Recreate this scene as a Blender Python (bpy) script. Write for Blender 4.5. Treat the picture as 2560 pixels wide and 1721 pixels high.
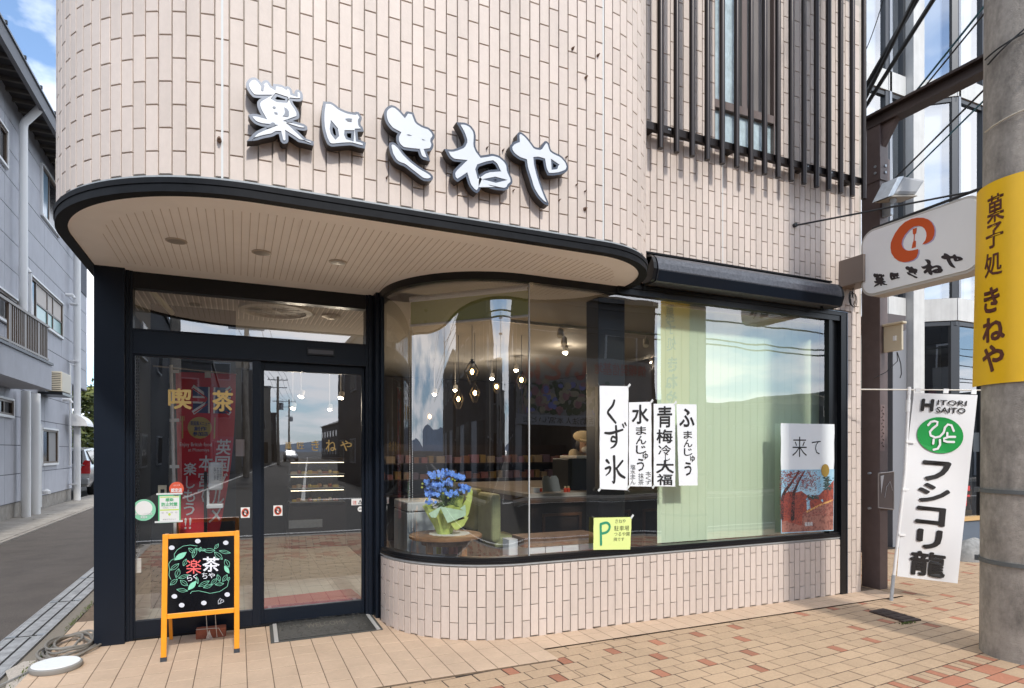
import bpy, math, random
from mathutils import Vector, Matrix
random.seed(7)
R = math.radians
for o in list(bpy.data.objects): bpy.data.objects.remove(o)
SC = bpy.context.scene
COL = SC.collection
# ------------------------------------------------------------------ camera
# world: x along the shop front, y into the shop, z up; the window wall is y = 0
FPX, HZ = 1530.0, 1128.0
TH = math.atan(.4474); SN, CS = math.sin(TH), math.cos(TH)
DC, HC = 4.129, 1.40
cam = bpy.data.cameras.new('camera'); co = bpy.data.objects.new('camera', cam); COL.objects.link(co)
co.location = (0, -DC, HC); co.rotation_euler = (R(90), 0, -TH)
cam.sensor_width = 36; cam.lens = 36*FPX/2560; cam.shift_y = (HZ-860.5)/2560
cam.clip_start = .05; cam.clip_end = 6000
SC.camera = co
# ------------------------------------------------------------------ sky and sun
SUN_EL = R(39); SUN_AZ = R(2)      # the sun stands over the street, behind the camera
w = bpy.data.worlds.new('World'); SC.world = w; w.use_nodes = True
nt = w.node_tree; nt.nodes.clear()
def N(t, **k):
    n = nt.nodes.new(t)
    for a, b in k.items(): setattr(n, a, b)
    return n
sky = N('ShaderNodeTexSky', sky_type='NISHITA', sun_disc=False, sun_elevation=SUN_EL, sun_rotation=math.pi-SUN_AZ)
sky.air_density = 1.0; sky.dust_density = .1; sky.ozone_density = 2.0
tc = N('ShaderNodeTexCoord'); sp = N('ShaderNodeSeparateXYZ'); nt.links.new(tc.outputs['Generated'], sp.inputs[0])
az = N('ShaderNodeMath', operation='ABSOLUTE'); nt.links.new(sp.outputs['Z'], az.inputs[0])
ad = N('ShaderNodeMath', operation='ADD'); nt.links.new(az.outputs[0], ad.inputs[0]); ad.inputs[1].default_value = .22
dx = N('ShaderNodeMath', operation='DIVIDE'); nt.links.new(sp.outputs['X'], dx.inputs[0]); nt.links.new(ad.outputs[0], dx.inputs[1])
dy = N('ShaderNodeMath', operation='DIVIDE'); nt.links.new(sp.outputs['Y'], dy.inputs[0]); nt.links.new(ad.outputs[0], dy.inputs[1])
cb = N('ShaderNodeCombineXYZ'); nt.links.new(dx.outputs[0], cb.inputs[0]); nt.links.new(dy.outputs[0], cb.inputs[1])
no = N('ShaderNodeTexNoise'); no.inputs['Scale'].default_value = 1.9; no.inputs['Detail'].default_value = 9; no.inputs['Roughness'].default_value = .55
mp = N('ShaderNodeMapping'); mp.inputs['Location'].default_value = (3.1, 1.7, .4); nt.links.new(cb.outputs[0], mp.inputs[0]); nt.links.new(mp.outputs[0], no.inputs['Vector'])
rp = N('ShaderNodeValToRGB'); rp.color_ramp.elements[0].position = .40; rp.color_ramp.elements[1].position = .57
nt.links.new(no.outputs[0], rp.inputs[0])
mx = N('ShaderNodeMixRGB'); nt.links.new(rp.outputs[0], mx.inputs[0]); nt.links.new(sky.outputs[0], mx.inputs[1]); mx.inputs[2].default_value = (8.6, 8.8, 9.3, 1)
hf = N('ShaderNodeMapRange'); hf.inputs[1].default_value = .0; hf.inputs[2].default_value = .30; hf.inputs[3].default_value = .72; hf.inputs[4].default_value = 0; nt.links.new(az.outputs[0], hf.inputs[0])
hm = N('ShaderNodeMixRGB'); nt.links.new(hf.outputs[0], hm.inputs[0]); nt.links.new(sky.outputs[0], hm.inputs[1]); hm.inputs[2].default_value = (2.9, 4.5, 6.7, 1); nt.links.new(hm.outputs[0], mx.inputs[1])
bg = N('ShaderNodeBackground'); bg.inputs[1].default_value = .15; nt.links.new(mx.outputs[0], bg.inputs[0])
ow = N('ShaderNodeOutputWorld'); nt.links.new(bg.outputs[0], ow.inputs[0])
sl = bpy.data.lights.new('sun', 'SUN'); sl.energy = 1.8; sl.angle = R(4); sl.color = (1, .955, .89)
so = bpy.data.objects.new('sun', sl); COL.objects.link(so)
sd = Vector((-math.sin(SUN_AZ)*math.cos(SUN_EL), math.cos(SUN_AZ)*math.cos(SUN_EL), -math.sin(SUN_EL)))
so.rotation_euler = sd.to_track_quat('-Z', 'Y').to_euler(); so.location = (0, -6, 12)
SC.view_settings.view_transform = 'Standard'; SC.view_settings.look = 'None'
SC.view_settings.exposure = .74; SC.view_settings.gamma = 1; SC.view_settings.use_curve_mapping = False
SC.cycles.max_bounces = 10; SC.cycles.transparent_max_bounces = 24; SC.cycles.glossy_bounces = 5
SC.cycles.sample_clamp_indirect = 6; SC.cycles.caustics_reflective = False; SC.cycles.caustics_refractive = False
SC.cycles.use_denoising = True

# ------------------------------------------------------------------ measuring helpers (photo pixel -> place in the world)
def ray(px, py):
    d = (px-1280)/FPX
    return Vector((CS*d+SN, CS-SN*d, (HZ-py)/FPX))
CAM = Vector((0, -DC, HC))
def onz(px, py, z=0):
    r = ray(px, py); return CAM+r*((z-HC)/r.z)
def ony(px, py, y=0):
    r = ray(px, py); return CAM+r*((y+DC)/r.y)
def onx(px, py, x):
    r = ray(px, py); return CAM+r*(x/r.x)
def ont(px, py, t):
    return CAM+ray(px, py)*t
def proj(p):
    y = p[1]+DC; Z = SN*p[0]+CS*y; X = CS*p[0]-SN*y
    if Z < .1: return None
    return (1280+FPX*X/Z, HZ-FPX*(p[2]-HC)/Z, Z)

# ------------------------------------------------------------------ materials
MATS = {}
def mat(name, col, rough=.6, metal=0, var=.0, vscale=8, bump=0, bscale=60, spec=.5, emit=None, estr=1, alpha=1, rnd=0, stain=0, stscale=(1,1,1), coat=0, trans=0, col2=None):
    if name in MATS: return MATS[name]
    m = bpy.data.materials.new(name); m.use_nodes = True; t = m.node_tree; b = t.nodes['Principled BSDF']
    b.inputs['Base Color'].default_value = (*col, 1); b.inputs['Roughness'].default_value = rough
    b.inputs['Metallic'].default_value = metal; b.inputs['Specular IOR Level'].default_value = spec
    b.inputs['Coat Weight'].default_value = coat; b.inputs['Coat Roughness'].default_value = .05
    if trans: b.inputs['Transmission Weight'].default_value = trans
    if alpha < 1: b.inputs['Alpha'].default_value = alpha
    g = t.nodes.new('ShaderNodeTexCoord'); L = t.links.new
    geo = t.nodes.new('ShaderNodeNewGeometry')
    cur = None
    def src():
        nonlocal cur
        if cur is None:
            rgb = t.nodes.new('ShaderNodeRGB'); rgb.outputs[0].default_value = (*col, 1); cur = rgb.outputs[0]
        return cur
    if var or col2:
        n = t.nodes.new('ShaderNodeTexNoise'); n.inputs['Scale'].default_value = vscale; n.inputs['Detail'].default_value = 6; n.inputs['Roughness'].default_value = .6
        L(geo.outputs['Position'], n.inputs['Vector'])
        if col2:
            r = t.nodes.new('ShaderNodeValToRGB'); r.color_ramp.elements[0].position = .38; r.color_ramp.elements[1].position = .62
            L(n.outputs[0], r.inputs[0]); mi = t.nodes.new('ShaderNodeMixRGB'); L(r.outputs[0], mi.inputs[0]); L(src(), mi.inputs[1]); mi.inputs[2].default_value = (*col2, 1); cur = mi.outputs[0]
        if var:
            mr = t.nodes.new('ShaderNodeMapRange'); mr.inputs[1].default_value = .3; mr.inputs[2].default_value = .7; mr.inputs[3].default_value = 1-var; mr.inputs[4].default_value = 1+var
            L(n.outputs[0], mr.inputs[0]); hs = t.nodes.new('ShaderNodeMixRGB'); hs.blend_type = 'MULTIPLY'; hs.inputs[0].default_value = 1
            L(src(), hs.inputs[1]); L(mr.outputs[0], hs.inputs[2]); cur = hs.outputs[0]
    if rnd:
        oi = t.nodes.new('ShaderNodeObjectInfo'); at = t.nodes.new('ShaderNodeAttribute'); at.attribute_name = 'rnd'
        sm = t.nodes.new('ShaderNodeMath'); sm.operation = 'ADD'; L(oi.outputs['Random'], sm.inputs[0]); L(at.outputs['Fac'], sm.inputs[1])
        fr = t.nodes.new('ShaderNodeMath'); fr.operation = 'FRACT'; L(sm.outputs[0], fr.inputs[0])
        mr = t.nodes.new('ShaderNodeMapRange'); mr.inputs[3].default_value = 1-rnd; mr.inputs[4].default_value = 1+rnd; L(fr.outputs[0], mr.inputs[0])
        hs = t.nodes.new('ShaderNodeMixRGB'); hs.blend_type = 'MULTIPLY'; hs.inputs[0].default_value = 1; L(src(), hs.inputs[1]); L(mr.outputs[0], hs.inputs[2]); cur = hs.outputs[0]
    if stain:
        mpn = t.nodes.new('ShaderNodeMapping'); mpn.inputs['Scale'].default_value = stscale; L(geo.outputs['Position'], mpn.inputs[0])
        n = t.nodes.new('ShaderNodeTexNoise'); n.inputs['Scale'].default_value = 2.2; n.inputs['Detail'].default_value = 8; n.inputs['Roughness'].default_value = .7; L(mpn.outputs[0], n.inputs['Vector'])
        mr = t.nodes.new('ShaderNodeMapRange'); mr.inputs[1].default_value = .42; mr.inputs[2].default_value = .72; mr.inputs[3].default_value = 1; mr.inputs[4].default_value = 1-stain; L(n.outputs[0], mr.inputs[0])
        hs = t.nodes.new('ShaderNodeMixRGB'); hs.blend_type = 'MULTIPLY'; hs.inputs[0].default_value = 1; L(src(), hs.inputs[1]); L(mr.outputs[0], hs.inputs[2]); cur = hs.outputs[0]
    if cur is not None: L(cur, b.inputs['Base Color'])
    if bump:
        n = t.nodes.new('ShaderNodeTexNoise'); n.inputs['Scale'].default_value = bscale; n.inputs['Detail'].default_value = 4; L(geo.outputs['Position'], n.inputs['Vector'])
        bp = t.nodes.new('ShaderNodeBump'); bp.inputs['Strength'].default_value = bump; bp.inputs['Distance'].default_value = .004; L(n.outputs[0], bp.inputs['Height']); L(bp.outputs[0], b.inputs['Normal'])
    if emit: b.inputs['Emission Color'].default_value = (*emit, 1); b.inputs['Emission Strength'].default_value = estr
    MATS[name] = m; return m
def glass_mat(name, refl=.15, tint=(.86, .9, .9), rough=0.0, wav=0, wscale=2.5):
    m = bpy.data.materials.new(name); m.use_nodes = True; t = m.node_tree; t.nodes.clear(); L = t.links.new
    tr = t.nodes.new('ShaderNodeBsdfTransparent'); tr.inputs[0].default_value = (*tint, 1)
    gl = t.nodes.new('ShaderNodeBsdfGlossy'); gl.inputs['Roughness'].default_value = rough; gl.inputs[0].default_value = (.97, .98, 1, 1)
    gg = t.nodes.new('ShaderNodeNewGeometry'); dt = t.nodes.new('ShaderNodeVectorMath'); dt.operation = 'DOT_PRODUCT'; L(gg.outputs['Incoming'], dt.inputs[0]); L(gg.outputs['Normal'], dt.inputs[1])
    ab = t.nodes.new('ShaderNodeMath'); ab.operation = 'ABSOLUTE'; L(dt.outputs['Value'], ab.inputs[0]); om = t.nodes.new('ShaderNodeMath'); om.operation = 'SUBTRACT'; om.inputs[0].default_value = 1; L(ab.outputs[0], om.inputs[1])
    pw = t.nodes.new('ShaderNodeMath'); pw.operation = 'POWER'; L(om.outputs[0], pw.inputs[0]); pw.inputs[1].default_value = 5
    mr = t.nodes.new('ShaderNodeMapRange'); mr.inputs[1].default_value = 0; mr.inputs[2].default_value = 1; mr.inputs[3].default_value = refl; mr.inputs[4].default_value = 1
    L(pw.outputs[0], mr.inputs[0])
    if wav:
        g = t.nodes.new('ShaderNodeNewGeometry'); n = t.nodes.new('ShaderNodeTexNoise'); n.inputs['Scale'].default_value = wscale; n.inputs['Detail'].default_value = 1; L(g.outputs['Position'], n.inputs['Vector'])
        bp = t.nodes.new('ShaderNodeBump'); bp.inputs['Strength'].default_value = 1; bp.inputs['Distance'].default_value = wav; L(n.outputs[0], bp.inputs['Height'])
        L(bp.outputs[0], gl.inputs['Normal'])
    mi = t.nodes.new('ShaderNodeMixShader'); L(mr.outputs[0], mi.inputs[0]); L(tr.outputs[0], mi.inputs[1]); L(gl.outputs[0], mi.inputs[2])
    o = t.nodes.new('ShaderNodeOutputMaterial'); L(mi.outputs[0], o.inputs[0]); MATS[name] = m; return m

M_TILE = mat('pale_pink_wall_tile', (.615, .525, .46), .55, var=.03, vscale=30, bump=.15, bscale=90, rnd=.05, stain=.13, stscale=(2.2, 2.2, .35))
M_GROUT = mat('grey_grout', (.46, .42, .37), .9, var=.1, vscale=20)
M_SEAL = mat('pale_sealant', (.62, .64, .63), .6)
M_BLACK = mat('navy_black_paint', (.007, .011, .019), .30, metal=.0, spec=.25, bump=.2, bscale=260, coat=.0)
M_FRAME = mat('black_frame_metal', (.007, .008, .010), .32, spec=.35)
M_LIP = mat('weathered_black_lip', (.008, .009, .011), .6, spec=.15, var=.3, vscale=14)
M_FLASH = mat('grey_flashing', (.34, .36, .37), .55, var=.12, vscale=30)
M_SOFF = mat('beige_soffit_board', (.90, .885, .865), .7, bump=.3, bscale=240, var=.03, vscale=5)
M_TUBE = mat('dark_bronze_tube', (.022, .017, .016), .3, spec=.5, metal=.5)
M_BRONZE = mat('bronze_sash', (.17, .13, .115), .4, metal=.3)
M_GLASS = glass_mat('window_glass', .20, (.96, .98, .97), wav=.0012, wscale=2.0)
M_GLASSD = glass_mat('door_glass', .26, (.95, .97, .97), wav=.0006, wscale=1.6)
M_OBS = mat('rippled_obscure_glass', (.42, .52, .55), .12, spec=.8, bump=1.0, bscale=26, var=.2, vscale=12)
M_PAVER = mat('beige_paver', (.49, .345, .22), .85, var=.10, vscale=55, bump=.4, bscale=180, rnd=.055, stain=.14)
M_PAVRED = mat('terracotta_paver', (.40, .17, .10), .85, var=.10, vscale=55, bump=.4, bscale=180, rnd=.14, stain=.12)
M_APRON = mat('peach_floor_tile', (.585, .43, .30), .75, var=.05, vscale=60, bump=.25, bscale=200, rnd=.04, stain=.15)
M_JOINT = mat('dark_paving_joint', (.035, .024, .017), .95, var=.3, vscale=30)
M_JOINT2 = mat('tan_paving_joint', (.17, .12, .08), .95, var=.3, vscale=30)
M_ASPH2 = mat('side_alley_asphalt', (.10, .084, .072), .92, var=.6, vscale=130, bump=1, bscale=240, stain=.3)
M_ASPH = mat('asphalt', (.036, .035, .034), .92, var=.45, vscale=70, bump=.9, bscale=240, stain=.25)
M_CONC = mat('weathered_concrete', (.36, .33, .29), .9, var=.16, vscale=9, bump=.5, bscale=120, stain=.35)
M_POLE = mat('pole_concrete', (.34, .31, .27), .85, var=.14, vscale=26, bump=1, bscale=110, stain=.6, stscale=(2.6, 2.6, 1.1))
M_STEEL = mat('galvanised_steel', (.42, .46, .50), .42, metal=.55, var=.12, vscale=20)
M_WHITE = mat('white_paint', (.80, .80, .79), .45)
M_BROWNP = mat('dark_brown_steel', (.13, .095, .088), .45, var=.1, vscale=12, spec=.5)
M_CABLE = mat('black_cable', (.015, .016, .018), .5)
M_TEAL = mat('teal_cable', (.03, .12, .16), .5)

# ------------------------------------------------------------------ mesh helpers
class MB:
    def __init__(s): s.v = []; s.f = []; s.a = []
    def add(s, v, f, r=0):
        k = len(s.v); s.v += [tuple(p) for p in v]; s.f += [tuple(i+k for i in q) for q in f]; s.a += [r]*len(f); return s
    def box(s, x0, x1, y0, y1, z0, z1, M=None, r=0):
        v = [(x0,y0,z0),(x1,y0,z0),(x1,y1,z0),(x0,y1,z0),(x0,y0,z1),(x1,y0,z1),(x1,y1,z1),(x0,y1,z1)]
        if M is not None: v = [M@Vector(p) for p in v]
        return s.add(v, [(3,2,1,0),(4,5,6,7),(0,1,5,4),(1,2,6,5),(2,3,7,6),(3,0,4,7)], r)
    def cyl(s, p0, p1, r0, r1=None, n=12, caps=True):
        r1 = r0 if r1 is None else r1; p0 = Vector(p0); p1 = Vector(p1); d = (p1-p0).normalized()
        a = d.orthogonal().normalized(); b = d.cross(a); v = []
        for p, r in ((p0, r0), (p1, r1)):
            for i in range(n):
                t = 2*math.pi*i/n; v.append(p+a*(r*math.cos(t))+b*(r*math.sin(t)))
        f = [(i, (i+1) % n, n+(i+1) % n, n+i) for i in range(n)]
        if caps: f += [tuple(range(n-1, -1, -1)), tuple(range(n, 2*n))]
        return s.add(v, f)
    def tube(s, pts, r, n=8):
        pts = [Vector(p) for p in pts]; v = []; a = None
        for i, p in enumerate(pts):
            d = (pts[min(i+1, len(pts)-1)]-pts[max(i-1, 0)]).normalized()
            a = d.orthogonal().normalized() if a is None else (a-d*a.dot(d)).normalized(); b = d.cross(a)
            rr = r[i] if isinstance(r, (list, tuple)) else r
            v += [p+a*(rr*math.cos(2*math.pi*k/n))+b*(rr*math.sin(2*math.pi*k/n)) for k in range(n)]
        f = [(i*n+k, i*n+(k+1) % n, (i+1)*n+(k+1) % n, (i+1)*n+k) for i in range(len(pts)-1) for k in range(n)]
        f += [tuple(range(n-1, -1, -1)), tuple(range((len(pts)-1)*n, len(pts)*n))]
        return s.add(v, f)
    def lathe(s, prof, c, n=20, M=None):
        v = []
        for r, z in prof: v += [Vector((c[0]+r*math.cos(2*math.pi*k/n), c[1]+r*math.sin(2*math.pi*k/n), c[2]+z)) for k in range(n)]
        if M is not None: v = [M@p for p in v]
        f = [(i*n+k, i*n+(k+1) % n, (i+1)*n+(k+1) % n, (i+1)*n+k) for i in range(len(prof)-1) for k in range(n)]
        f += [tuple(range(n-1, -1, -1)), tuple(range((len(prof)-1)*n, len(prof)*n))]
        return s.add(v, f)
    def prism(s, pts, z0, z1):
        n = len(pts); v = [(p[0], p[1], z0) for p in pts]+[(p[0], p[1], z1) for p in pts]
        return s.add(v, [tuple(range(n-1, -1, -1)), tuple(range(n, 2*n))]+[(i, (i+1) % n, n+(i+1) % n, n+i) for i in range(n)])
    def slab(s, pts, d):
        """polygon of 3D points thickened by vector d"""
        n = len(pts); pts = [Vector(p) for p in pts]; d = Vector(d)
        return s.add(pts+[p+d for p in pts], [tuple(range(n)), tuple(range(2*n-1, n-1, -1))]+[(i, n+i, n+(i+1) % n, (i+1) % n) for i in range(n)])
def mk(name, b, m, parent=None, smooth=False, bevel=0, mats=None, fm=None, **props):
    me = bpy.data.meshes.new(name); me.from_pydata(b.v, [], b.f); me.update()
    for q in (mats or [m]): me.materials.append(q)
    if fm: me.polygons.foreach_set('material_index', fm)
    if any(b.a):
        at = me.attributes.new('rnd', 'FLOAT', 'FACE'); at.data.foreach_set('value', b.a)
    if smooth: me.polygons.foreach_set('use_smooth', [True]*len(me.polygons)); me.set_sharp_from_angle(angle=R(40))
    o = bpy.data.objects.new(name, me); COL.objects.link(o)
    if parent: o.parent = parent; o.matrix_parent_inverse = parent.matrix_basis.inverted()
    if bevel:
        q = o.modifiers.new('bevel', 'BEVEL'); q.width = bevel; q.segments = 2; q.limit_method = 'ANGLE'
    for k, x in props.items(): o[k] = x
    return o
def thing(name, label, cat, loc=(0,0,0), group=None, kind=None):
    o = bpy.data.objects.new(name, None); COL.objects.link(o); o.location = loc; o.empty_display_size = .1
    o['label'] = label; o['category'] = cat
    if group: o['group'] = group
    if kind: o['kind'] = kind
    return o
def tag(o, label, cat, group=None, kind=None):
    o['label'] = label; o['category'] = cat
    if group: o['group'] = group
    if kind: o['kind'] = kind
    return o
# --- lettering
GC = {}
def glyph(s, bold=0.0):
    k = (s, bold)
    if k in GC: return GC[k]
    c = bpy.data.curves.new('lettering', 'FONT'); c.body = s; c.offset = bold; c.resolution_u = 2
    o = bpy.data.objects.new('lettering', c); COL.objects.link(o); bpy.context.view_layer.update()
    me = o.to_mesh(); v = [(p.co.x, p.co.y) for p in me.vertices]; f = [tuple(p.vertices) for p in me.polygons]
    o.to_mesh_clear(); bpy.data.objects.remove(o); bpy.data.curves.remove(c)
    xs = [p[0] for p in v]; ys = [p[1] for p in v]; x0, x1, y0, y1 = min(xs), max(xs), min(ys), max(ys)
    GC[k] = ([((p[0]-x0)/(x1-x0+1e-9), (p[1]-y0)/(y1-y0+1e-9)) for p in v], f, (x1-x0)/(y1-y0+1e-9)); return GC[k]
def put(b, s, F, u0, v0, u1, v1, bold=0.02):
    """lettering s laid into the box (u0,v0)-(u1,v1) (v downwards) of the surface F(u,v) -> point"""
    v, f, ar = glyph(s, 0.0 if bold > -.004 else bold)
    k = max(0, bold)*.9; n = len(s)
    sh = [(0, 0)] if k < .004 else [(k/n*(1 if n > 1 else .9), 0), (-k/n, 0), (0, k), (0, -k), (k*.7/n, k*.7), (-k*.7/n, -k*.7), (k*.7/n, -k*.7), (-k*.7/n, k*.7), (0, 0)]
    for i, (a, c) in enumerate(sh):
        pts = []
        c0 = F((u0+u1)/2, (v0+v1)/2); nn = (F((u0+u1)/2+.01, (v0+v1)/2)-c0).cross(F((u0+u1)/2, (v0+v1)/2+.01)-c0).normalized()
        if nn.dot(CAM-c0) < 0: nn = -nn
        for p in v:
            x = (p[0]+a)*(1-2*k/n)+k/n; y = (p[1]+c)*(1-2*k)+k
            pts.append(F(u0+(u1-u0)*x, v1+(v0-v1)*y)+nn*(.00025*i))
        b.add(pts, f)
def column(b, s, F, u0, v0, u1, v1, bold=.02, gap=.12):
    n = len(s); h = (v1-v0)/n
    for i, ch in enumerate(s):
        if ch == ' ': continue
        sm = ch in 'ゅゃっょしー、。'
        a = .18 if sm else 0
        put(b, ch, F, u0+(u1-u0)*a, v0+h*(i+gap/2), u1-(u1-u0)*a*.4, v0+h*(i+1-gap/2), bold)
def row(b, s, F, u0, v0, u1, v1, bold=.02): put(b, s, F, u0, v0, u1, v1, bold)
def quad(tl, tr, br, bl, off=(0,0,0)):
    tl, tr, br, bl, off = map(Vector, (tl, tr, br, bl, off))
    return lambda u, v: (tl*(1-u)+tr*u)*(1-v)+(bl*(1-u)+br*u)*v+off
def patch(b, F, nu=1, nv=1, u0=0, v0=0, u1=1, v1=1):
    v = [F(u0+(u1-u0)*i/nu, v0+(v1-v0)*j/nv) for j in range(nv+1) for i in range(nu+1)]
    return b.add(v, [(j*(nu+1)+i, (j+1)*(nu+1)+i, (j+1)*(nu+1)+i+1, j*(nu+1)+i+1) for j in range(nv) for i in range(nu)])
def disc(b, F, uc, vc, ru, rv, n=28, r2=None):
    o = [F(uc+ru*math.cos(2*math.pi*i/n), vc+rv*math.sin(2*math.pi*i/n)) for i in range(n)]
    if r2 is None: return b.add(o, [tuple(range(n))])
    q = [F(uc+ru*r2*math.cos(2*math.pi*i/n), vc+rv*r2*math.sin(2*math.pi*i/n)) for i in range(n)]
    return b.add(o+q, [(i, (i+1) % n, n+(i+1) % n, n+i) for i in range(n)])
def outline(loops, M, depth, name, m, parent=None, grow=0, **k):
    """solid from 2D loops (first is the outside, others holes): a filled flat curve turned into a mesh"""
    c = bpy.data.curves.new(name, 'CURVE'); c.dimensions = '2D'; c.fill_mode = 'BOTH'; c.extrude = depth/2; c.offset = grow
    for lp in loops:
        s = c.splines.new('POLY'); s.points.add(len(lp)-1); s.use_cyclic_u = True
        for i, p in enumerate(lp): s.points[i].co = (p[0], p[1], 0, 1)
    o = bpy.data.objects.new(name, c); COL.objects.link(o); bpy.context.view_layer.update()
    me0 = o.to_mesh(); b = MB(); b.add([M@v.co for v in me0.vertices], [tuple(p.vertices) for p in me0.polygons]); o.to_mesh_clear()
    bpy.data.objects.remove(o); bpy.data.curves.remove(c)
    return mk(name, b, m, parent, **k)
# --- plan curves
class Path:
    def __init__(s, segs):     # ('l',(x0,y0),(x1,y1)) or ('a',cx,cy,r,a0,a1)
        s.s = []; k = 0
        for g in segs:
            L = math.dist(g[1], g[2]) if g[0] == 'l' else abs(g[5]-g[4])*g[3]
            s.s.append((k, k+L, g)); k += L
        s.L = k
    def at(s, t, off=0):
        for a, b, g in s.s:
            if t <= b or g is s.s[-1][2]:
                u = (t-a)/(b-a)
                if g[0] == 'l':
                    x = g[1][0]+(g[2][0]-g[1][0])*u; y = g[1][1]+(g[2][1]-g[1][1])*u
                    d = Vector((g[2][0]-g[1][0], g[2][1]-g[1][1])).normalized()
                else:
                    an = g[4]+(g[5]-g[4])*u; x = g[1]+g[3]*math.cos(an); y = g[2]+g[3]*math.sin(an)
                    d = Vector((-math.sin(an), math.cos(an)))*(1 if g[5] > g[4] else -1)
                return (x+d.y*off, y-d.x*off, d)
def ribbon(b, P, s0, s1, o0, o1, z0, z1, step=.05):
    ss = [s0]
    for a, c, g in P.s:
        if c < s0 or a > s1: continue
        lo, hi = max(a, s0), min(c, s1); n = 1 if g[0] == 'l' else max(1, int((hi-lo)/step))
        ss += [lo+(hi-lo)*i/n for i in range(1, n+1)]
    v = []
    for t in ss:
        x0, y0, d = P.at(t, o0); x1, y1, d = P.at(t, o1)
        v += [(x0, y0, z0), (x1, y1, z0), (x1, y1, z1), (x0, y0, z1)]
    f = []
    for i in range(len(ss)-1):
        k = i*4; f += [(k, k+4, k+5, k+1), (k+1, k+5, k+6, k+2), (k+2, k+6, k+7, k+3), (k+3, k+7, k+4, k)]
    k = (len(ss)-1)*4; f += [(0, 1, 2, 3), (k+3, k+2, k+1, k)]
    return b.add(v, f)
# ================================================================== GROUND
def struct(name, b, m, label, cat, **k):
    o = mk(name, b, m, **k); return tag(o, label, cat, kind='structure')
b = MB(); b.add([(-2500, -3000, -.03), (2500, -3000, -.03), (2500, 2500, -.03), (-2500, 2500, -.03)], [(0, 1, 2, 3)])
struct('ground', b, M_ASPH, 'dark grey asphalt of the streets', 'road')
b = MB(); b.box(-3.34, -1.59, -4.3, 24, -.05, -.022); b.box(-3.34, -1.34, -4.3, .43, -.05, -.0219)
struct('alley_road', b, M_ASPH2, 'brownish grey asphalt of the side alley on the left', 'road')
SHOP = thing('shop_building', 'two storey corner shop clad in pale pink upright tiles with a rounded overhang', 'building', (2.3, 1, 0))
XR = 5.655
U = Path([('l', (-.98, 9), (-.98, .4)), ('a', .1, .4, 1.08, math.pi, 1.5*math.pi), ('l', (.1, -.68), (2.2, -.68)), ('a', 2.2, 0, .68, 1.5*math.pi, 2*math.pi)])
WP = Path([('l', (1.085, 1.12), (1.085, .9)), ('a', 1.97, .9, .885, math.pi, 1.5*math.pi), ('l', (1.97, .015), (5.42, .015))])
LP = Path([('l', (1.085, 1.12), (1.085, .9)), ('a', 1.97, .9, .885+.012, math.pi, 1.5*math.pi), ('l', (1.97, .0), (XR, .0)), ('l', (XR, 0), (XR, 6))])
RP = Path([('l', (2.88, 0), (XR, 0)), ('l', (XR, 0), (XR, 6))])
ZS = 2.721; ZT = 6.2
WX0, WX1 = ony(1790, 290, 0).x, ony(1937, 300, 0).x
# grout backing walls (parts) that carry the tiles
b = MB(); ribbon(b, U, 0, U.L, -.2, -.0105, ZS+.02, ZT, .04); upper = mk('curved_upper_wall', b, M_GROUT, SHOP)
b = MB(); ribbon(b, RP, 0, 2.775, -.2, -.0105, 2.76, 4.02)
# opening of the upstairs window x 3.93..4.70
b.box(2.88, WX0-.03, .009, .2, 4.02, ZT); b.box(4.70, XR, .009, .2, 4.02, ZT)
flat = mk('flat_upper_wall', b, M_GROUT, SHOP)
b = MB(); ribbon(b, LP, .22, LP.at and (LP.s[2][1]-.235), -.14, -.0105, 0, .55, .04)
b.box(5.42, XR-.0105, .009, .2, 0, 2.765); low = mk('lower_wall', b, M_GROUT, SHOP)
b = MB(); b.box(XR-.2, XR-.0105, .2, 7, 0, ZT); side = mk('side_wall', b, M_GROUT, SHOP)
b = MB(); b.box(-.97, XR-.02, .2, 9, 2.95, 3.1); b.box(-.97, XR-.02, 0, 9, ZT-.1, ZT+.02); b.box(-.95, XR-.2, 6.9, 7.1, 0, 2.95); mk('floor_slab', b, M_CONC, SHOP)
b = MB(); b.box(-.98, -.93, 2.7, 7, 0, ZS); mk('alley_wall', b, M_TILE, SHOP)
mk('porch_lining', MB().box(-.92, -.90, 1.3, 6.5, 0, 2.70).box(-.70, -.02, 2.05, 2.12, 0, 2.69).box(-.40, -.385, 2.035, 2.05, 0, 2.69).box(-.55, -.535, 2.035, 2.05, 0, 2.69), mat('navy_lining', (.012, .018, .026), .35), SHOP)
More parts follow.
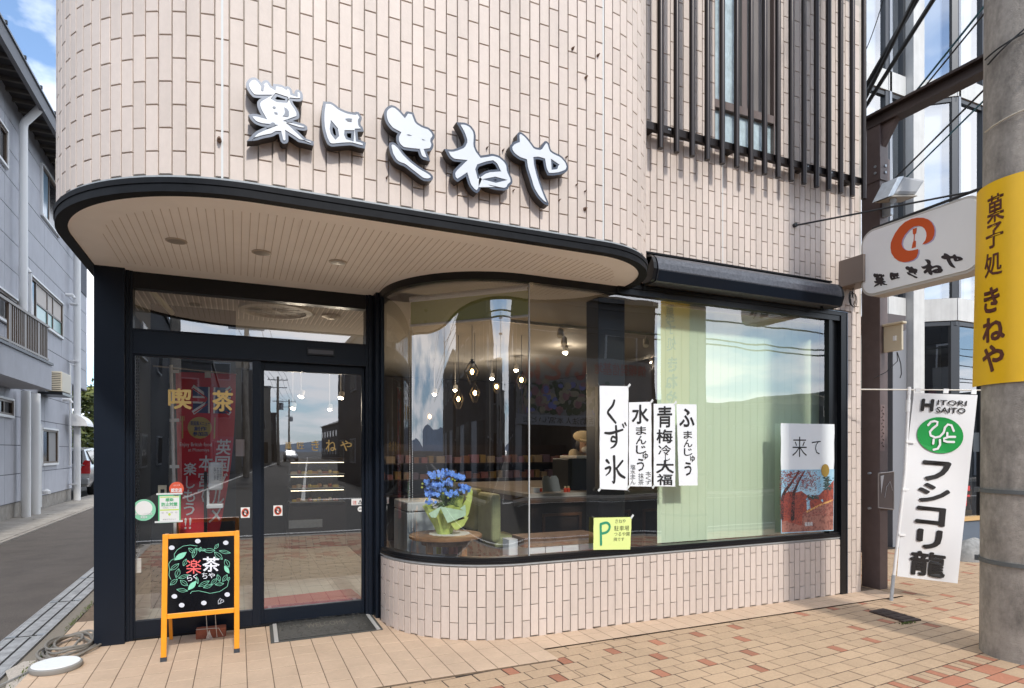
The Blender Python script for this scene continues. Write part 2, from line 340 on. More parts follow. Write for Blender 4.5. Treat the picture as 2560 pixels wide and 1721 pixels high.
# tiles
TW, TG, TH_ = .0620, .0062, .2288; PX, PZ = TW+TG, TH_+TG
def tile_geo(w_, h, d=.0148):
    e = .0016
    v = [(-w_/2, 0, 0), (w_/2, 0, 0), (w_/2, 0, h), (-w_/2, 0, h), (-w_/2, -d+e, 0), (w_/2, -d+e, 0), (w_/2, -d+e, h), (-w_/2, -d+e, h),
         (-w_/2+e, -d, e), (w_/2-e, -d, e), (w_/2-e, -d, h-e), (-w_/2+e, -d, h-e)]
    f = [(8, 9, 10, 11), (4, 5, 9, 8), (5, 6, 10, 9), (6, 7, 11, 10), (7, 4, 8, 11), (0, 1, 5, 4), (1, 2, 6, 5), (2, 3, 7, 6), (3, 0, 4, 7)]
    return v, f
tiles = []      # (parent, x, y, rot, z0, h, w)
def lay(par, P, s0, s1, z0, z1, phase=0, skip=None):
    n = int((s1-s0)/PX)
    for i in range(n):
        s = s0+PX*(i+.5); x, y, d = P.at(s, -.0105); rot = math.atan2(d.y, d.x)
        z = z0-((.5*PZ if i % 2 else 0)+phase) ; z = z-PZ*2
        while z < z1:
            a, c = max(z, z0), min(z+TH_, z1)
            if c-a > .012:
                if skip:
                    for q in skip(x, a, c): tiles.append((par, x, y, rot, q[0], q[1]-q[0], TW))
                else: tiles.append((par, x, y, rot, a, c-a, TW))
            z += PZ
lay(upper, U, U.s[0][1]-.9, U.L, ZS+.07, ZT-.4, .107)
def hole(x, a, c):
    if WX0-.01 < x < WX1+.01: return [(a, min(c, 4.03))] if a < 4.0 else []
    return [(a, c)]
lay(flat, RP, 0.005, 2.775, 2.77, ZT-.4, .06, hole)
lay(side, Path([('l', (XR, 0), (XR, 6))]), 0.01, .6, 0, ZT-.4, .02)
lay(low, LP, .225, LP.s[2][1]-.24, 0.0, .54, .10)
lay(low, LP, LP.s[2][1]-.225, LP.s[2][1], 0.0, 2.77, .06)
def score(t):
    p = proj((t[1], t[2], t[4]+t[5]/2))
    if not p or not (-10 < p[0] < 2570 and -60 < p[1] < 1780): return 0
    d = Vector((math.cos(t[3]), math.sin(t[3]))); v = Vector((t[1], t[2]+DC)); c = -(v.x*d.y-v.y*d.x)/v.length
    if t[0] is upper and -(v.y*d.x-v.x*d.y)/v.length > 0 and abs(c) < .12: return 0
    return t[5]*t[6]*abs(c)/p[2]**2
tiles.sort(key=score, reverse=True)
tme = {}
def tmesh(h):
    k = round(h, 3)
    if k not in tme:
        v, f = tile_geo(TW, h); me = bpy.data.meshes.new('tile'); me.from_pydata(v, [], f); me.materials.append(M_TILE); tme[k] = me
    return tme[k]
for t in tiles[:296]:
    o = bpy.data.objects.new('tile', tmesh(t[5])); COL.objects.link(o); o.parent = t[0]; o.location = (t[1], t[2], t[4]); o.rotation_euler = (0, 0, t[3])
rest = {}
for t in tiles[296:]:
    b = rest.setdefault(t[0].name, (t[0], MB()))[1]; v, f = tile_geo(TW, t[5]); M = Matrix.Translation((t[1], t[2], t[4]))@Matrix.Rotation(t[3], 4, 'Z')
    b.add([M@Vector(p) for p in v], f, random.random())
for k, (par, b) in rest.items(): mk('tile_field', b, M_TILE, par, kind='stuff')
# sealed movement joints, wall anchors and old screw holes
b = MB()
for px in (555, 1507):
    p = ony(px, 300, -.68); i = 1
    s_ = min((abs(U.at(U.L*k/4000)[0]-p.x)+abs(U.at(U.L*k/4000)[1]-p.y), U.L*k/4000) for k in range(1400, 4000))[1]
    if px == 1507: s_ = min((abs(proj((*U.at(U.L*k/4000)[:2], 3))[0]-px), U.L*k/4000) for k in range(3000, 3800))[1]
    ribbon(b, U, s_-.005, s_+.005, -.008, .0056, ZS+.072, ZT-.4)
x_ = ony(1806, 700, 0).x; b.box(x_-.004, x_+.004, -.0056, .005, 3.03, 4.0)
mk('sealant_joint', b, M_SEAL, SHOP)
M_RUST = mat('rusty_fixing', (.16, .10, .07), .8, var=.4, vscale=200)
for px, py, r in ((548, 350, .012), (1430, 124, .010), (1493, 141, .010), (1463, 196, .010), (1461, 524, .014), (1461, 480, .006), (966, 446, .006), (1216, 372, .006), (1256, 378, .006), (1414, 395, .006), (1439, 464, .005), (1282, 478, .005), (1397, 502, .005)):
    p = ony(px, py, -.68); mk('wall_fixing', MB().cyl(p+Vector((0, .01, 0)), p-Vector((0, .016, 0)), r, r*.8, 8).cyl(p+Vector((0, .0, 0)), p-Vector((0, .030, 0)), r*.45, n=6), M_RUST, SHOP)
# soffit with its board joints and the black lip round it
b = MB(); pts = []
for k in range(0, 33): pts.append(U.at(U.s[1][0]+(U.s[1][1]-U.s[1][0])*k/32, -.047)[:2])
for k in range(0, 25): pts.append(U.at(U.s[3][0]+(U.s[3][1]-U.s[3][0])*k/24, -.047)[:2])
pts = [(-.933, 1.6)]+pts+[(2.83, .06)]
arc = [WP.at(WP.s[1][0]+(WP.s[1][1]-WP.s[1][0])*k/20, -.03)[:2] for k in range(20, -1, -1)]
pts += [(1.97, .06)]+arc+[(1.115, 1.6)]
b.prism(pts, ZS, ZS+.04); soff = mk('soffit', b, M_SOFF, SHOP)
b = MB()
inside = lambda x, y: ((x < .1 and y < .4 and math.hypot(x-.1, y-.4) < .86) or (x >= .1 and x < 2.2 and y > -.47) or (x < .1 and y >= .4 and x > -.76) or (x >= 2.2 and math.hypot(x-2.2, y) < .46))
x = -.75
while x < 2.64:
    ys = [y_*.02 for y_ in range(-26, 46) if inside(x, y_*.02) and not (x > 1.06 and (x-1.97)**2+(y_*.02-.9)**2 < .99**2 and y_*.02 < .95) and not (x > 1.9 and y_*.02 > -.09) and not (x > 1.0 and y_*.02 > .9)]
    if ys: b.box(x-.002, x+.002, min(ys), max(ys)+.0, ZS-.0022, ZS+.01)
    x += .0452
mk('board_joint_relief', b, mat('soffit_shadow_gap', (.60, .55, .50), .8), soff, kind='stuff')
b = MB(); ribbon(b, U, U.s[0][1]-2.2, U.L+0, -.05, .012, ZS-.012, ZS+.03, .03); ribbon(b, U, U.s[0][1]-2.2, U.L, -.015, .018, ZS+.03, ZS+.058, .03); mk('overhang_lip', b, M_LIP, SHOP)
b = MB(); ribbon(b, U, U.s[0][1]-2.2, U.L, -.015, .006, ZS+.058, ZS+.072, .03); mk('flashing', b, M_FLASH, SHOP)
for px, py in ((441, 602), (654, 631), (845, 655)):
    p = onz(px, py, ZS); dl = mk('downlight', MB().lathe([(.062, 0), (.062, -.004), (.052, -.006)], (p.x, p.y, ZS-.001), 24), mat('downlight_ring', (.50, .45, .39), .5), SHOP)
    mk('lens', MB().lathe([(.050, -.0085), (.02, -.01055)], (p.x, p.y, ZS), 24), mat('frosted_lens', (.32, .30, .27), .35), dl)
# ------------------------------------------------------------------ window
b = MB(); Wf = WP.L
ribbon(b, WP, .20, Wf, -.07, .012, .567, .612, .03); ribbon(b, WP, .20, Wf, -.07, .022, .567, .585, .03)
wf = mk('window_sill_frame', b, M_FRAME, SHOP)
b = MB(); ribbon(b, WP, .20, Wf, -.001, .016, .552, .567, .03); mk('sill_flashing', b, M_FLASH, SHOP)
b = MB(); ribbon(b, WP, .0, WP.s[2][0]+.85, -.07, .012, 2.665, 2.722, .03); ribbon(b, WP, WP.s[2][0]+.80, Wf, -.10, .02, 2.665, 2.715); ribbon(b, WP, WP.s[2][0]+.80, Wf, -.02, .03, 2.715, 2.747)
mk('window_head_frame', b, M_FRAME, SHOP)
b = MB(); b.box(5.19, 5.235, .0, .10, .60, 2.67); b.box(5.225, 5.345, .03, .14, .0, 2.72); b.box(5.34, 5.42, -.014, .10, 0, 2.74); mk('window_jamb', b, M_FRAME, SHOP)
b = MB(); b.box(5.42, 5.426, -.020, .0, 0, 2.75); b.box(5.0, 5.42, -.020, -.002, 2.748, 2.754); mk('jamb_edge', b, mat('bluish_anodised', (.12, .15, .19), .35, metal=.6), SHOP)
b = MB(); v = []; gl = Path(WP.s and [('l', (1.085, .97), (1.085, .9)), ('a', 1.97, .9, .885, math.pi, 1.5*math.pi), ('l', (1.97, .015), (5.2, .015))])
def sheet(P, s0, s1, off, z0, z1, step):
    b = MB(); n = max(1, int((s1-s0)/step)); vv = []
    for i in range(n+1):
        x, y, d = P.at(s0+(s1-s0)*i/n, off); vv += [(x, y, z0), (x, y, z1)]
    return b.add(vv, [(2*i, 2*i+2, 2*i+3, 2*i+1) for i in range(n)])
sx = gl.s[1][1]+.03
o = mk('curved_window_pane', sheet(gl, .0, sx-.004, -.012, .605, 2.67, .02), M_GLASS, SHOP); o.data.polygons.foreach_set('use_smooth', [True]*len(o.data.polygons))
mk('flat_window_pane', sheet(gl, sx+.004, gl.L, -.012, .605, 2.67, 99), M_GLASS, SHOP)
b = MB(); ribbon(b, gl, sx-.004, sx+.004, -.018, -.006, .605, 2.70); mk('glass_joint', b, mat('clear_silicone', (.45, .47, .47), .3), SHOP)
# ------------------------------------------------------------------ entrance
YD = 1.10; ZG = .02
b = MB(); b.box(-.935, -.747, 1.04, 1.30, 0, ZS+.005); mk('corner_post', b, M_BLACK, SHOP, bevel=.003)
b = MB(); b.box(-.747, -.725, 1.09, 1.22, 0, ZS); b.box(-.725, -.705, YD, 1.22, 0, ZS); mk('door_jamb', b, M_BLACK, SHOP)
b = MB(); b.box(.985, 1.005, YD, 1.22, 0, ZS); b.box(1.005, 1.03, 1.085, 1.22, 0, ZS); b.box(1.03, 1.045, 1.10, 1.22, 0, ZS); b.box(1.045, 1.075, .98, 1.22, 0, ZS); b.box(1.075, 1.10, .91, 1.0, 0, ZS); mk('door_jamb', b, M_BLACK, SHOP)
zt = ony(322, 824, YD).z; zb = ony(322, 883.5, YD).z
b = MB(); b.box(-.705, .985, YD, 1.20, zb, zt); b.box(-.705, .985, YD-.004, YD+.02, zt, zt+.012); mk('door_header', b, M_BLACK, SHOP, bevel=.002)
b = MB(); b.box(-.735, 1.03, YD+.01, 1.20, 2.60, ZS+.002); mk('transom_head', b, M_FRAME, SHOP)
mk('transom_pane', MB().add([(-.705, 1.15, zt), (.985, 1.15, zt), (.985, 1.15, 2.6), (-.705, 1.15, 2.6)], [(0, 1, 2, 3)]), M_GLASSD, SHOP)
# fixed left leaf and sliding right leaf
def leaf(name, x0, x1, y, z0, z1, st, bt, tp):
    b = MB(); b.box(x0, x0+st[0], y, y+.035, z0, z1); b.box(x1-st[1], x1, y, y+.035, z0, z1)
    b.box(x0+st[0], x1-st[1], y, y+.035, z0, z0+bt); b.box(x0+st[0], x1-st[1], y, y+.035, z1-tp, z1)
    o = mk(name, b, M_BLACK, SHOP, bevel=.002)
    mk('glass', MB().add([(x0+st[0], y+.018, z0+bt), (x1-st[1], y+.018, z0+bt), (x1-st[1], y+.018, z1-tp), (x0+st[0], y+.018, z1-tp)], [(0, 1, 2, 3)]), M_GLASSD, o); return o
zl = ony(324, 1555, YD+.02).z
left_leaf = leaf('fixed_door_leaf', -.705, .165, YD+.015, .02, zb, (.012, .062), zl-.02, .012)
right_leaf = leaf('sliding_door_leaf', .135, .985, YD+.062, .02, zb, (.055, .022), ony(664, 1524, 1.16).z-.02, zb-ony(664, 926, 1.16).z)
b = MB(); b.box(-.72, 1.0, YD+.01, YD+.13, 0, .022); mk('door_track', b, M_FRAME, SHOP)
c = [ony(x, y, YD) for x, y in ((767, 870.7), (835.6, 875), (835.6, 892), (767, 887))]
b = MB(); b.box(c[0].x, c[1].x, YD-.022, YD, c[2].z, c[0].z); se = mk('door_sensor', b, M_FRAME, SHOP, bevel=.002)
b = MB(); b.box(c[0].x+.01, c[1].x-.01, YD-.024, YD-.022, c[2].z+.012, c[0].z-.012); mk('sensor_lens', b, mat('sensor_grey', (.10, .11, .13), .4), se)
# side window of the porch towards the alley
b = MB(); b.box(-.98, -.93, 1.30, 1.34, 0, ZS); b.box(-.98, -.93, 2.66, 2.70, 0, ZS); b.box(-.98, -.93, 1.34, 2.66, 0, .25); b.box(-.98, -.93, 1.34, 2.66, 2.55, ZS); sw = mk('side_window_frame', b, M_FRAME, SHOP)
mk('side_window_pane', MB().add([(-.955, 1.34, .25), (-.955, 2.66, .25), (-.955, 2.66, 2.55), (-.955, 1.34, 2.55)], [(0, 1, 2, 3)]), M_GLASSD, SHOP)
# upstairs window behind the screen
b = MB(); b.box(WX0-.03, WX1+.03, .01, .09, 4.005, 4.03); b.box(WX0-.03, WX0, .01, .09, 4.03, ZT-.3); b.box(WX1, WX1+.03, .01, .09, 4.03, ZT-.3); b.box(WX0, WX1, .012, .085, 4.40, 4.47); WXm = (WX0+WX1)/2; b.box(WXm-.03, WXm+.03, .02, .07, 4.47, ZT-.3)
uw = mk('upstairs_window_frame', b, M_BRONZE, SHOP)
for x0, x1, z0, z1, y in ((WX0, WX1, 4.03, 4.40, .05), (WX0, WXm-.03, 4.47, ZT-.3, .05)):
    mk('obscure_pane', MB().add([(x0, y, z0), (x1, y, z0), (x1, y, z1), (x0, y, z1)], [(0, 1, 2, 3)]), M_OBS, uw)
b = MB(); b.add([(WXm+.03, .055, 4.47), (WX1, .055, 4.47), (WX1, .055, ZT-.3), (WXm+.03, .055, ZT-.3)], [(0, 1, 2, 3)]); mk('insect_screen', b, mat('grey_mesh', (.20, .18, .17), .8), uw)
b = MB(); b.box(WX0-.05, WX1+.05, .10, .14, 3.99, ZT-.2); mk('room_behind_window', b, mat('dim_room', (.08, .08, .08), .9), SHOP)
# ------------------------------------------------------------------ tube screen
SCR = thing('tube_screen', 'screen of upright dark bronze tubes on a rail over the upstairs window', 'screen', (4.2, 0, 3.9))
b = MB(); b.box(2.87, 5.50, -.115, -.075, 3.975, 4.035)
for x in (3.05, 3.9, 4.75, 5.4): b.box(x-.02, x+.02, -.08, .0, 3.985, 4.02)
rail = mk('rail', b, M_TUBE, SCR); mk('upper_rail', MB().box(2.87, 5.50, -.115, -.075, 5.9, 5.96), M_TUBE, SCR)
for x in (3.19, 3.205, 3.59, 3.60, 4.77, 5.08): mk('rail_bolt', MB().cyl((x, -.118, 4.01), (x, -.11, 4.01), .006, n=6), M_STEEL, rail)
for i in range(17):
    x = 2.926+i*(5.489-2.926)/16.0
    mk('tube', MB().cyl((x, -.140, 3.822), (x, -.140, 6.0), .0235, n=16), M_TUBE, SCR, smooth=True)
# ------------------------------------------------------------------ awning cassette
AW = thing('awning_cassette', 'closed black awning cassette fixed over the shop window', 'awning', (4.05, -.1, 2.8))
za = 3.0
prof = [(-.0, 3.015), (-.012, 3.018), (-.014, 2.96), (-.03, 2.955)]
def extr(b, pr, x0, x1):
    n = len(pr); v = [(x0, p[0], p[1]) for p in pr]+[(x1, p[0], p[1]) for p in pr]
    return b.add(v, [tuple(range(n-1, -1, -1)), tuple(range(n, 2*n))]+[(i, (i+1) % n, n+(i+1) % n, n+i) for i in range(n)])
b = MB(); extr(b, [(0, 3.02), (0, 2.78), (-.02, 2.78), (-.02, 3.005), (-.05, 3.005), (-.05, 3.02)][::-1], 2.99, 5.17); mk('back_plate', b, M_LIP, AW)
b = MB(); pr = [(-.03, 2.975), (-.08, 2.978), (-.12, 2.968), (-.152, 2.940), (-.172, 2.895), (-.180, 2.845), (-.176, 2.832), (-.152, 2.762), (-.13, 2.752), (-.03, 2.752)]
extr(b, pr[::-1], 3.04, 5.14); mk('cassette', b, mat('brushed_black', (.085, .092, .108), .38, metal=.3, var=.4, vscale=45), AW)
b = MB(); extr(b, [(-.183, 2.834), (-.176, 2.838), (-.150, 2.758), (-.158, 2.754)], 3.045, 5.135); mk('front_bar', b, M_BLACK, AW)
for x in (2.995, 5.14):
    b = MB(); extr(b, pr[::-1]+[(.0, 2.75), (.0, 2.985)], x, x+.03); mk('end_cap', b, M_FRAME, AW)
b = MB(); b.cyl((4.98, -.09, 2.755), (4.98, -.09, 2.725), .012); b.cyl((4.98, -.09, 2.73), (4.98, -.09, 2.715), .018, n=14); mk('crank_eye', b, M_LIP, AW)
# ================================================================== PAVING
def clip(poly, f):
    out = []
    for i in range(len(poly)):
        a, c = poly[i], poly[(i+1) % len(poly)]; fa, fc = f(a), f(c)
        if fa >= 0: out.append(a)
        if (fa >= 0) != (fc >= 0):
            t = fa/(fa-fc); out.append((a[0]+(c[0]-a[0])*t, a[1]+(c[1]-a[1])*t))
    return out
def block(b, poly, z0, z1, e=.0025, r=0):
    n = len(poly); cx = sum(p[0] for p in poly)/n; cy = sum(p[1] for p in poly)/n
    ins = [(p[0]+(cx-p[0])*min(.2, e/max(.02, math.dist(p, (cx, cy)))), p[1]+(cy-p[1])*min(.2, e/max(.02, math.dist(p, (cx, cy))))) for p in poly]
    v = [(*p, z0) for p in poly]+[(*p, z1-e*.6) for p in poly]+[(*p, z1) for p in ins]
    return b.add(v, [(i, (i+1) % n, n+(i+1) % n, n+i) for i in range(n)]+[(n+i, n+(i+1) % n, 2*n+(i+1) % n, 2*n+i) for i in range(n)]+[tuple(range(2*n, 3*n))], r)
def apron_y(x): return -.515 if x < 1.94 else -.285
b = MB(); b.box(-1.215, 14, -4.32, 8, -.2, -.0025)
walk = struct('sidewalk', b, M_JOINT, 'pavement of beige pavers with scattered terracotta ones, laid in courses in front of the shop', 'pavement')
pav = []
AR = math.atan(.08); ca, sa = math.cos(AR), math.sin(AR); OX, OY = 2.803, -1.015
PLn, PHt = .2035, .1205
for j in range(-28, 66):
    k0 = -32 if j > -30 else 0
    for i in range(-24, 56):
        u0 = i*PLn+(PLn/2 if j % 2 else 0); v0 = j*PHt
        X = OX+u0*ca-v0*sa; Y = OY+u0*sa+v0*ca
        if X < -1.4 or X > 13.5 or Y < -4.35 or Y > 7.5: continue
        band = (-10 <= j <= -7)
        reds = []
        hsh = random.random()
        if -2 <= j <= 4 and (2*i+3*j) % 4 == 0 and 1.2 < X < 6.4 and hsh < .8: reds = 'half'
        if j >= 5 and X > 5.2 and (2*i+3*j) % 6 == 0 and hsh < .8: reds = 'half'
        if j == -7: reds = 'strips'
        if -11 < j < -7: reds = 'full' if (i+j) % 2 else None
        if j <= -11 and hsh < .25: reds = 'full'
        gap = .0085
        def cell(ua, ub, m):
            q = [(ua+gap/2, v0+gap/2), (ub-gap/2, v0+gap/2), (ub-gap/2, v0+PHt-gap/2), (ua+gap/2, v0+PHt-gap/2)]
            q = [(OX+p[0]*ca-p[1]*sa, OY+p[0]*sa+p[1]*ca) for p in q]
            cx = sum(p[0] for p in q)/4
            q = clip(q, lambda p: p[1]+4.14)
            if X < XR+.4 and Y > -.9:
                if cx < 1.80: q = clip(q, lambda p: apron_y(1)-.004-p[1])
                elif cx < 2.08:
                    q1 = clip(clip(q, lambda p: 1.94-p[0]), lambda p: apron_y(1)-.004-p[1]); q2_ = clip(clip(q, lambda p: p[0]-1.944), lambda p: apron_y(3)-.004-p[1])
                    if len(q1) > 2 and max(p[1] for p in q1)-min(p[1] for p in q1) > .01: pav.append((q1, m))
                    q = q2_
                elif cx < 5.85: q = clip(q, lambda p: apron_y(3)-.004-p[1])
                elif Y > -.35 and cx < 6.0: q = clip(q, lambda p: p[0]-5.86)
            if len(q) > 2: q = clip(q, lambda p: p[0]+1.2)
            if len(q) > 2: q = clip(q, lambda p: 1.62-p[1]) if cx > XR else q
            if len(q) > 2 and abs(sum(q[a][0]*q[(a+1) % len(q)][1]-q[(a+1) % len(q)][0]*q[a][1] for a in range(len(q)))) > .002: pav.append((q, m))
        if reds == 'half':
            cell(u0, u0+PLn*.4, M_PAVRED); cell(u0+PLn*.4, u0+PLn, M_PAVER)
        elif reds == 'strips':
            cell(u0, u0+PLn/3, M_PAVRED); cell(u0+PLn/3, u0+PLn*2/3, M_PAVER); cell(u0+PLn*2/3, u0+PLn, M_PAVER)
        else: cell(u0, u0+PLn, M_PAVRED if reds == 'full' else M_PAVER)
def pscore(q):
    cx = sum(p[0] for p in q)/len(q); cy = sum(p[1] for p in q)/len(q); p = proj((cx, cy, 0))
    if not p or not (-20 < p[0] < 2580 and p[1] < 1760): return 0
    return 1/p[2]**3
pav.sort(key=lambda t: pscore(t[0]), reverse=True)
rest = {M_PAVER: MB(), M_PAVRED: MB()}
for i, (q, m) in enumerate(pav):
    z = random.uniform(-.0012, .0012)
    if i < 296: mk('paver', block(MB(), q, -.02, z), m, walk)
    else: block(rest[m], q, -.02, z, r=random.random())
mk('beige_paver_field', rest[M_PAVER], M_PAVER, walk, kind='stuff'); mk('terracotta_paver_field', rest[M_PAVRED], M_PAVRED, walk, kind='stuff')
# apron of square-cut tiles round the shop
b = MB(); b.box(-1.2, 1.94, -.512, 1.06, -.02, .0062); b.box(1.94, 5.85, -.282, .05, -.02, .0062); b.box(5.66, 5.85, .05, 6, -.02, .0062); b.box(-1.2, -.985, 1.06, 9, -.02, .0062)
apr = struct('entrance_paving', b, M_JOINT2, 'peach floor tiles in rows before the entrance and along the wall foot', 'paving')
ap = []
for i in range(-9, 42):
    for j in range(-1, 12):
        x0 = .05+i*.1472; y0 = -.510+j*.1972
        q = [(x0+.0026, y0+.0028), (x0+.1446, y0+.0028), (x0+.1446, y0+.1944), (x0+.0026, y0+.1944)]
        cx = x0+.07
        if cx > 1.94: q = clip(q, lambda p: p[1]+.282)
        q = clip(q, lambda p: 5.85-p[0]) if len(q) > 2 else q
        q = clip(q, lambda p: p[0]+1.2) if len(q) > 2 else q
        if y0 < -.52: continue
        if cx > 2.0: q = clip(q, lambda p: .0-p[1]) if len(q) > 2 else q
        elif cx > 1.05:
            if y0 > 1.0 or (y0 > .0 and (cx-1.97)**2+(y0+.1-.9)**2 < .66**2): continue
        elif cx > -.985: q = clip(q, lambda p: 1.10-p[1]) if len(q) > 2 else q
        else: pass
        if len(q) > 2 and abs(sum(q[a][0]*q[(a+1) % len(q)][1]-q[(a+1) % len(q)][0]*q[a][1] for a in range(len(q)))) > .002: ap.append(q)
ap.sort(key=pscore, reverse=True)
b = MB()
for i, q in enumerate(ap):
    if i < 296: mk('floor_tile', block(MB(), q, -.01, .008+random.uniform(-.0006, .0006), .0018), M_APRON, apr)
    else: block(b, q, -.01, .008, .0018, r=random.random())
if b.v: mk('floor_tile_field', b, M_APRON, apr, kind='stuff')
# mortar edge, kerb and dirt strip with moss
b = MB(); b.box(-1.22, 14, -4.32, -4.15, -.2, .0)
struct('kerb', b, M_CONC, 'concrete kerb stones along the street edge of the pavement', 'kerb')
b = MB(); n = 60; v = []
for i in range(n+1):
    y = -.35+i*9.3/n; v += [(-1.34, y, -.018), (-1.215+random.uniform(-.02, .015), y, .0+random.uniform(-.006, .008))]
b.add(v, [(2*i, 2*i+1, 2*i+3, 2*i+2) for i in range(n)]); b.box(-1.34, -1.2, -4.3, -.35, -.2, -.006)
struct('gutter_mortar', b, mat('crumbling_mortar', (.27, .23, .18), .95, var=.35, vscale=28, bump=1, bscale=70, col2=(.17, .15, .12)), 'rough brown mortar strip between the drain covers and the floor tiles', 'mortar')
b = MB()
for y0, n_ in ((1.9, 160), (2.4, 120), (1.15, 70), (.72, 90), (3.1, 90), (.45, 30)):
    for i in range(n_):
        x = random.gauss(-1.225, .013); y = random.gauss(y0, .13); h = random.uniform(.004, .016); a = random.random()*6.28; q = random.uniform(.003, .007)
        b.add([(x, y, .0), (x+q*math.cos(a), y+q*math.sin(a), h), (x-q*math.sin(a), y+q*math.cos(a), h*.7)], [(0, 1, 2)])
wq_ = onz(2268, 1559)
for i in range(60):
    x = wq_.x+random.gauss(0, .05); y = wq_.y+random.gauss(0, .012); q = random.uniform(.006, .014); a = random.random()*6.28
    b.add([(x, y, .0), (x+q*math.cos(a), y+q*math.sin(a), .02*random.random()), (x-q*math.sin(a), y+q*math.cos(a), .012)], [(0, 1, 2)])
tag(mk('moss', b, mat('moss_green', (.10, .13, .03), .9, var=.4, vscale=80)), 'moss and tiny weeds in the joints beside the drain covers', 'moss', kind='stuff')
b = MB(); v = []
for i in range(0, 31):
    y = .9-i*.17; v += [(-1.19+.0, y, .004), (-1.20-.10-.05*math.sin(i*1.7), y, .003)]
b.add(v, [(2*i, 2*i+2, 2*i+3, 2*i+1) for i in range(30)]); struct('gravel_patch', b, mat('pale_pebble_wash', (.46, .41, .35), .9, var=.35, vscale=120, bump=1, bscale=160), 'pale pebble-dash strip at the lower left corner of the paving', 'pebbles')
# steel drain covers along the alley
M_DRAIN = mat('drain_steel', (.37, .375, .38), .55, metal=.1, var=.3, vscale=14, stain=.35)
DL = 1.19
for k in range(9):
    y0 = .41-DL*2+k*DL+.0 if False else .42+DL*(k-1)
    t = thing('drain_cover', '', 'drain cover', (-1.47, y0, 0), 'steel drain covers along the alley')
    b = MB(); b.box(-1.60, -1.345, y0+.004, y0+DL-.004, -.028, -.0115); b.box(-1.60, -1.588, y0+.004, y0+DL-.004, -.0115, -.003); b.box(-1.357, -1.345, y0+.004, y0+DL-.004, -.0115, -.003); mk('frame', b, M_DRAIN, t, bevel=.001); mk('channel', MB().box(-1.59, -1.36, y0+.01, y0+DL-.01, -.0113, -.0111), mat('slot_dark', (.02, .02, .02), .95), t)
    b = MB()
    if k < 6:
        n = 40
        for i in range(n):
            y = y0+.03+i*(DL-.06)/n
            for xa, xb in ((-1.587, -1.540), (-1.522, -1.440), (-1.422, -1.36)): b.box(xa, xb, y, y+.021, -.010, -.0045)
    mk('rib', b, M_DRAIN, t, kind='stuff') if b.v else None
    b = MB(); b.box(-1.595, -1.535, y0+.002, y0+.014, -.008, .001); b.box(-1.40, -1.35, y0+.002, y0+.014, -.008, .001); mk('lifting_tab', b, M_STEEL, t)
    t['label'] = ['steel drain cover at the very corner of the picture, below the white round lid', 'ribbed steel drain cover beside the coiled grey hose', 'ribbed steel drain cover next in line up the alley after the one beside the hose', 'third visible drain cover up the alley, level with the shop corner post',
                  'drain cover half hidden by the black corner post'][k] if k < 5 else 'drain cover further up the alley, hidden behind the corner post'
b = MB(); b.box(-4.3, -3.36, 5, 24, -.03, .012); b.box(-3.36, -3.30, 5, 24, -.03, .0)
struct('alley_verge', b, mat('verge_concrete', (.34, .31, .27), .9, var=.2, vscale=10, bump=.5, stain=.3), 'worn concrete verge at the foot of the grey building', 'verge')
ML = mat('road_white', (.62, .61, .58), .8, var=.2, vscale=30)
for x, y, rr in ((-3.62, 11.2, .19), (-3.66, 12.3, .17)):
    o = tag(mk('inspection_lid', MB().lathe([(rr, .0), (rr, .018), (rr-.02, .02)], (x, y, .0), 24), M_CONC), 'pale round inspection lid on the verge, %s' % ('nearer of the two' if y < 12 else 'farther of the two'), 'lid', 'round inspection lids')
# ================================================================== GREY BUILDING ON THE LEFT
GB = thing('grey_building', 'grey-blue clad building with a balcony and downpipes across the alley', 'building', (-4.25, 15, 0))
M_CLAD = mat('lavender_grey_cladding', (.48, .485, .52), .7, var=.05, vscale=3, bump=.15, bscale=120, rnd=.025, stain=.10, stscale=(1, 1, .3))
M_SEAM = mat('cladding_seam', (.13, .135, .15), .9)
def gx(y): return -4.25-.021*(y-12)
b = MB()
def gslab(b, y0, y1, z0, z1, d0=0, d1=.2): # in front distance d0
    b.add([(gx(y0)+d0, y0, z0), (gx(y1)+d0, y1, z0), (gx(y1)+d0, y1, z1), (gx(y0)+d0, y0, z1), (gx(y0)-d1, y0, z0), (gx(y1)-d1, y1, z0), (gx(y1)-d1, y1, z1), (gx(y0)-d1, y0, z1)],
          [(0, 1, 2, 3), (7, 6, 5, 4), (0, 3, 7, 4), (1, 5, 6, 2), (3, 2, 6, 7), (0, 4, 5, 1)]); return b
YE1, YE2 = 17.1, 19.2
gslab(b, 5, YE1, .32, 3.6, -.012, 6); gslab(b, 5, YE2, 3.3, 9.2, -.012, 6); core = mk('core_wall', b, M_SEAM, GB)
mk('foundation', gslab(MB(), 5, YE1+.02, -.03, .33, -.03, 6), M_CONC, GB)
WIN = [(ony, )]
def gw(px, py): return onx(px, py, -4.27)
wins = [('ground', gw(97.6+6, 1073), gw(146, 1157)), ('upper', gw(73, 690), gw(160, 845)), ('top', gw(104, 412), gw(150, 590)), ('left', gw(-60, 690), gw(37, 820)), ('low', gw(-60, 985), gw(23, 1040)), ('topleft', gw(-60, 240), gw(7, 415))]
holes = []
for nm, a, c in wins: holes.append((min(a.y, c.y), max(a.y, c.y), min(a.z, c.z), max(a.z, c.z)))
Z0 = [.33, .92, 1.52, 2.12, 2.72, 3.32, 3.92, 4.52, 5.12, 5.72, 6.32, 6.92, 7.52, 8.12, 8.72, 9.2]
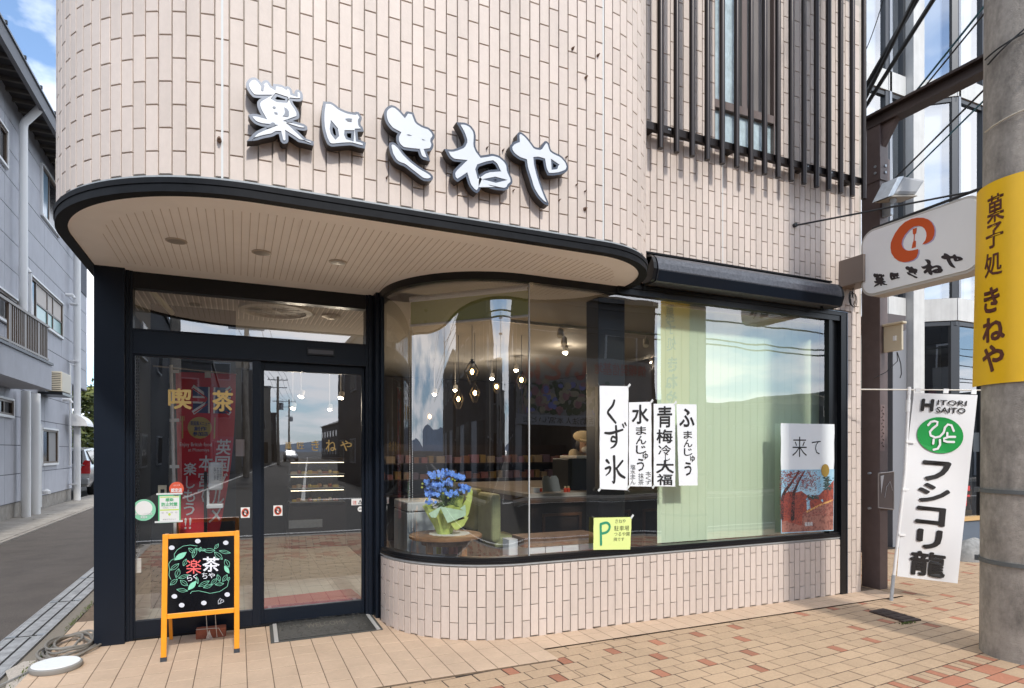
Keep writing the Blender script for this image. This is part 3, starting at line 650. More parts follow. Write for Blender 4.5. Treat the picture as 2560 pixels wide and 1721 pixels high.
def cut(y0, y1, z0, z1):
    rects = [(y0, y1, z0, z1)]
    for h in holes:
        nr = []
        for q in rects:
            if h[0] >= q[1] or h[1] <= q[0] or h[2] >= q[3] or h[3] <= q[2]: nr.append(q); continue
            if h[0] > q[0]: nr.append((q[0], h[0], q[2], q[3]))
            if h[1] < q[1]: nr.append((h[1], q[1], q[2], q[3]))
            ya, yb = max(q[0], h[0]), min(q[1], h[1])
            if h[2] > q[2]: nr.append((ya, yb, q[2], h[2]))
            if h[3] < q[3]: nr.append((ya, yb, h[3], q[3]))
        rects = nr
    return rects
for i in range(15):
    ye = YE1 if Z0[i] < 3.2 else YE2; y = 5.0+(.9 if i % 2 else 0)
    y = 5.0
    while y < ye-.05:
        y2 = min(y+3.03, ye)
        for q in cut(y, y2, Z0[i], Z0[i+1]):
            b = gslab(MB(), q[0]+.006, q[1]-.006, q[2]+.008, q[3]-.008, 0, .012); mk('cladding_panel', b, M_CLAD, GB)
        y = y2
M_SASH = mat('brown_sash', (.13, .09, .06), .4, metal=.3); M_CURT = mat('pale_curtain', (.62, .57, .52), .8); M_GREENG = mat('frosted_green', (.25, .42, .38), .25); M_DARKG = mat('dark_window', (.015, .016, .018), .12)
def gwin(h, label, kinds, mull, rail=None):
    y0, y1, z0, z1 = h
    b = MB()
    f = .045
    gslab(b, y0, y1, z0, z0+f, .03, .1); gslab(b, y0, y1, z1-f, z1, .03, .1); gslab(b, y0, y0+f, z0, z1, .03, .1); gslab(b, y1-f, y1, z0, z1, .03, .1)
    for m in mull: gslab(b, y0+(y1-y0)*m-.03, y0+(y1-y0)*m+.03, z0, z1, .02, .1)
    o = mk('window', b, M_SASH, GB)
    ms = [0]+list(mull)+[1]
    for k, kd in enumerate(kinds):
        ya, yb = y0+(y1-y0)*ms[k], y0+(y1-y0)*ms[k+1]
        if rail and kd is M_CURT:
            zr = z0+(z1-z0)*rail
            mk('pane', gslab(MB(), ya, yb, z0, zr, .0, .02), M_GREENG, o); mk('pane', gslab(MB(), ya, yb, zr+.04, z1, .0, .02), M_CURT, o); mk('transom_bar', gslab(MB(), ya, yb, zr, zr+.04, .02, .02), M_SASH, o)
        else: mk('pane', gslab(MB(), ya, yb, z0, z1, .0, .02), kd, o)
    b = MB(); gslab(b, y0-.05, y0, z0-.05, z1+.04, .05, .0); gslab(b, y1, y1+.05, z0-.05, z1+.04, .05, .0); gslab(b, y0, y1, z1, z1+.04, .06, .0); gslab(b, y0, y1, z0-.05, z0, .06, .0); mk('casing', b, M_WHITE, o)
gwin(holes[0], '', [M_DARKG, mat('curtain_grey', (.30, .29, .28), .7)], [.45])
gwin(holes[1], '', [M_DARKG, M_CURT, M_CURT, M_CURT], [.16, .50, .68], .42)
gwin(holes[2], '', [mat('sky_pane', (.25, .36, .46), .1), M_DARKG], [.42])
for h in holes[3:]: gwin(h, '', [M_DARKG, M_DARKG], [.7])
# balcony
bx0 = -3.55
def bslab(b, y0, y1, z0, z1, x0, x1): return b.box(x0, x1, y0, y1, z0, z1)
mk('balcony', bslab(MB(), 5, 8.17, 2.72, 3.20, -4.3, bx0), M_CLAD, GB) if False else None
yb_end = onx(129, 980, bx0).y
zb0, zb1 = onx(128, 976, bx0).z, onx(131, 916, bx0).z
bal = mk('balcony', MB().box(-4.5, bx0, 5, yb_end, zb0, zb1), M_CLAD, GB)
mk('coping', MB().box(-4.5, bx0+.03, 5, yb_end+.03, zb1, zb1+.05), mat('dark_coping', (.10, .10, .11), .5), bal)
zr = onx(122, 816, bx0-.05).z
b = MB(); b.box(bx0-.09, bx0-.03, 5, yb_end-.03, zr-.05, zr); b.box(bx0-.08, bx0-.04, 5, yb_end-.03, zb1+.10, zb1+.14); b.box(-4.3, bx0-.03, yb_end-.07, yb_end-.03, zr-.05, zr); ra = mk('railing', b, M_SASH, bal)
y = 9.0; k = 0
while y < yb_end-.05:
    mk('baluster', MB().box(bx0-.075, bx0-.045, y, y+(.09 if k % 8 == 0 else .032), zb1+.05, zr-.05), M_SASH, ra); y += .105; k += 1
# eaves
ex = -3.72
def ze(y): return onx(0, 42, ex).z
e0 = onx(-40, -30, ex); e1 = onx(154, 339, ex); zE = (onx(0, 42, ex).z+e1.z)/2
b = MB(); b.box(ex-.03, ex+.05, 5, YE2+.5, zE-.32, zE-.02); fas = mk('fascia', b, mat('grey_fascia', (.16, .16, .17), .6), GB)
mk('roof', MB().add([(ex+.08, 5, zE), (ex+.08, YE2+.55, zE), (-8, YE2+.55, zE+1.6), (-8, 5, zE+1.6), (ex+.08, 5, zE-.04), (ex+.08, YE2+.55, zE-.04), (-8, YE2+.55, zE+1.5), (-8, 5, zE+1.5)], [(0, 1, 2, 3), (7, 6, 5, 4), (0, 4, 5, 1), (1, 5, 6, 2), (0, 3, 7, 4)]), mat('bluegrey_roof', (.26, .29, .33), .5), GB)
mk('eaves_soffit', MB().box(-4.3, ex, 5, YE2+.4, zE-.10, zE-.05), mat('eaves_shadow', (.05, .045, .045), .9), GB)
y = 9
while y < YE2+.3: mk('rafter', MB().box(-4.28, ex-.04, y, y+.06, zE-.17, zE-.10), mat('old_rafter', (.13, .115, .10), .9), GB); y += .42
b = MB(); y = 9.
while y < YE2: b.box(ex+.05, ex+.10, y, y+.04, zE-.02, zE+.04); y += 1.03
mk('snow_guard', b, M_FRAME, GB)
# pipes
def pipe(name, pts, r, m=M_WHITE): return mk(name, MB().tube(pts, r, 12), m, GB, smooth=True)
def gp(px, py, x): return onx(px, py, x)
p0 = gp(69, 640, -3.98); pt = gp(69, 308, -3.98); pe = gp(104, 268, ex+.0)
pipe('downpipe', [(-4.05, p0.y, zb1+.05), (-4.05, p0.y, pt.z-.1), (-4.03, p0.y, pt.z), (ex-.0, pe.y, pe.z)], .075)
for px, xx in ((64.6, -4.08), (87.5, -4.08)):
    q = gp(px, 1285, xx); pipe('downpipe', [(xx, q.y, .0), (xx, q.y, zb0)], .085 if px < 80 else .10)
q = gp(195, 1200, -4.12); pipe('downpipe', [(-4.14, q.y, 0), (-4.14, q.y, 9.0)], .085)
for z_ in (.45, 2.0, 3.9, 5.5, 7.2): mk('pipe_bracket', MB().box(-4.3, -4.10, q.y-.13, q.y+.12, z_, z_+.035), M_WHITE, GB)
q = gp(175, 1100, -4.2); pipe('conduit', [(-4.2, q.y, gp(175, 1165, -4.2).z), (-4.2, q.y, gp(175, 910, -4.2).z), (-4.2, q.y+.5, gp(175, 910, -4.2).z+.02)], .025)
q = gp(101, 1200, -4.18); pipe('conduit', [(-4.18, q.y, .1), (-4.18, q.y, gp(101, 1060, -4.18).z)], .03)
for px, py in ((60, 672), (175, 738), (168, 1000)):
    q = gp(px, py, -4.18); pipe('vent_pipe', [(-4.28, q.y, q.z), (-4.12, q.y, q.z), (-4.08, q.y, q.z-.08)], .045)
q = gp(113, 1228, -4.22); mk('vent_hood', MB().lathe([(.02, .05), (.09, 0), (.09, -.07)], (-4.2, q.y, q.z), 14), M_WHITE, GB)
q0, q1 = gp(173, 1065, -4.25), gp(203, 1043, -3.9)
b = MB(); n = 8; v = []
for i in range(n+1):
    a = i/n*math.pi/2; v += [(-4.25+.42*math.sin(a), q0.y, q0.z-.0+.34*math.cos(a)), (-4.25+.42*math.sin(a), q0.y+.8, q0.z+.34*math.cos(a))]
b.add(v, [(2*i, 2*i+1, 2*i+3, 2*i+2) for i in range(n)]); b.add([v[2*i] for i in range(n+1)]+[(-4.25, q0.y, q0.z)], [tuple(range(n+2))]); mk('door_canopy', b, M_WHITE, GB)
# dark upper volume at the far end
b = MB(); gslab(b, YE1+.6, YE2-.1, gp(222, 742, -4.3).z, 7.5, .02, 3); mk('dark_brick_panel', b, mat('dark_small_brick', (.10, .105, .125), .8, var=.25, vscale=25), GB)
# air conditioner under the balcony
q = gp(148, 930, -3.9)
AC = thing('air_conditioner', 'cream outdoor air conditioner unit hung on the grey building beside the balcony', 'air conditioner', (-3.95, q.y, gp(148, 983, -3.9).z))
za0, za1 = gp(148, 980, -3.9).z, gp(148, 930, -3.9).z
M_CREAM = mat('cream_plastic', (.62, .56, .44), .5)
mk('case', MB().box(-4.15, -3.82, q.y-.1, q.y+.75, za0, za1), M_CREAM, AC, bevel=.02)
for i in range(9): mk('grille_slat', MB().box(-4.12, -3.85, q.y-.125, q.y-.10, za0+.06+i*(za1-za0-.1)/9, za0+.06+i*(za1-za0-.1)/9+.025), M_CREAM, AC)
mk('grille_back', MB().box(-4.12, -3.85, q.y-.108, q.y-.101, za0+.05, za1-.04), M_FRAME, AC)
mk('bracket', MB().box(-4.28, -3.8, q.y-.15, q.y+.8, za0-.08, za0-.02), M_FRAME, AC)
# ------------------------------------------------------------------ car and trees at the end of the alley
def make_car(x, y, label, m, rot=0, group=None):
    t = thing('parked_car', label, 'car', (x, y, -.02), group)
    Lc, W = 4.3, 1.72
    def P(a, c, z): return (x+a, y+c, z)
    # body as stacked cross sections from the rear (c=0) to the nose (c=Lc)
    secs = [(.0, .42, .62, .98, .72), (.05, .30, .84, 1.02, .80), (.35, .28, .86, 1.46, .64), (1.3, .28, .86, 1.52, .66), (2.2, .28, .86, 1.50, .66), (2.9, .28, .86, 1.08, .72), (3.6, .28, .84, .98, .74), (4.15, .32, .78, .82, .70), (4.3, .42, .66, .66, .60)]
    b = MB(); v = []
    for c, zl, hw, zt, tw in secs:
        zm = min(.98, zt-.05)
        v += [P(-hw*.92, c, zl), P(-hw, c, zl+.18), P(-hw, c, zm*.9), P(-hw*.97, c, zm), P(-tw, c, zt-.02), P(-tw*.8, c, zt), P(tw*.8, c, zt), P(tw, c, zt-.02), P(hw*.97, c, zm), P(hw, c, zm*.9), P(hw, c, zl+.18), P(hw*.92, c, zl)]
    n = 12; f = []
    for i in range(len(secs)-1): f += [(i*n+k, (i+1)*n+k, (i+1)*n+(k+1) % n, i*n+(k+1) % n) for k in range(n)]
    f += [tuple(range(n)), tuple(range(len(f)and (len(secs))*n-1, (len(secs)-1)*n-1, -1))]
    b.add(v, f); body = mk('body', b, m, t, smooth=True)
    G = mat('car_glass', (.02, .025, .03), .08, spec=.8)
    b = MB(); b.add([P(-.62, .045, 1.02), P(.62, .045, 1.02), P(.56, .32, 1.40), P(-.56, .32, 1.40)], [(0, 1, 2, 3)]); b.add([P(q[0], q[1]-.02, q[2]) for q in ((-.66, .05, 1.0), (.66, .05, 1.0), (.6, .33, 1.41), (-.6, .33, 1.41))], [(0, 1, 2, 3)]); mk('rear_window', b, G, t)
    for sx in (-1, 1):
        b = MB(); b.add([P(sx*.865, .5, .99), P(sx*.865, 2.75, .99), P(sx*.69, 2.3, 1.44), P(sx*.675, .55, 1.42)], [(0, 1, 2, 3) if sx > 0 else (3, 2, 1, 0)]); mk('side_window', b, G, t)
        b = MB(); b.add([P(sx*.60, -.01, .72), P(sx*.85, .02, .72), P(sx*.86, .10, .75), P(sx*.84, .12, 1.1), P(sx*.72, .07, 1.12), P(sx*.62, .02, .95)], [(0, 1, 2, 3, 4, 5) if sx > 0 else (5, 4, 3, 2, 1, 0)])
        b.slab([P(sx*.58, -.015, .70), P(sx*.86, -.0, .70), P(sx*.86, .02, 1.10), P(sx*.70, .02, 1.10)], (0, .05, 0)); mk('tail_light', b, mat('red_lens', (.45, .01, .012), .2, spec=.7), t)
        b = MB(); b.box(x+sx*.45-.18, x+sx*.45+.18, y+4.24, y+4.33, .55, .68); mk('headlight', b, mat('head_lens', (.8, .8, .8), .2), t)
        for c in (.8, 3.4):
            wh = mk('wheel', MB().cyl(P(sx*.68, c, .30), P(sx*.88, c, .30), .30, n=20), M_FRAME, t); mk('rim', MB().cyl(P(sx*.86, c, .30), P(sx*.888, c, .30), .19, .17, n=14), M_STEEL, wh)
    b = MB(); b.box(x-.84, x+.84, y-.08, y+.1, .36, .56); mk('bumper', b, m, t, bevel=.03)
    b = MB(); b.box(x-.17, x+.17, y-.095, y-.08, .62, .77); mk('number_plate', b, M_WHITE, t)
    return t
CAR = make_car(-5.03, 18.4, 'silver hatchback parked behind the grey building, seen from the rear', mat('silver_car_paint', (.42, .43, .44), .28, metal=.6, coat=.6))
M_LEAF = mat('broad_leaf_green', (.075, .115, .028), .6, var=.5, vscale=3, col2=(.16, .17, .035)); M_BARK = mat('bark', (.11, .08, .055), .9, var=.3, vscale=20)
def tree(name, x, y, h, r, label, n=2600, leaf=.13, m=None, seed=1, group=None, z0=.35):
    rg = random.Random(seed); t = thing(name, label, 'tree' if h > 2 else 'bush', (x, y, 0), group)
    b = MB(); b.tube([(x, y, -.03), (x+.05, y, h*.35), (x-.03, y+.1, h*.75)], [.11, .08, .03], 8)
    for i in range(7):
        a = rg.random()*6.28; b.tube([(x, y, h*(.2+.06*i)), (x+math.cos(a)*r*.4, y+math.sin(a)*r*.4, h*(.35+.07*i)), (x+math.cos(a)*r*.7, y+math.sin(a)*r*.7, h*(.42+.07*i))], [.05, .03, .012], 6)
    mk('trunk', b, M_BARK, t)
    b = MB(); cl = [(rg.gauss(0, r*.45), rg.gauss(0, r*.45), rg.uniform(z0, .95)*h, rg.uniform(.25, .5)*r) for i in range(26)]
    for i in range(n):
        c = rg.choice(cl); d = Vector((rg.gauss(0, 1), rg.gauss(0, 1), rg.gauss(0, .8))).normalized()*c[3]*rg.uniform(.6, 1.05)
        p = Vector((x+c[0], y+c[1], c[2]))+d
        if p.z < .1: continue
        a = Vector((rg.gauss(0, 1), rg.gauss(0, 1), rg.gauss(0, .6))).normalized(); q = a.orthogonal().normalized(); s = leaf*rg.uniform(.5, 1.1)
        b.add([p-a*s, p-q*s*.45, p+a*s, p+q*s*.45], [(0, 1, 2, 3)])
    mk('crown', b, m or M_LEAF, t); return t
tree('broadleaf_tree', -6.2, 27.5, 4.3, 1.9, 'leafy green tree beyond the silver car, right of the grey building', seed=3, n=5200, leaf=.16)
tree('broadleaf_tree', -4.3, 30.0, 3.9, 1.8, 'yellowish green tree next to the black corner post, behind the silver car', seed=5, n=4600, leaf=.16)
b = MB(); b.box(-30, 14, 34, 34.3, 0, 1.1); tag(mk('block_wall', b, M_CONC), 'low concrete wall far behind the trees at the end of the alley', 'wall')
# ================================================================== WHITE AND GLASS BUILDING ON THE RIGHT
WB = thing('glass_building', 'pale panelled building with tall sky-reflecting windows behind the brown steel post', 'building', (9, 1.8, 0))
YB = 1.8
M_WPAN = mat('streaky_white_panel', (.60, .60, .58), .6, var=.06, vscale=6, stain=.16, stscale=(5, 5, .3)); M_MULL = mat('dark_grey_mullion', (.060, .064, .070), .4, metal=.3); M_MULL2 = mat('grey_mullion', (.30, .32, .35), .4, metal=.3)
M_SKYG = glass_mat('mirror_glass', .38, (.75, .80, .84), wav=.006, wscale=1.1); M_SHOPG = glass_mat('shop_glass', .30, (.45, .47, .47), wav=.002, wscale=1)
M_INT = mat('dim_interior', (.10, .10, .10), .9); M_PALEREFL = mat('painted_cloud_reflection', (.66, .70, .74), .8)
def bp(px, py, y=YB): return ony(px, py, y)
xs = [bp(2166, 500).x-.35, bp(2213, 500).x, bp(2257, 500).x, bp(2284, 500).x, bp(2380, 500, YB-.3).x, bp(2454, 500, YB-.33).x, bp(2560, 500, YB-.33).x, bp(2700, 500).x, bp(2900, 500).x]
def yb_(x): return YB-.33*min(1, max(0, (x-xs[3])/(xs[4]-xs[3])))
z1t, z1b = bp(2390, 200, YB-.3).z, bp(2390, 252, YB-.3).z        # upper spandrel
z2t, z2b = bp(2340, 750, YB-.15).z, bp(2340, 808, YB-.15).z
mk('core_wall', MB().box(6.1, 22, YB+.5, YB+8, 3.0, 11), M_INT, WB); mk('core_wall', MB().box(6.1, 22, YB+3.5, YB+8, 0, 3.0), M_INT, WB)
mk('floor', MB().box(6.1, 22, YB+.1, YB+3.6, .0, .03), M_CONC, WB)
mk('side_wall', MB().box(6.1, 6.3, YB-.02, YB+3.5, 0, 11), M_MULL, WB)
def seg(nm, x0, x1, d0, d1, z0, z1, m): return mk(nm, MB().prism([(x0, yb_(x0)+d0), (x1, yb_(x1)+d0), (x1, yb_(x1)+d1), (x0, yb_(x0)+d1)], z0, z1), m, WB)
seg('pillar', bp(2257, 500).x, bp(2284, 500).x, -.16, .1, 0, 11, M_WPAN)
for i in range(len(xs)-1):
    x0, x1 = xs[i], xs[i+1]
    if i == 2: continue
    for (a, c) in ((z1b, z1t), (z2b, z2t)):
        n = 2 if x1-x0 > 1.1 else 1
        for k in range(n): seg('spandrel_panel', x0+(x1-x0)*k/n+.006, x0+(x1-x0)*(k+1)/n-.006, -.05, .05, a+.01, c-.01, M_WPAN)
        seg('spandrel_shadow_gap', x0, x1, -.03, .1, a-.06, a, M_MULL)
    seg('mullion', x1-.05, x1+.03, -.04, .1, z2t, 11, M_MULL); seg('mullion_cap', x1+.032, x1+.08, -.05, .1, z2t, 11, M_MULL2)
    for (a, c) in ((z2t, z1b-.06), (z1t, 11)):
        P2 = [(x0, yb_(x0)), (x1, yb_(x1))]
        mk('mirror_pane', MB().add([(*P2[0], a), (*P2[1], a), (*P2[1], c), (*P2[0], c)], [(0, 1, 2, 3)]), M_SKYG, WB)
        mk('blind', MB().add([(P2[0][0], P2[0][1]+.12, a), (P2[1][0], P2[1][1]+.12, a), (P2[1][0], P2[1][1]+.12, c), (P2[0][0], P2[0][1]+.12, c)], [(0, 1, 2, 3)]), M_PALEREFL, WB)  # pale sheet added behind the pane, its colour imitates reflected bright cloud
        xm = x0+(x1-x0)*.38; ym = yb_(xm)+.10; mk('reflection_stripe', MB().box(xm, xm+.16, ym, ym+.01, a, c), mat('reflection_stripe_grey', (.50, .56, .62), .8), WB)  # greyer stripe painted into the same imitated reflection
    if i > 2:
        seg('mullion', x1-.06, x1+.06, -.04, .1, .3, z2b, M_MULL)
        P2 = [(x0, yb_(x0)), (x1, yb_(x1))]
        mk('shop_pane', MB().add([(*P2[0], .42), (*P2[1], .42), (*P2[1], z2b), (*P2[0], z2b)], [(0, 1, 2, 3)]), M_SHOPG, WB)
        seg('stall_riser', x0, x1, -.03, .08, 0, .36, mat('slate_riser', (.10, .13, .17), .6)); seg('display_ledge', x0, x1, -.06, .6, .36, .42, mat('pine_ledge', (.55, .36, .16), .5))
YB3 = YB-.33
mk('grey_pier', MB().box(bp(2222, 900).x, bp(2256, 900).x, YB-.06, YB+.1, 0, z2b), mat('grey_pier', (.22, .23, .25), .5), WB)
mk('door', MB().box(bp(2155, 900).x-.3, bp(2176, 900).x, YB-.02, YB+.06, 0, bp(2155, 990).z), M_FRAME, WB)
mk('dim_pane', MB().box(bp(2155, 900).x-.3, bp(2180, 900).x, YB, YB+.05, bp(2155, 990).z, bp(2155, 830).z), mat('brownish_glass', (.08, .075, .06), .15), WB)
mk('dark_fascia', MB().box(bp(2150, 900).x-.3, bp(2222, 900).x, YB-.25, YB, bp(2155, 826).z, bp(2155, 790).z), mat('brown_fascia', (.07, .05, .045), .4), WB)
b = MB()
for p in ([(2154, 735), (2160, 738), (2158, 792), (2153, 790)], [(2161, 740), (2167, 738), (2166, 788), (2161, 792)], [(2168, 740), (2179, 738), (2178, 790), (2172, 800), (2168, 808), (2170, 780)]):
    b.slab([ony(x, y, YB-.33) for x, y in p], (0, .04, 0))
mk('white_letter_shapes', b, mat('sign_white', (.8, .85, .9), .3), WB)
b = MB(); F = quad(ony(2405, 1215, YB3-.004), ony(2425, 1215, YB3-.004), ony(2425, 1265, YB3-.004), ony(2405, 1265, YB3-.004)); patch(b, F, 1, 1, 0, 0, 1, .25); patch(b, F, 1, 1, .3, .3, .6, 1); patch(b, F, 1, 1, 0, .45, 1, .55); mk('red_window_print', b, mat('print_red', (.5, .05, .05), .6), WB)
b = MB(); F = quad(ony(2433, 1082, YB3-.004), ony(2457, 1082, YB3-.004), ony(2457, 1130, YB3-.004), ony(2433, 1130, YB3-.004)); patch(b, F); mk('window_notice', b, mat('notice_dark', (.05, .06, .07), .6), WB)
for px, pz in ((2415, 1305), (2432, 1300)):
    p = ony(px, 1352, YB+.25)
o = ony(2420, 1330, YB+.25)
DR = thing('driftwood_animal', 'small brown driftwood animal figure on the pine ledge inside the right-hand shop window', 'ornament', (o.x, o.y, .42))
b = MB(); b.tube([(o.x-.12, o.y, .62), (o.x, o.y, .66), (o.x+.14, o.y, .70), (o.x+.22, o.y-.02, .74)], [.05, .075, .08, .04], 8); b.tube([(o.x+.2, o.y, .72), (o.x+.27, o.y, .62), (o.x+.29, o.y, .50)], [.045, .035, .02], 6)
for dx_ in (-.1, -.02, .08, .16): b.tube([(o.x+dx_, o.y+random.uniform(-.04, .04), .64), (o.x+dx_+.02, o.y, .52), (o.x+dx_+.05, o.y, .42)], [.035, .022, .018], 6)
mk('body', b, mat('driftwood', (.24, .12, .055), .7, var=.3, vscale=30), DR, smooth=True)
p = onz(2425, 1398, 0)+Vector((0, -.30, 0))
b = MB(); v = []; rg = random.Random(4)
for i in range(9):
    for j in range(14):
        a = i/8*math.pi/2; t = j/14*6.283; rr = 1+.06*math.sin(2*t+1)+rg.uniform(-.015, .015); v.append((p.x+.05+.36*math.cos(a)*math.cos(t)*rr, p.y+.30+.25*math.cos(a)*math.sin(t)*rr, -.01+.27*math.sin(a)*rr))
b.add(v, [(i*14+j, i*14+(j+1) % 14, (i+1)*14+(j+1) % 14, (i+1)*14+j) for i in range(8) for j in range(14)])
tag(mk('boulder', b, mat('grey_boulder', (.26, .26, .25), .8, var=.3, vscale=14, bump=1, bscale=40), smooth=True), 'round grey boulder on the pavement between the white flag and the concrete pole', 'rock')
# ------------------------------------------------------------------ brown steel post and beam
SP = thing('arcade_post', 'dark brown steel post carrying a long beam, between shop corner and white flag', 'post', (5.97, .08, 0))
PXL = ony(2197.5, 1464, .0).x
b = MB(); b.box(PXL, PXL+.12, -.01, .19, 0, 4.72); mk('column', b, M_BROWNP, SP, bevel=.004)
bm0 = onx(2165, 312, PXL); bm1 = onx(2462, 148, PXL)
b = MB()
zc0 = bm0.z
b.box(PXL-.01, PXL+.13, -4.2, .8, 4.70, 4.725); b.box(PXL-.01, PXL+.13, -4.2, .8, 4.82, 4.845); b.box(PXL+.045, PXL+.075, -4.2, .8, 4.725, 4.82); mk('beam', b, mat('beam_brown', (.045, .030, .026), .5), SP)
zj0, zj1 = ony(2197, 530, 0).z, ony(2197, 395, 0).z
b = MB(); b.box(PXL-.012, PXL+.132, -.022, .20, zj0+.32, zj1); mk('splice_plate', b, M_BROWNP, SP, bevel=.002)
for z in (zj0+.40, zj1-.08):
    for y in (.03, .15): mk('bolt', MB().cyl((PXL-.02, y, z), (PXL-.005, y, z), .014, n=6), M_STEEL, SP)
    mk('bolt', MB().cyl((PXL+.06, -.032, z), (PXL+.06, -.02, z), .014, n=6), M_STEEL, SP)
mk('gusset', MB().slab([(PXL+.03, -.01, 4.70), (PXL+.03, -.16, 4.70), (PXL+.03, -.01, 4.48)], (.06, 0, 0)), M_BROWNP, SP); mk('gusset', MB().slab([(PXL+.03, .19, 4.70), (PXL+.03, .19, 4.48), (PXL+.03, .36, 4.70)], (.06, 0, 0)), M_BROWNP, SP)
F = quad(ony(2201, 1012, -.014), ony(2212, 1012, -.014), ony(2212, 1128, -.014), ony(2200, 1128, -.014))
b = MB(); patch(b, F); pl = mk('name_strip', b, mat('strip_mauve', (.20, .14, .13), .6), SP)
b = MB(); column(b, 'このみちは本宮駅', quad(*[F(u, v)+Vector((0, -.002, 0)) for u, v in ((0, 0), (1, 0), (1, 1), (0, 1))]), .2, .03, .8, .97, .0) if False else [b.cyl(F(.5, .04+i*.07)+Vector((0, -.003, 0)), F(.5+.25*(-1)**i, .07+i*.07)+Vector((0, -.003, 0)), .004, n=4) for i in range(13)]
mk('worn_scribble', b, mat('worn_dark', (.06, .045, .04), .8), pl)
ph = thing('notice_holder', 'empty clear plastic notice holder screwed to the brown post', 'holder', tuple(ony(2217, 1230, -.03)))
c = [ony(x, y, -.03) for x, y in ((2196, 1184), (2234, 1180), (2234, 1274), (2196, 1270))]
mk('backing', MB().slab(c, (0, .008, 0)), mat('holder_back', (.16, .13, .12), .25), ph)
b = MB()
for i in range(4): b.cyl(c[i], c[(i+1) % 4], .006, n=6)
mk('rim', b, mat('clear_rim', (.35, .32, .30), .2), ph)
b = MB(); F = quad(*c, off=(0, -.004, 0)); b.add([F(.12, .08), F(.35, .06), F(.2, .45), F(.15, .6)], [(0, 1, 2, 3)]); b.tube([F(.4, .7), F(.5, .4), F(.75, .25), F(.9, .5)], .002, 4); mk('scuff', b, mat('scuff_white', (.55, .55, .56), .5), ph)
for z in (1184, 1272): mk('screw', MB().cyl(ony(2188, z, 0)+Vector((-.03, .05, 0)), ony(2188, z, 0)+Vector((.0, .05, 0)), .012, n=8), M_STEEL, SP)
# junction box
M_JB = mat('ivory_box', (.66, .58, .42), .45)
c = ony(2228, 845, -.15)
JB = thing('junction_box', 'ivory weatherproof junction box on the brown post below the hanging shop sign', 'box', (PXL+.15, -.1, ony(2228, 877, -.1).z))
z0, z1 = ony(2228, 876, -.15).z, ony(2228, 810, -.15).z
x0, x1 = ony(2205, 845, .0).x+.00, ony(2258, 845, -.2).x
mk('case', MB().box(x0, x1, -.20, -.012, z0, z1), M_JB, JB, bevel=.008)
mk('lid', MB().box(x0-.02, x1+.02, -.225, -.01, z1, z1+.022), M_JB, JB, bevel=.004); mk('latch', MB().box(x0-.012, x0, -.15, -.12, z0+.1, z0+.15), M_WHITE, JB)
mk('ridge', MB().box(x0-.004, x0+.02, -.204, -.185, z0+.005, z1-.005), M_JB, JB)
b = MB(); b.tube([(x0+.08, -.1, z0), (x0+.09, -.10, z0-.09), (x0-.02, -.06, z0-.2), (x0-.12, .0, z0-.26)], .004, 6); b.tube([(x0+.085, -.1, z0), (x0+.11, -.12, z0-.12), (x0+.12, -.12, z0-.22), (x0+.10, -.12, z0-.26)], .005, 6); mk('cable_tail', b, M_CABLE, JB, smooth=True)
# floodlight
FL = thing('floodlight', 'silver-grey floodlight tilted on a bracket above the hanging shop sign', 'lamp', tuple(ony(2240, 510, -.2)))
yq = -.25
pts = [(2230, 505), (2216, 491), (2248, 440), (2260, 436), (2318, 446), (2322, 455), (2295, 490), (2270, 486)]
A = [ony(x, y, yq) for x, y in pts]
mk('housing', MB().slab([ony(x, y, yq) for x, y in ((2235, 487), (2262, 438), (2318, 448), (2292, 488))], (.0, .18, 0)), mat('floodlight_grey', (.30, .305, .31), .45, metal=.2), FL, bevel=.035)
mk('underside', MB().slab([ony(x, y, yq+.005) for x, y in ((2228, 492), (2235, 487), (2292, 488), (2294, 491))], (.0, .17, 0)), mat('floodlight_under', (.30, .27, .22), .5), FL)
mk('grille', MB().slab([ony(x, y, yq+.01) for x, y in ((2220, 492), (2245, 443), (2260, 440), (2234, 488))], (.0, .16, 0)), M_STEEL, FL)
b = MB(); b.box(PXL+.03, PXL+.07, -.10, -.01, ony(2232, 545, -.05).z, ony(2232, 500, -.05).z); b.cyl(ony(2233, 502, -.1), ony(2233, 502, -.2), .03, n=8); mk('bracket', b, M_STEEL, FL)
# ------------------------------------------------------------------ concrete utility pole with yellow wrap sign
PCX, PCY, PR = 4.943, -1.748, .272
UP = thing('utility_pole', 'thick stained concrete utility pole at the right edge carrying a yellow shop sign', 'pole', (PCX, PCY, 0))
b = MB(); pr = [(PR-(z*.006), z) for z in [-.02]+[i*.5 for i in range(1, 25)]]; b.lathe(pr, (PCX, PCY, 0), 48); mk('shaft', b, M_POLE, UP, smooth=True)
za = CAM.z; zt_ = 4.36
for py in (1230, 1402):
    z = 1.4-(py-1128)/FPX*4.3
    b = MB(); b.lathe([(PR+.0, 0), (PR+.007, .0), (PR+.007, .026), (PR, .026)], (PCX, PCY, z), 48); b.box(PCX-PR-.025, PCX-PR+.01, PCY-.02, PCY+.02, z-.004, z+.03, Matrix.Translation((PCX, PCY, 0))@Matrix.Rotation(R(-60), 4, 'Z')@Matrix.Translation((-PCX, -PCY, 0))); mk('steel_band', b, mat('band_grey', (.10, .11, .11), .6), UP)
mk('step_bolt', MB().cyl((PCX-.15, PCY-.15, 3.93), (PCX-.30, PCY-.30, 3.95), .011, n=8).cyl((PCX-.30, PCY-.30, 3.95), (PCX-.31, PCY-.31, 3.951), .017, n=10), M_STEEL, UP)
mk('bolt_hole', MB().cyl((PCX-.20, PCY-.16, 4.36), (PCX-.222, PCY-.165, 4.362), .02, n=10), M_FRAME, UP)
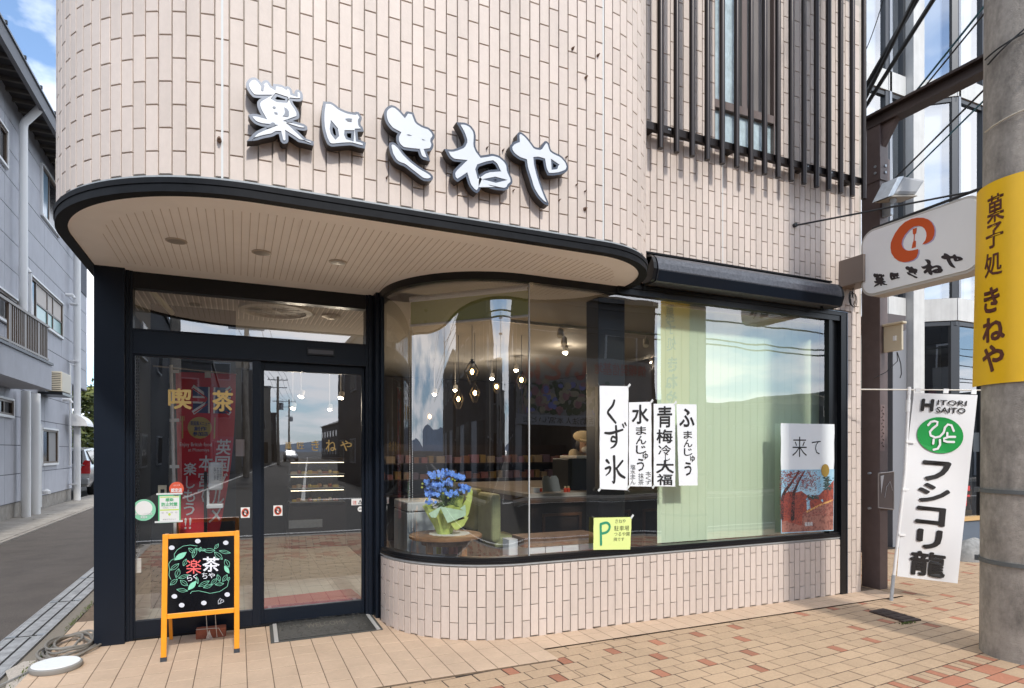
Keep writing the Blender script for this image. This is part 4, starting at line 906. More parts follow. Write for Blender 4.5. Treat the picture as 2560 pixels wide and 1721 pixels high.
for z, t0, t1, m in ((4.10, 2.6, 5.3, M_CABLE), (3.6, 2.6, 5.3, mat('pale_tie', (.5, .45, .36), .6)), (4.05, 2.7, 3.6, M_CABLE)):
    b = MB(); b.tube([(PCX+(PR+.004)*math.cos(t0+(t1-t0)*i/20), PCY+(PR+.004)*math.sin(t0+(t1-t0)*i/20), z+.12*(i/20)**1.3) for i in range(21)], .006, 6); mk('tie_wire', b, m, UP)
# the yellow sheet: F(u,v) on the cylinder, u from the left tangent round to the front
ca0 = math.atan2(-(PCY+DC), -PCX)      # direction from pole to camera
zy1, zy0 = 1.4+(1128-486)/FPX*4.36, 1.4+(1128-968)/FPX*4.36
def FY(r=.0):
    def F(u, v):
        a = ca0-R(88)+R(138)*u
        rr = PR-.012+.014+r+(.035*(1-u)**8)*(.3+.7*v)
        return Vector((PCX+rr*math.cos(a), PCY+rr*math.sin(a), zy1-.0+(zy0-zy1)*v-.02*u*0))
    return F
YW = thing('yellow_wrap_sign', 'yellow sheet sign with brown brush lettering wrapped round the concrete pole', 'sign', (PCX, PCY, zy0))
b = MB(); patch(b, FY(), 40, 4); F = FY(-.004); patch(b, F, 40, 4); mk('sheet', b, mat('signal_yellow', (.80, .47, .0), .45, var=.03, vscale=6), YW, smooth=True)
# unwrapped fraction for a pixel column at the sign
def upx(px, z):
    best = min(range(0, 401), key=lambda k: abs(proj(FY()(k/400, .5))[0]-px)); return best/400
GL = {}
def strokes_box(b, loops, F, u0, v0, u1, v1, grow=0):
    """an outlined brush letter (zoom coordinates) laid into a box of a surface"""
    lp = [list(l) for l in loops]; xs = [p[0] for p in lp[0]]+([p[0] for p in lp[1]] if len(lp) > 1 and GL.get(id(loops)) == 2 else []); ys = [p[1] for p in lp[0]]
    x0, x1_, y0, y1 = min(xs), max(xs), min(ys), max(ys)
    c = bpy.data.curves.new('brush', 'CURVE'); c.dimensions = '2D'; c.fill_mode = 'BOTH'; c.offset = grow
    for l in lp:
        s = c.splines.new('POLY'); s.points.add(len(l)-1); s.use_cyclic_u = True
        for i, p in enumerate(l): s.points[i].co = ((p[0]-x0)/(x1_-x0), (p[1]-y0)/(y1-y0), 0, 1)
    o = bpy.data.objects.new('brush', c); COL.objects.link(o); bpy.context.view_layer.update(); me = o.to_mesh()
    b.add([F(u0+(u1-u0)*v.co.x, v0+(v1-v0)*v.co.y) for v in me.vertices], [tuple(p.vertices) for p in me.polygons]); o.to_mesh_clear(); bpy.data.objects.remove(o); bpy.data.curves.remove(c)
# traced outlines of the wall letters: zoom origin, scale, outer loops and holes
LET = [
 ((600, 180, .13396), [[(110,240),(120,190),(160,135),(215,103),(265,100),(320,120),(370,165),(400,205),(430,165),(485,150),(525,165),(560,205),(590,260),(615,275),(620,225),(700,228),(790,245),(845,280),(865,262),(930,285),(970,330),(985,400),(1020,410),(1020,360),(1050,330),(1100,335),(1150,370),(1175,430),(1175,520),(1130,550),(1060,550),(975,540),(1000,600),(1060,680),(1105,770),(1110,840),(1090,875),(980,915),(1100,945),(1200,975),(1255,1020),(1260,1080),(1200,1100),(1100,1085),(1040,1065),(1130,1150),(1220,1240),(1380,1300),(1370,1375),(1200,1330),(1090,1310),(1010,1250),(900,1180),(905,1300),(870,1335),(800,1340),(755,1290),(725,1160),(690,1160),(620,1205),(430,1240),(310,1280),(130,1290),(190,1220),(280,1120),(400,1060),(490,1025),(400,1015),(280,970),(200,890),(155,800),(240,778),(330,790),(400,810),(360,740),(320,640),(320,560),(360,510),(405,485),(330,485),(250,475),(180,400),(125,310)]],
  [[(655,500),(690,458),(850,510),(840,530),(690,520)]],
  [[(825,660),(880,690),(915,740),(915,820),(890,840),(795,825),(830,790),(840,740)],[(605,665),(625,640),(670,655),(665,680),(635,692)],[(635,745),(700,760),(705,795),(650,785)],[(400,230),(460,250),(435,365),(388,345)],[(490,1025),(600,945),(640,950),(665,985),(640,1020),(510,1050)],[(980,915),(870,885),(855,910),(890,950),(960,945)]]),
 ((790, 240, .0957), [[(190,145),(380,150),(480,205),(620,320),(800,400),(1000,440),(1040,410),(1120,425),(1150,480),(1200,550),(1195,620),(1160,670),(1170,770),(1220,810),(1250,930),(1085,935),(1105,1145),(1170,1160),(1305,1220),(1280,1380),(1100,1340),(930,1290),(700,1300),(410,1330),(300,1265),(220,1080),(160,850),(140,600),(150,400),(175,250)]],
  [[(440,800),(500,870),(525,1020),(500,1045),(450,980),(430,880)],[(810,975),(925,975),(915,1110),(830,1085),(805,1030)]],
  [[(765,600),(850,585),(945,600),(930,680),(830,665)]]),
 ((940, 250, .14665), [[(135,240),(150,160),(200,110),(260,85),(330,105),(400,160),(480,250),(520,190),(640,215),(665,290),(700,380),(800,440),(900,470),(970,540),(1000,600),(1000,650),(960,700),(985,770),(970,830),(940,870),(865,880),(925,1045),(790,1015),(740,960),(715,880),(600,870),(460,850),(380,780),(345,700),(345,620),(370,570),(260,510),(180,410),(145,320)],
   [(215,780),(230,735),(270,718),(330,735),(400,800),(480,910),(600,1030),(760,1150),(920,1240),(975,1300),(970,1360),(900,1390),(800,1380),(620,1240),(480,1130),(400,1105),(320,1050),(250,930)]], [], [[(520,592),(560,590),(615,608),(560,606)],[(780,665),(845,690),(800,685)]]),
 ((1090, 290, .13393), [[(380,118),(550,125),(650,180),(725,280),(745,380),(735,560),(770,650),(840,740),(950,725),(1050,705),(1180,740),(1290,830),(1345,920),(1360,1040),(1420,1160),(1430,1240),(1410,1280),(1365,1315),(1350,1360),(1290,1395),(1130,1385),(970,1345),(840,1225),(830,1380),(770,1445),(700,1410),(610,1300),(560,1130),(510,1165),(400,1235),(330,1170),(310,1080),(330,1010),(480,865),(330,850),(240,780),(155,615),(300,630),(400,600),(500,560),(545,470),(500,330)]],
  [[(800,1110),(775,1010),(800,950),(950,900),(1060,880),(1110,920),(1150,1000),(1000,1010),(900,1040)],[(1060,1195),(1110,1185),(1155,1197),(1110,1208)]], []),
 ((1250, 320, .1339), [[(320,110),(360,75),(410,85),(500,160),(600,290),(650,360),(750,375),(795,300),(830,250),(870,243),(920,290),(950,410),(1000,450),(1150,520),(1250,640),(1280,740),(1250,820),(1130,870),(1000,890),(890,885),(830,760),(805,610),(720,585),(660,590),(670,700),(720,900),(780,1080),(850,1260),(910,1400),(905,1450),(820,1420),(700,1300),(600,1130),(540,930),(480,740),(465,625),(360,590),(250,510),(190,420),(185,340),(240,270),(325,235)]],
  [[(990,655),(1055,700),(1040,735),(995,740)]], [])]
YL = -.762
M_LF = mat('white_acrylic', (.62, .65, .68), .22, spec=.6, coat=.4); M_LR = mat('bluegrey_rim', (.075, .085, .105), .25, metal=.5); M_LS = mat('dark_return', (.030, .024, .022), .45, metal=.3)
labs = ['first white brush letter of the wall sign, the wide kanji at the far left', 'second and smallest white letter of the wall sign, shaped like a shield with holes', 'third white letter of the wall sign, in two pieces with a long lower stroke', 'fourth white letter of the wall sign, with a looping right-hand half', 'fifth and last white letter of the wall sign, with one long tail pointing down']
FLAT = Matrix(((1, 0, 0, 0), (0, 0, -1, 0), (0, 1, 0, 0), (0, 0, 0, 1)))
def smoothloop(l):
    n = len(l); out = []
    for i in range(n):
        a, p, c = l[i-1], l[i], l[(i+1) % n]
        d1 = Vector((p[0]-a[0], p[1]-a[1])); d2 = Vector((c[0]-p[0], c[1]-p[1]))
        if d1.length < 1e-6 or d2.length < 1e-6 or d1.angle(d2) > 1.05: out.append(p)
        else: out += [(p[0]*.82+a[0]*.18, p[1]*.82+a[1]*.18), (p[0]*.82+c[0]*.18, p[1]*.82+c[1]*.18)]
    return out
for i, ((ox, oy, sc), outs, hs, marks) in enumerate(LET):
    def W(l, y=YL):
        r = []
        for p in l:
            q = ony(ox+p[0]*sc, oy+p[1]*sc, y); r.append((q.x, q.z))
        return r
    wo = [smoothloop(W(l)) for l in outs]; wh = [W(l) for l in hs]
    cx = sum(p[0] for p in wo[0])/len(wo[0]); cz = sum(p[1] for p in wo[0])/len(wo[0])
    t = thing('sign_letter', labs[i], 'sign letter', (cx, -.68, cz), 'raised letters of the wall sign')
    for l in wo:
        hh = wh if l is wo[0] else []
        outline([l]+hh, Matrix.Translation((0, YL+.035, 0))@FLAT, .056, 'letter_return', M_LS, t)
        outline([l]+hh, Matrix.Translation((0, YL+.004, 0))@FLAT, .006, 'rim', M_LR, t)
        outline([l], Matrix.Translation((0, YL-.001, 0))@FLAT, .004, 'white_face', M_LF, t, grow=-.0145) if not hh else outline([l]+hh, Matrix.Translation((0, YL-.001, 0))@FLAT, .004, 'white_face', M_LF, t, grow=-.0145)
    for l in marks:
        q = [ony(ox+p[0]*sc, oy+p[1]*sc, YL-.0045) for p in l]
        c = bpy.data.curves.new('m', 'CURVE'); bpy.data.curves.remove(c)
        qq = [(p.x, p.z) for p in q]; outline([qq], Matrix.Translation((0, YL-.0045, 0))@FLAT, .001, 'rim_mark', M_LR, t)
    mk('standoff', MB().cyl((cx, -.69, cz), (cx, -.665, cz), .012, n=8).cyl((cx+.08, -.70, cz+.02), (cx+.08, -.665, cz+.02), .012, n=8), M_STEEL, t)
# lettering on the yellow sheet
M_BRN = mat('sign_brown', (.10, .022, .010), .6)
b = MB(); F = FY(.0015)
def zy(py, px=2490): return (486+2-py)/(486-968)*1.0
def vy(py): return (py-478)/(960-478)
for ch, x0, y0, x1, y1 in (('菓', 2468, 510, 2511, 576), ('子', 2465, 578, 2509, 636), ('処', 2462, 646, 2506, 703)):
    ua, ub = upx(x0, 0), upx(x1, 0); put(b, ch, F, ua, vy(y0), ub, vy(y1), .018)
for ch, x0, y0, x1, y1 in (('き', 2460, 728, 2500, 790), ('ね', 2457, 800, 2514, 860), ('や', 2457, 866, 2512, 932)):
    ua, ub = upx(x0, 0), upx(x1, 0); put(b, ch, F, ua, vy(y0), ub, vy(y1), .045)
mk('lettering', b, M_BRN, YW)
for v in (.1, .35, .62, .93): mk('clip', MB().cyl(F(.985, v), F(1.0, v)+Vector((.0, .0, .012)), .006, n=6), M_FRAME, YW)
# ------------------------------------------------------------------ projecting sign
XS = 5.35
PS = thing('projecting_sign', 'white rounded projecting sign with an orange ring emblem and black brush lettering', 'sign', (XS, -.2, 2.85))
cs = [onx(x, y, XS) for x, y in ((2152, 574), (2457, 486), (2457, 676), (2152, 733))]
ya, yb = cs[0].y, cs[1].y; zb_, zt2 = (cs[2].z+onx(2171, 735, XS).z)/2-.01, (onx(2171, 574, XS).z+onx(2429, 489, XS).z)/2
print('sign', ya, yb, zb_, zt2)
def rrect(y0, y1, z0, z1, r, n=8):
    l = []
    for cy, cz, a0 in ((y1-r, z1-r, 0), (y0+r, z1-r, 90), (y0+r, z0+r, 180), (y1-r, z0+r, 270)):
        for i in range(n+1): a = R(a0+90*i/n); l.append((cy+r*math.cos(a), cz+r*math.sin(a)))
    return l
XM = Matrix(((0, 0, 1, 0), (1, 0, 0, 0), (0, 1, 0, 0), (0, 0, 0, 1)))   # (a,b,depth) -> (depth,a,b)
y0_, y1_ = min(ya, yb), max(ya, yb)
outline([rrect(y0_, y1_, zb_, zt2, .13)], Matrix.Translation((XS+.085, 0, 0))@XM, .16, 'case', mat('sign_case', (.50, .47, .43), .45), PS)
outline([rrect(y0_+.022, y1_-.022, zb_+.022, zt2-.022, .11)], Matrix.Translation((XS+.002, 0, 0))@XM, .012, 'face', mat('sign_opal', (.86, .855, .84), .25, var=.02, vscale=4), PS)
outline([rrect(y0_+.022, y1_-.022, zb_+.022, zt2-.022, .11)], Matrix.Translation((XS+.168, 0, 0))@XM, .012, 'face', MATS['sign_opal'], PS)
ring = [(845,830),(842,890),(820,950),(770,990),(700,1015),(630,1022),(560,1005),(500,960),(455,890),(443,810),(448,740),(470,680),(510,600),(570,515),(650,440),(750,392),(830,376),(920,378),(990,400),(1040,445),(1070,500),(1083,560),(1075,630),(1050,690),(1010,725),(960,750),(905,765),(925,735),(950,700),(965,640),(962,590),(940,540),(905,508),(850,492),(780,505),(710,555),(650,625),(612,700),(603,760),(620,810),(660,845),(710,855),(770,848)]
pest = [(765,540),(825,520),(815,605),(795,615),(790,710),(812,715),(808,805),(750,822),(765,740),(778,712),(783,620),(768,610)]
def onsign(l, x=XS-.0065): return [(lambda q: (q.y, q.z))(onx(2150+p[0]*.17223, 480+p[1]*.17223, x)) for p in l]
M_OR = mat('emblem_orange', (.62, .085, .008), .45)
outline([onsign(ring)], Matrix.Translation((XS-.0065, 0, 0))@XM, .002, 'emblem', M_OR, PS); outline([onsign(pest)], Matrix.Translation((XS-.0065, 0, 0))@XM, .002, 'emblem_pestle', M_OR, PS)
outline([onsign([(p[0]+20, p[1]+8) for p in ring])], Matrix.Translation((XS-.0050, 0, 0))@XM, .001, 'emblem_edge', mat('emblem_lilac', (.45, .38, .55), .5), PS)
M_INK = mat('sign_ink', (.022, .014, .016), .5)
# letters, thinned copies of the wall letters in their own photo boxes
boxes = [[(200,1195),(372,1165),(385,1345),(205,1385)], [(435,1180),(565,1150),(570,1250),(440,1290)], [(655,1085),(835,1055),(835,1245),(665,1235)], [(895,1000),(1185,960),(1190,1170),(900,1225)], [(1190,905),(1480,880),(1480,1080),(1190,1120)]]
b = MB()
pix = [onsign(q, XS-.0075) for q in boxes]
for (o_, outs, hs, mk_), q in zip(LET, pix):
    F = quad(*[(XS-.0075, p[0], p[1]) for p in q])
    if len(outs) == 2:
        strokes_box(b, [outs[0]]+hs, F, 0, 0, 1, .78, .0); strokes_box(b, [outs[1]], F, .1, .54, 1, 1.05, .0)
    else: strokes_box(b, outs+hs, F, -.05, -.05, 1.05, 1.05, -.0)
mk('lettering', b, M_INK, PS)
b = MB()
bq = [ony(2095, 641, -.0), ony(2097, 720, -.0)]
b.box(XS-.03, XS+.19, -.26, .0, bq[1].z, bq[0].z-.05); br = mk('mounting_arm', b, mat('arm_taupe', (.20, .16, .135), .5), PS, bevel=.003)
wq = ony(1984, 565, 0); tq = onx(2432, 479, XS+.03)
mk('brace_rod', MB().tube([wq, wq*.5+tq*.5, tq], .0085, 8).cyl(wq+Vector((0, .0, 0)), wq+Vector((0, -.03, 0)), .02, n=8), M_CABLE, PS)
mk('top_rod', MB().cyl((XS+.03, y1_-.1, zt2+.012), (XS+.03, y0_-.10, zt2+.035), .013, n=8), M_CABLE, PS)
b = MB(); c = ony(2130, 745, -.03)
for k in range(4): b.tube([(c.x+.04*math.cos(a/10*6.28+k)*(.8+.1*k), -.02-.01*k, c.z+.07*math.sin(a/10*6.28+k)-.01*k) for a in range(9)], .0035, 5)
b.tube([(XS, -.15, bq[1].z), (c.x-.02, -.06, c.z+.1), (c.x, -.03, c.z)], .004, 5); mk('loose_wire', b, M_CABLE, PS)
# ------------------------------------------------------------------ nobori flag
NF = thing('white_banner_flag', 'tall white banner flag with black vertical lettering and a green emblem on a leaning pole', 'flag', (5.578, -.35, 0))
Zf = SN*5.578+CS*(-.35+DC)
def fz(px, py, dz=0): return CAM+ray(px, py)*((Zf+dz))
b = MB(); b.cyl((5.578, -.35, 0), fz(2263, 1180), .0135, .0125, 10); b.cyl(fz(2263, 1180), fz(2273, 975), .0125, .012, 10); mk('pole', b, M_WHITE, NF, smooth=True)
mk('pole_foot', MB().cyl((5.578, -.35, 0), fz(2234, 1438), .016, .016, 10), M_STEEL, NF)
mk('cross_bar', MB().cyl(fz(2152, 974), fz(2456, 976), .006, n=8), mat('bar_ivory', (.66, .62, .54), .4), NF)
mk('pole_joint', MB().cyl(fz(2269.5, 1030), fz(2271, 1000), .018, n=10).cyl(fz(2272.5, 985), fz(2273, 968), .015, n=8), M_WHITE, NF)
TLf, TRf, BRf, BLf = (2285, 983), (2444, 988), (2394, 1459), (2243, 1441)
def FF(off=0):
    def F(u, v):
        px = (TLf[0]*(1-u)+TRf[0]*u)*(1-v)+(BLf[0]*(1-u)+BRf[0]*u)*v
        py = (TLf[1]*(1-u)+TRf[1]*u)*(1-v)+(BLf[1]*(1-u)+BRf[1]*u)*v
        px += 4*math.sin(v*3.1)*(1-u)*0-7*math.sin(v*math.pi)*(1-u)*.6
        wv = .018*math.sin(u*7+v*4)*(.2+v)+.012*math.sin(v*9-u*3)
        return fz(px, py, wv-.006+off)
    return F
b = MB(); patch(b, FF(), 14, 36); o = mk('cloth', b, mat('banner_cloth', (.72, .72, .72), .8), NF, smooth=True)
def FP(off):
    def G(px, py):
        v = (py-986)/464; l = TLf[0]*(1-v)+BLf[0]*v; r_ = TRf[0]*(1-v)+BRf[0]*v; return FF(off)((px-l)/(r_-l), v)
    return G
G4 = FP(-.010)
def pbox(b, ch, x0, y0, x1, y1, bold, sl=-.10):
    put(b, ch, lambda u, v: G4(x0+(x1-x0)*u+sl*(y1-y0)*(v-.5), y0+(y1-y0)*v+(x1-x0)*.02*(u-.5)), 0, 0, 1, 1, bold)
b = MB(); pbox(b, 'H', 2303, 999, 2336, 1031, .09)
put(b, 'ITORI', lambda u, v: G4(2345+73*u-.1*14*v, 1001+13*v), 0, 0, 1, 1, .025); put(b, 'SAITO', lambda u, v: G4(2342+73*u-.1*14*v, 1019+14*v), 0, 0, 1, 1, .035)
for a in (('フ', 2307, 1153, 2379, 1204, .06), ('シ', 2297, 1209, 2377, 1258, .05), ('コ', 2291, 1268, 2366, 1315, .06), ('リ', 2293, 1324, 2357, 1374, .07), ('龍', 2275, 1380, 2365, 1442, .035)): pbox(b, *a)
mk('lettering', b, mat('banner_ink', (.012, .010, .010), .7), NF)
b = MB(); disc(b, lambda u, v: FP(-.009)(u, v), 2352, 1089, 57, 45, 36); em = mk('green_emblem', b, mat('banner_green', (.0, .27, .045), .7), NF)
b = MB(); k_ = 0
for st in ([(165,60),(190,28),(225,18),(255,25),(250,55),(210,90),(182,125),(190,160),(235,178),(280,165),(315,125),(328,75),(355,45),(390,52),(412,105)], [(350,128),(350,165)], [(425,162),(365,165),(318,185),(318,205),(350,214),(415,212)], [(220,198),(215,238)], [(280,200),(281,245),(260,285),(220,298)]):
    k_ += 1; P = [FP(-.011-.0004*k_)(2280+.2551*x, 1050+.2551*y) for x, y in st]; n = len(P); nn = Vector((SN, CS, 0)); w_ = .0105; Lp = []; Rp = []
    for i in range(n):
        d = (P[min(i+1, n-1)]-P[max(i-1, 0)]).normalized(); sd_ = d.cross(nn).normalized()*w_; Lp.append(P[i]+sd_); Rp.append(P[i]-sd_)
    b.add(Lp+Rp, [(i, i+1, n+i+1, n+i) for i in range(n-1)])
    for p in (P[0], P[-1]): b.add([p-nn*.0002+Vector((CS, -SN, 0))*(w_*math.cos(a*.628))+Vector((0, 0, w_*math.sin(a*.628))) for a in range(10)], [tuple(range(10))])
mk('emblem_lettering', b, MATS['banner_cloth'], NF)
for u in (.06, .5, .94): F = FF(-.005); mk('loop', MB().slab([F(u-.04, -.004), F(u+.04, -.004), F(u+.04, -.028), F(u-.04, -.028)], (0, .004, 0)), M_WHITE, NF)
for py in (1104, 1224, 1337): mk('side_loop', MB().slab([fz(2266-(py-1104)*.075, py-3, -.02), fz(2290-(py-1104)*.1, py-1, -.01), fz(2290-(py-1104)*.1, py+4, -.01), fz(2266-(py-1104)*.075, py+3, -.02)], (0, .004, 0)), M_WHITE, NF)
# drain grate in the paving
c = [onz(*p) for p in ((2173, 1531), (2208, 1524), (2303, 1552), (2262, 1558))]
GR = thing('pavement_grate', 'dark brown metal grate lying slightly raised in the paving near the white flag', 'grate', tuple(sum(c, Vector())/4))
F = quad(*[p+Vector((0, 0, .012)) for p in c]); M_GR = mat('rusty_grate', (.05, .032, .026), .7, var=.3, vscale=40)
mk('plate', MB().slab([F(0, 0), F(1, 0), F(1, 1), F(0, 1)], (0, 0, -.03)), M_GR, GR)
b = MB()
for i in range(16):
    for j in range(4): b.slab([F(.04+i*.058, .10+j*.21), F(.085+i*.058, .10+j*.21), F(.085+i*.058, .24+j*.21), F(.04+i*.058, .24+j*.21)], (0, 0, .004))
mk('raised_stud', b, M_GR, GR, kind='stuff')
# overhead wires on the right
def wire(p, q, t0, t1, r, m, label, sag=.0, g='overhead cables beside the brown beam'):
    a = ont(*p, t0); c = ont(*q, t1); pts = [a.lerp(c, i/10)-Vector((0, 0, sag*4*(i/10)*(1-i/10))) for i in range(11)]
    return tag(mk('overhead_cable', MB().tube(pts, r, 6), m, smooth=True), label, 'cable', g)
wire((2100, 330), (2330, -68), 8.2, 5.6, .028, M_CABLE, 'leftmost thick black cable crossing above the brown beam')
wire((2107, 360), (2320, -70), 8.2, 5.6, .022, M_CABLE, 'thick black cable bound to the leftmost one above the brown beam')
wire((2110, 352), (2390, -90), 8.2, 5.6, .024, M_CABLE, 'third thick black cable, the one reaching furthest right at the top edge')
wire((2120, 440), (2530, -70), 8.4, 4.6, .010, M_TEAL, 'thin teal cable passing in front of the brown beam')
wire((2120, 452), (2530, -50), 8.4, 4.6, .008, M_CABLE, 'thin black cable beside the teal one in front of the beam')
wire((2160, 524), (2470, 215), 7.8, 4.9, .009, M_CABLE, 'black cable running behind the floodlight to the concrete pole')
wire((2158, 550), (2472, 240), 7.8, 4.9, .008, M_TEAL, 'teal cable behind the floodlight, the lowest of the cables')
wire((2158, 140), (2214, -20), 8.0, 7.0, .005, M_CABLE, 'hair-thin black wire close to the tube screen', .05)
# ------------------------------------------------------------------ A-board
AB = thing('a_board', 'orange framed folding chalkboard sign standing in front of the entrance', 'sign board', (-.23, .6, 0))
fl, fr_ = onz(406, 1659), onz(594, 1632)
xl, xr, yf = fl.x-.012, fr_.x+.012, (fl.y+fr_.y)/2
th = None
ztop = 1.4-(1338-1128)/FPX*4.12; yt = yf+.12
M_ORW = mat('orange_varnish', (.80, .30, .012), .32, var=.08, vscale=18, coat=.4); M_RUB = mat('dark_rubber', (.03, .035, .045), .7)
u_ = Vector((0, yt-yf, ztop)).normalized(); n_ = Vector((0, -u_.z, u_.y)); Hh = math.hypot(yt-yf, ztop)
def abp(x, h, d=0): return Vector((x, yf, .0))+u_*h+n_*d
def bar(b, x0, x1, h0, h1, d0=-.012, d1=.012, q=abp): return b.add([q(x, h, d) for d in (d1, d0) for x, h in ((x0, h0), (x1, h0), (x1, h1), (x0, h1))], [(0, 1, 2, 3), (7, 6, 5, 4), (0, 4, 5, 1), (1, 5, 6, 2), (2, 6, 7, 3), (3, 7, 4, 0)])
hw = .034
hb = (1663-1573)/FPX*4.05; hb0 = hb-.02; hb1 = hb0+.034
mk('leg', bar(MB(), xl, xl+hw, .03, Hh), M_ORW, AB, bevel=.003); mk('leg', bar(MB(), xr-hw, xr, .03, Hh), M_ORW, AB, bevel=.003)
for x in (xl, xr-hw): mk('rubber_foot', bar(MB(), x-.002, x+hw+.002, 0, .034, -.014, .014), M_RUB, AB)
mk('top_rail', bar(MB(), xl+hw, xr-hw, Hh-.034, Hh-.001, -.011, .011), M_ORW, AB, bevel=.003); mk('bottom_rail', bar(MB(), xl+hw, xr-hw, hb0+.06, hb1+.06, -.011, .011), M_ORW, AB, bevel=.003)
hB = hb1+.06
bd = mk('board', bar(MB(), xl+hw, xr-hw, hB, Hh-.034, -.004, .004), mat('glossy_blackboard', (.006, .006, .008), .06, spec=.6, coat=.6), AB)
q2 = lambda x, h, d=0: Vector((x, yt+.03+(Hh-h)/Hh*.30, .0))+Vector((0, 0, h*ztop/Hh))+Vector((0, -d, 0))
for x in (xl, xr-hw): mk('back_leg', bar(MB(), x+.012, x+hw, .03, Hh-.002, -.012, .012, q2), M_ORW, AB)
mk('back_rail', bar(MB(), xl+hw, xr-hw, hb0+.05, hb1+.05, -.011, .011, q2), M_ORW, AB); mk('back_board', bar(MB(), xl+hw, xr-hw, hB, Hh-.03, -.003, .003, q2), M_FRAME, AB)
# drawing on the board: coordinates from the zoomed photo (1125..1610, 515..1150)
def AF(d=.0055):
    def F(x, y):
        u = (x-1127)/(1598-1127+(y-520)*.02); v = (y-(548-33*(x-1125)/475))/(1150-548-18*(x-1125)/480)
        return abp(xl+hw+(xr-xl-2*hw)*min(1, max(0, u)), (Hh-.034)+(hB-(Hh-.034))*min(1, max(0, v)), d)
    return F
A5 = AF()
M_CG = mat('chalk_mint', (.22, .60, .42), .8); M_CW = mat('chalk_white', (.72, .74, .80), .8); M_CR = mat('chalk_pink', (.75, .12, .12), .8)
def stroke(b, pts, w, F=A5, closed=False):
    P = [F(*p) for p in pts]
    if closed: P.append(P[0])
    for i in range(len(P)-1):
        a, c = P[i], P[i+1]; d = (c-a)
        if d.length < 1e-6: continue
        s = d.normalized().cross(n_)*w/2; e = d.normalized()*w*.3; b.add([a-s-e, a+s-e, c+s+e, c-s+e], [(0, 1, 2, 3)])
def leafd(b, x, y, L, ang, w, fill=False, vein=True):
    a = R(ang); pts = []
    for i in range(13):
        t = i/12; pts.append((t*L, math.sin(t*math.pi)*w))
    for i in range(11, 0, -1):
        t = i/12; pts.append((t*L, -math.sin(t*math.pi)*w*.9))
    P = [(x+p[0]*math.cos(a)-p[1]*math.sin(a), y+p[0]*math.sin(a)+p[1]*math.cos(a)) for p in pts]
    if fill: b.add([A5(*p) for p in P], [tuple(range(len(P)))])
    else:
        stroke(b, P, .0022, closed=True)
        if vein: stroke(b, [(x, y), (x+L*math.cos(a), y+L*math.sin(a))], .0018)
b = MB()
for q in ((1170,720,110,-38,22,1),(1270,960,95,-52,20,1),(1530,760,75,60,16,1),(1270,620,60,40,16,0),(1300,700,85,-75,16,0),(1325,625,35,20,8,0),(1350,650,40,-80,10,0),(1360,640,35,-20,9,0),(1375,640,85,-2,18,0),(1455,625,50,-55,12,0),(1490,640,85,12,14,0),(1455,650,85,45,20,0),(1535,710,70,65,20,0),(1145,800,80,-42,16,0),(1235,765,60,-70,14,0),(1185,860,75,-75,18,0),(1200,865,80,-20,14,0),(1145,920,70,-45,16,0),(1215,880,70,40,18,0),(1190,955,80,8,15,0),(1340,910,60,-100,10,0),(1345,930,90,-30,16,0),(1380,940,70,-20,14,0),(1435,915,65,-50,15,0),(1465,915,65,-8,13,0),(1500,890,60,-110,14,0),(1520,890,65,-60,15,0),(1555,880,30,-60,10,0)): leafd(b, *q[:5], fill=bool(q[5]))
stroke(b, [(1330,603),(1280,595),(1230,605),(1190,635),(1170,670),(1172,700)], .0024); stroke(b, [(1185,700),(1150,720),(1132,750),(1140,800),(1135,840),(1150,875)], .0024); stroke(b, [(1565,880),(1555,930),(1500,970),(1430,985),(1350,965),(1300,970),(1287,988)], .0024)
mk('chalk_leaves', b, M_CG, AB)
b = MB(); put(b, '茶', lambda u, v: A5(1370+125*u, 690+122*v), 0, 0, 1, 1, .022)
for ch, x0, y0, x1, y1 in (('ら', 1262, 835, 1300, 888), ('く', 1305, 828, 1338, 875), ('ち', 1368, 818, 1408, 868), ('ゃ', 1415, 820, 1462, 862)): put(b, ch, lambda u, v: A5(x0+(x1-x0)*u, y0+(y1-y0)*v), 0, 0, 1, 1, .0)
mk('chalk_lettering', b, M_CW, AB)
b = MB(); put(b, '楽', lambda u, v: A5(1255+108*u, 710+118*v), 0, 0, 1, 1, .005); mk('chalk_red_lettering', b, M_CR, AB)
b = MB()
for x, y in ((1152, 618), (1334, 563), (1537, 574), (1176, 1010), (1228, 1080), (1386, 1062), (1556, 994)): disc(b, lambda u, v: A5(x+u, y+v), 0, 0, 20, 18, 14)
stroke(b, [(1492,1070),(1490,1045),(1505,1025),(1515,1035),(1505,1060),(1490,1072)], .0026); stroke(b, [(1505,1045),(1525,1035),(1532,1050),(1500,1070)], .0026)
mk('chalk_dots', b, mat('chalk_grey', (.58, .60, .66), .9), AB)
# brick with string
c0, c1 = onz(*(200+965*.3, 1560+143*.3)), onz(*(200+1215*.3, 1560+143*.3)); wd = .10
BK = thing('weight_brick', 'terracotta brick tied with string, lying behind the chalkboard as a weight', 'brick', tuple((c0+c1)/2))
mk('brick', MB().box(c0.x, c1.x, c0.y, c0.y+.10, .008, .075), mat('red_brick', (.28, .085, .045), .85, var=.2, vscale=40, bump=.5), BK, bevel=.005)
b = MB(); M_STR = mat('string', (.62, .55, .46), .9)
for x in (.32, .62): b.tube([(c0.x+(c1.x-c0.x)*x, c0.y+.05, .20), (c0.x+(c1.x-c0.x)*(x+.05), c0.y-.003, .076), (c0.x+(c1.x-c0.x)*(x+.08), c0.y-.006, .012)], .0025, 5)
b.tube([(c0.x+.0, c0.y+.02, .078), (c0.x+.08, c0.y-.004, .082), (c1.x-.05, c0.y-.004, .078), (c1.x-.02, c0.y-.008, .02)], .0025, 5)
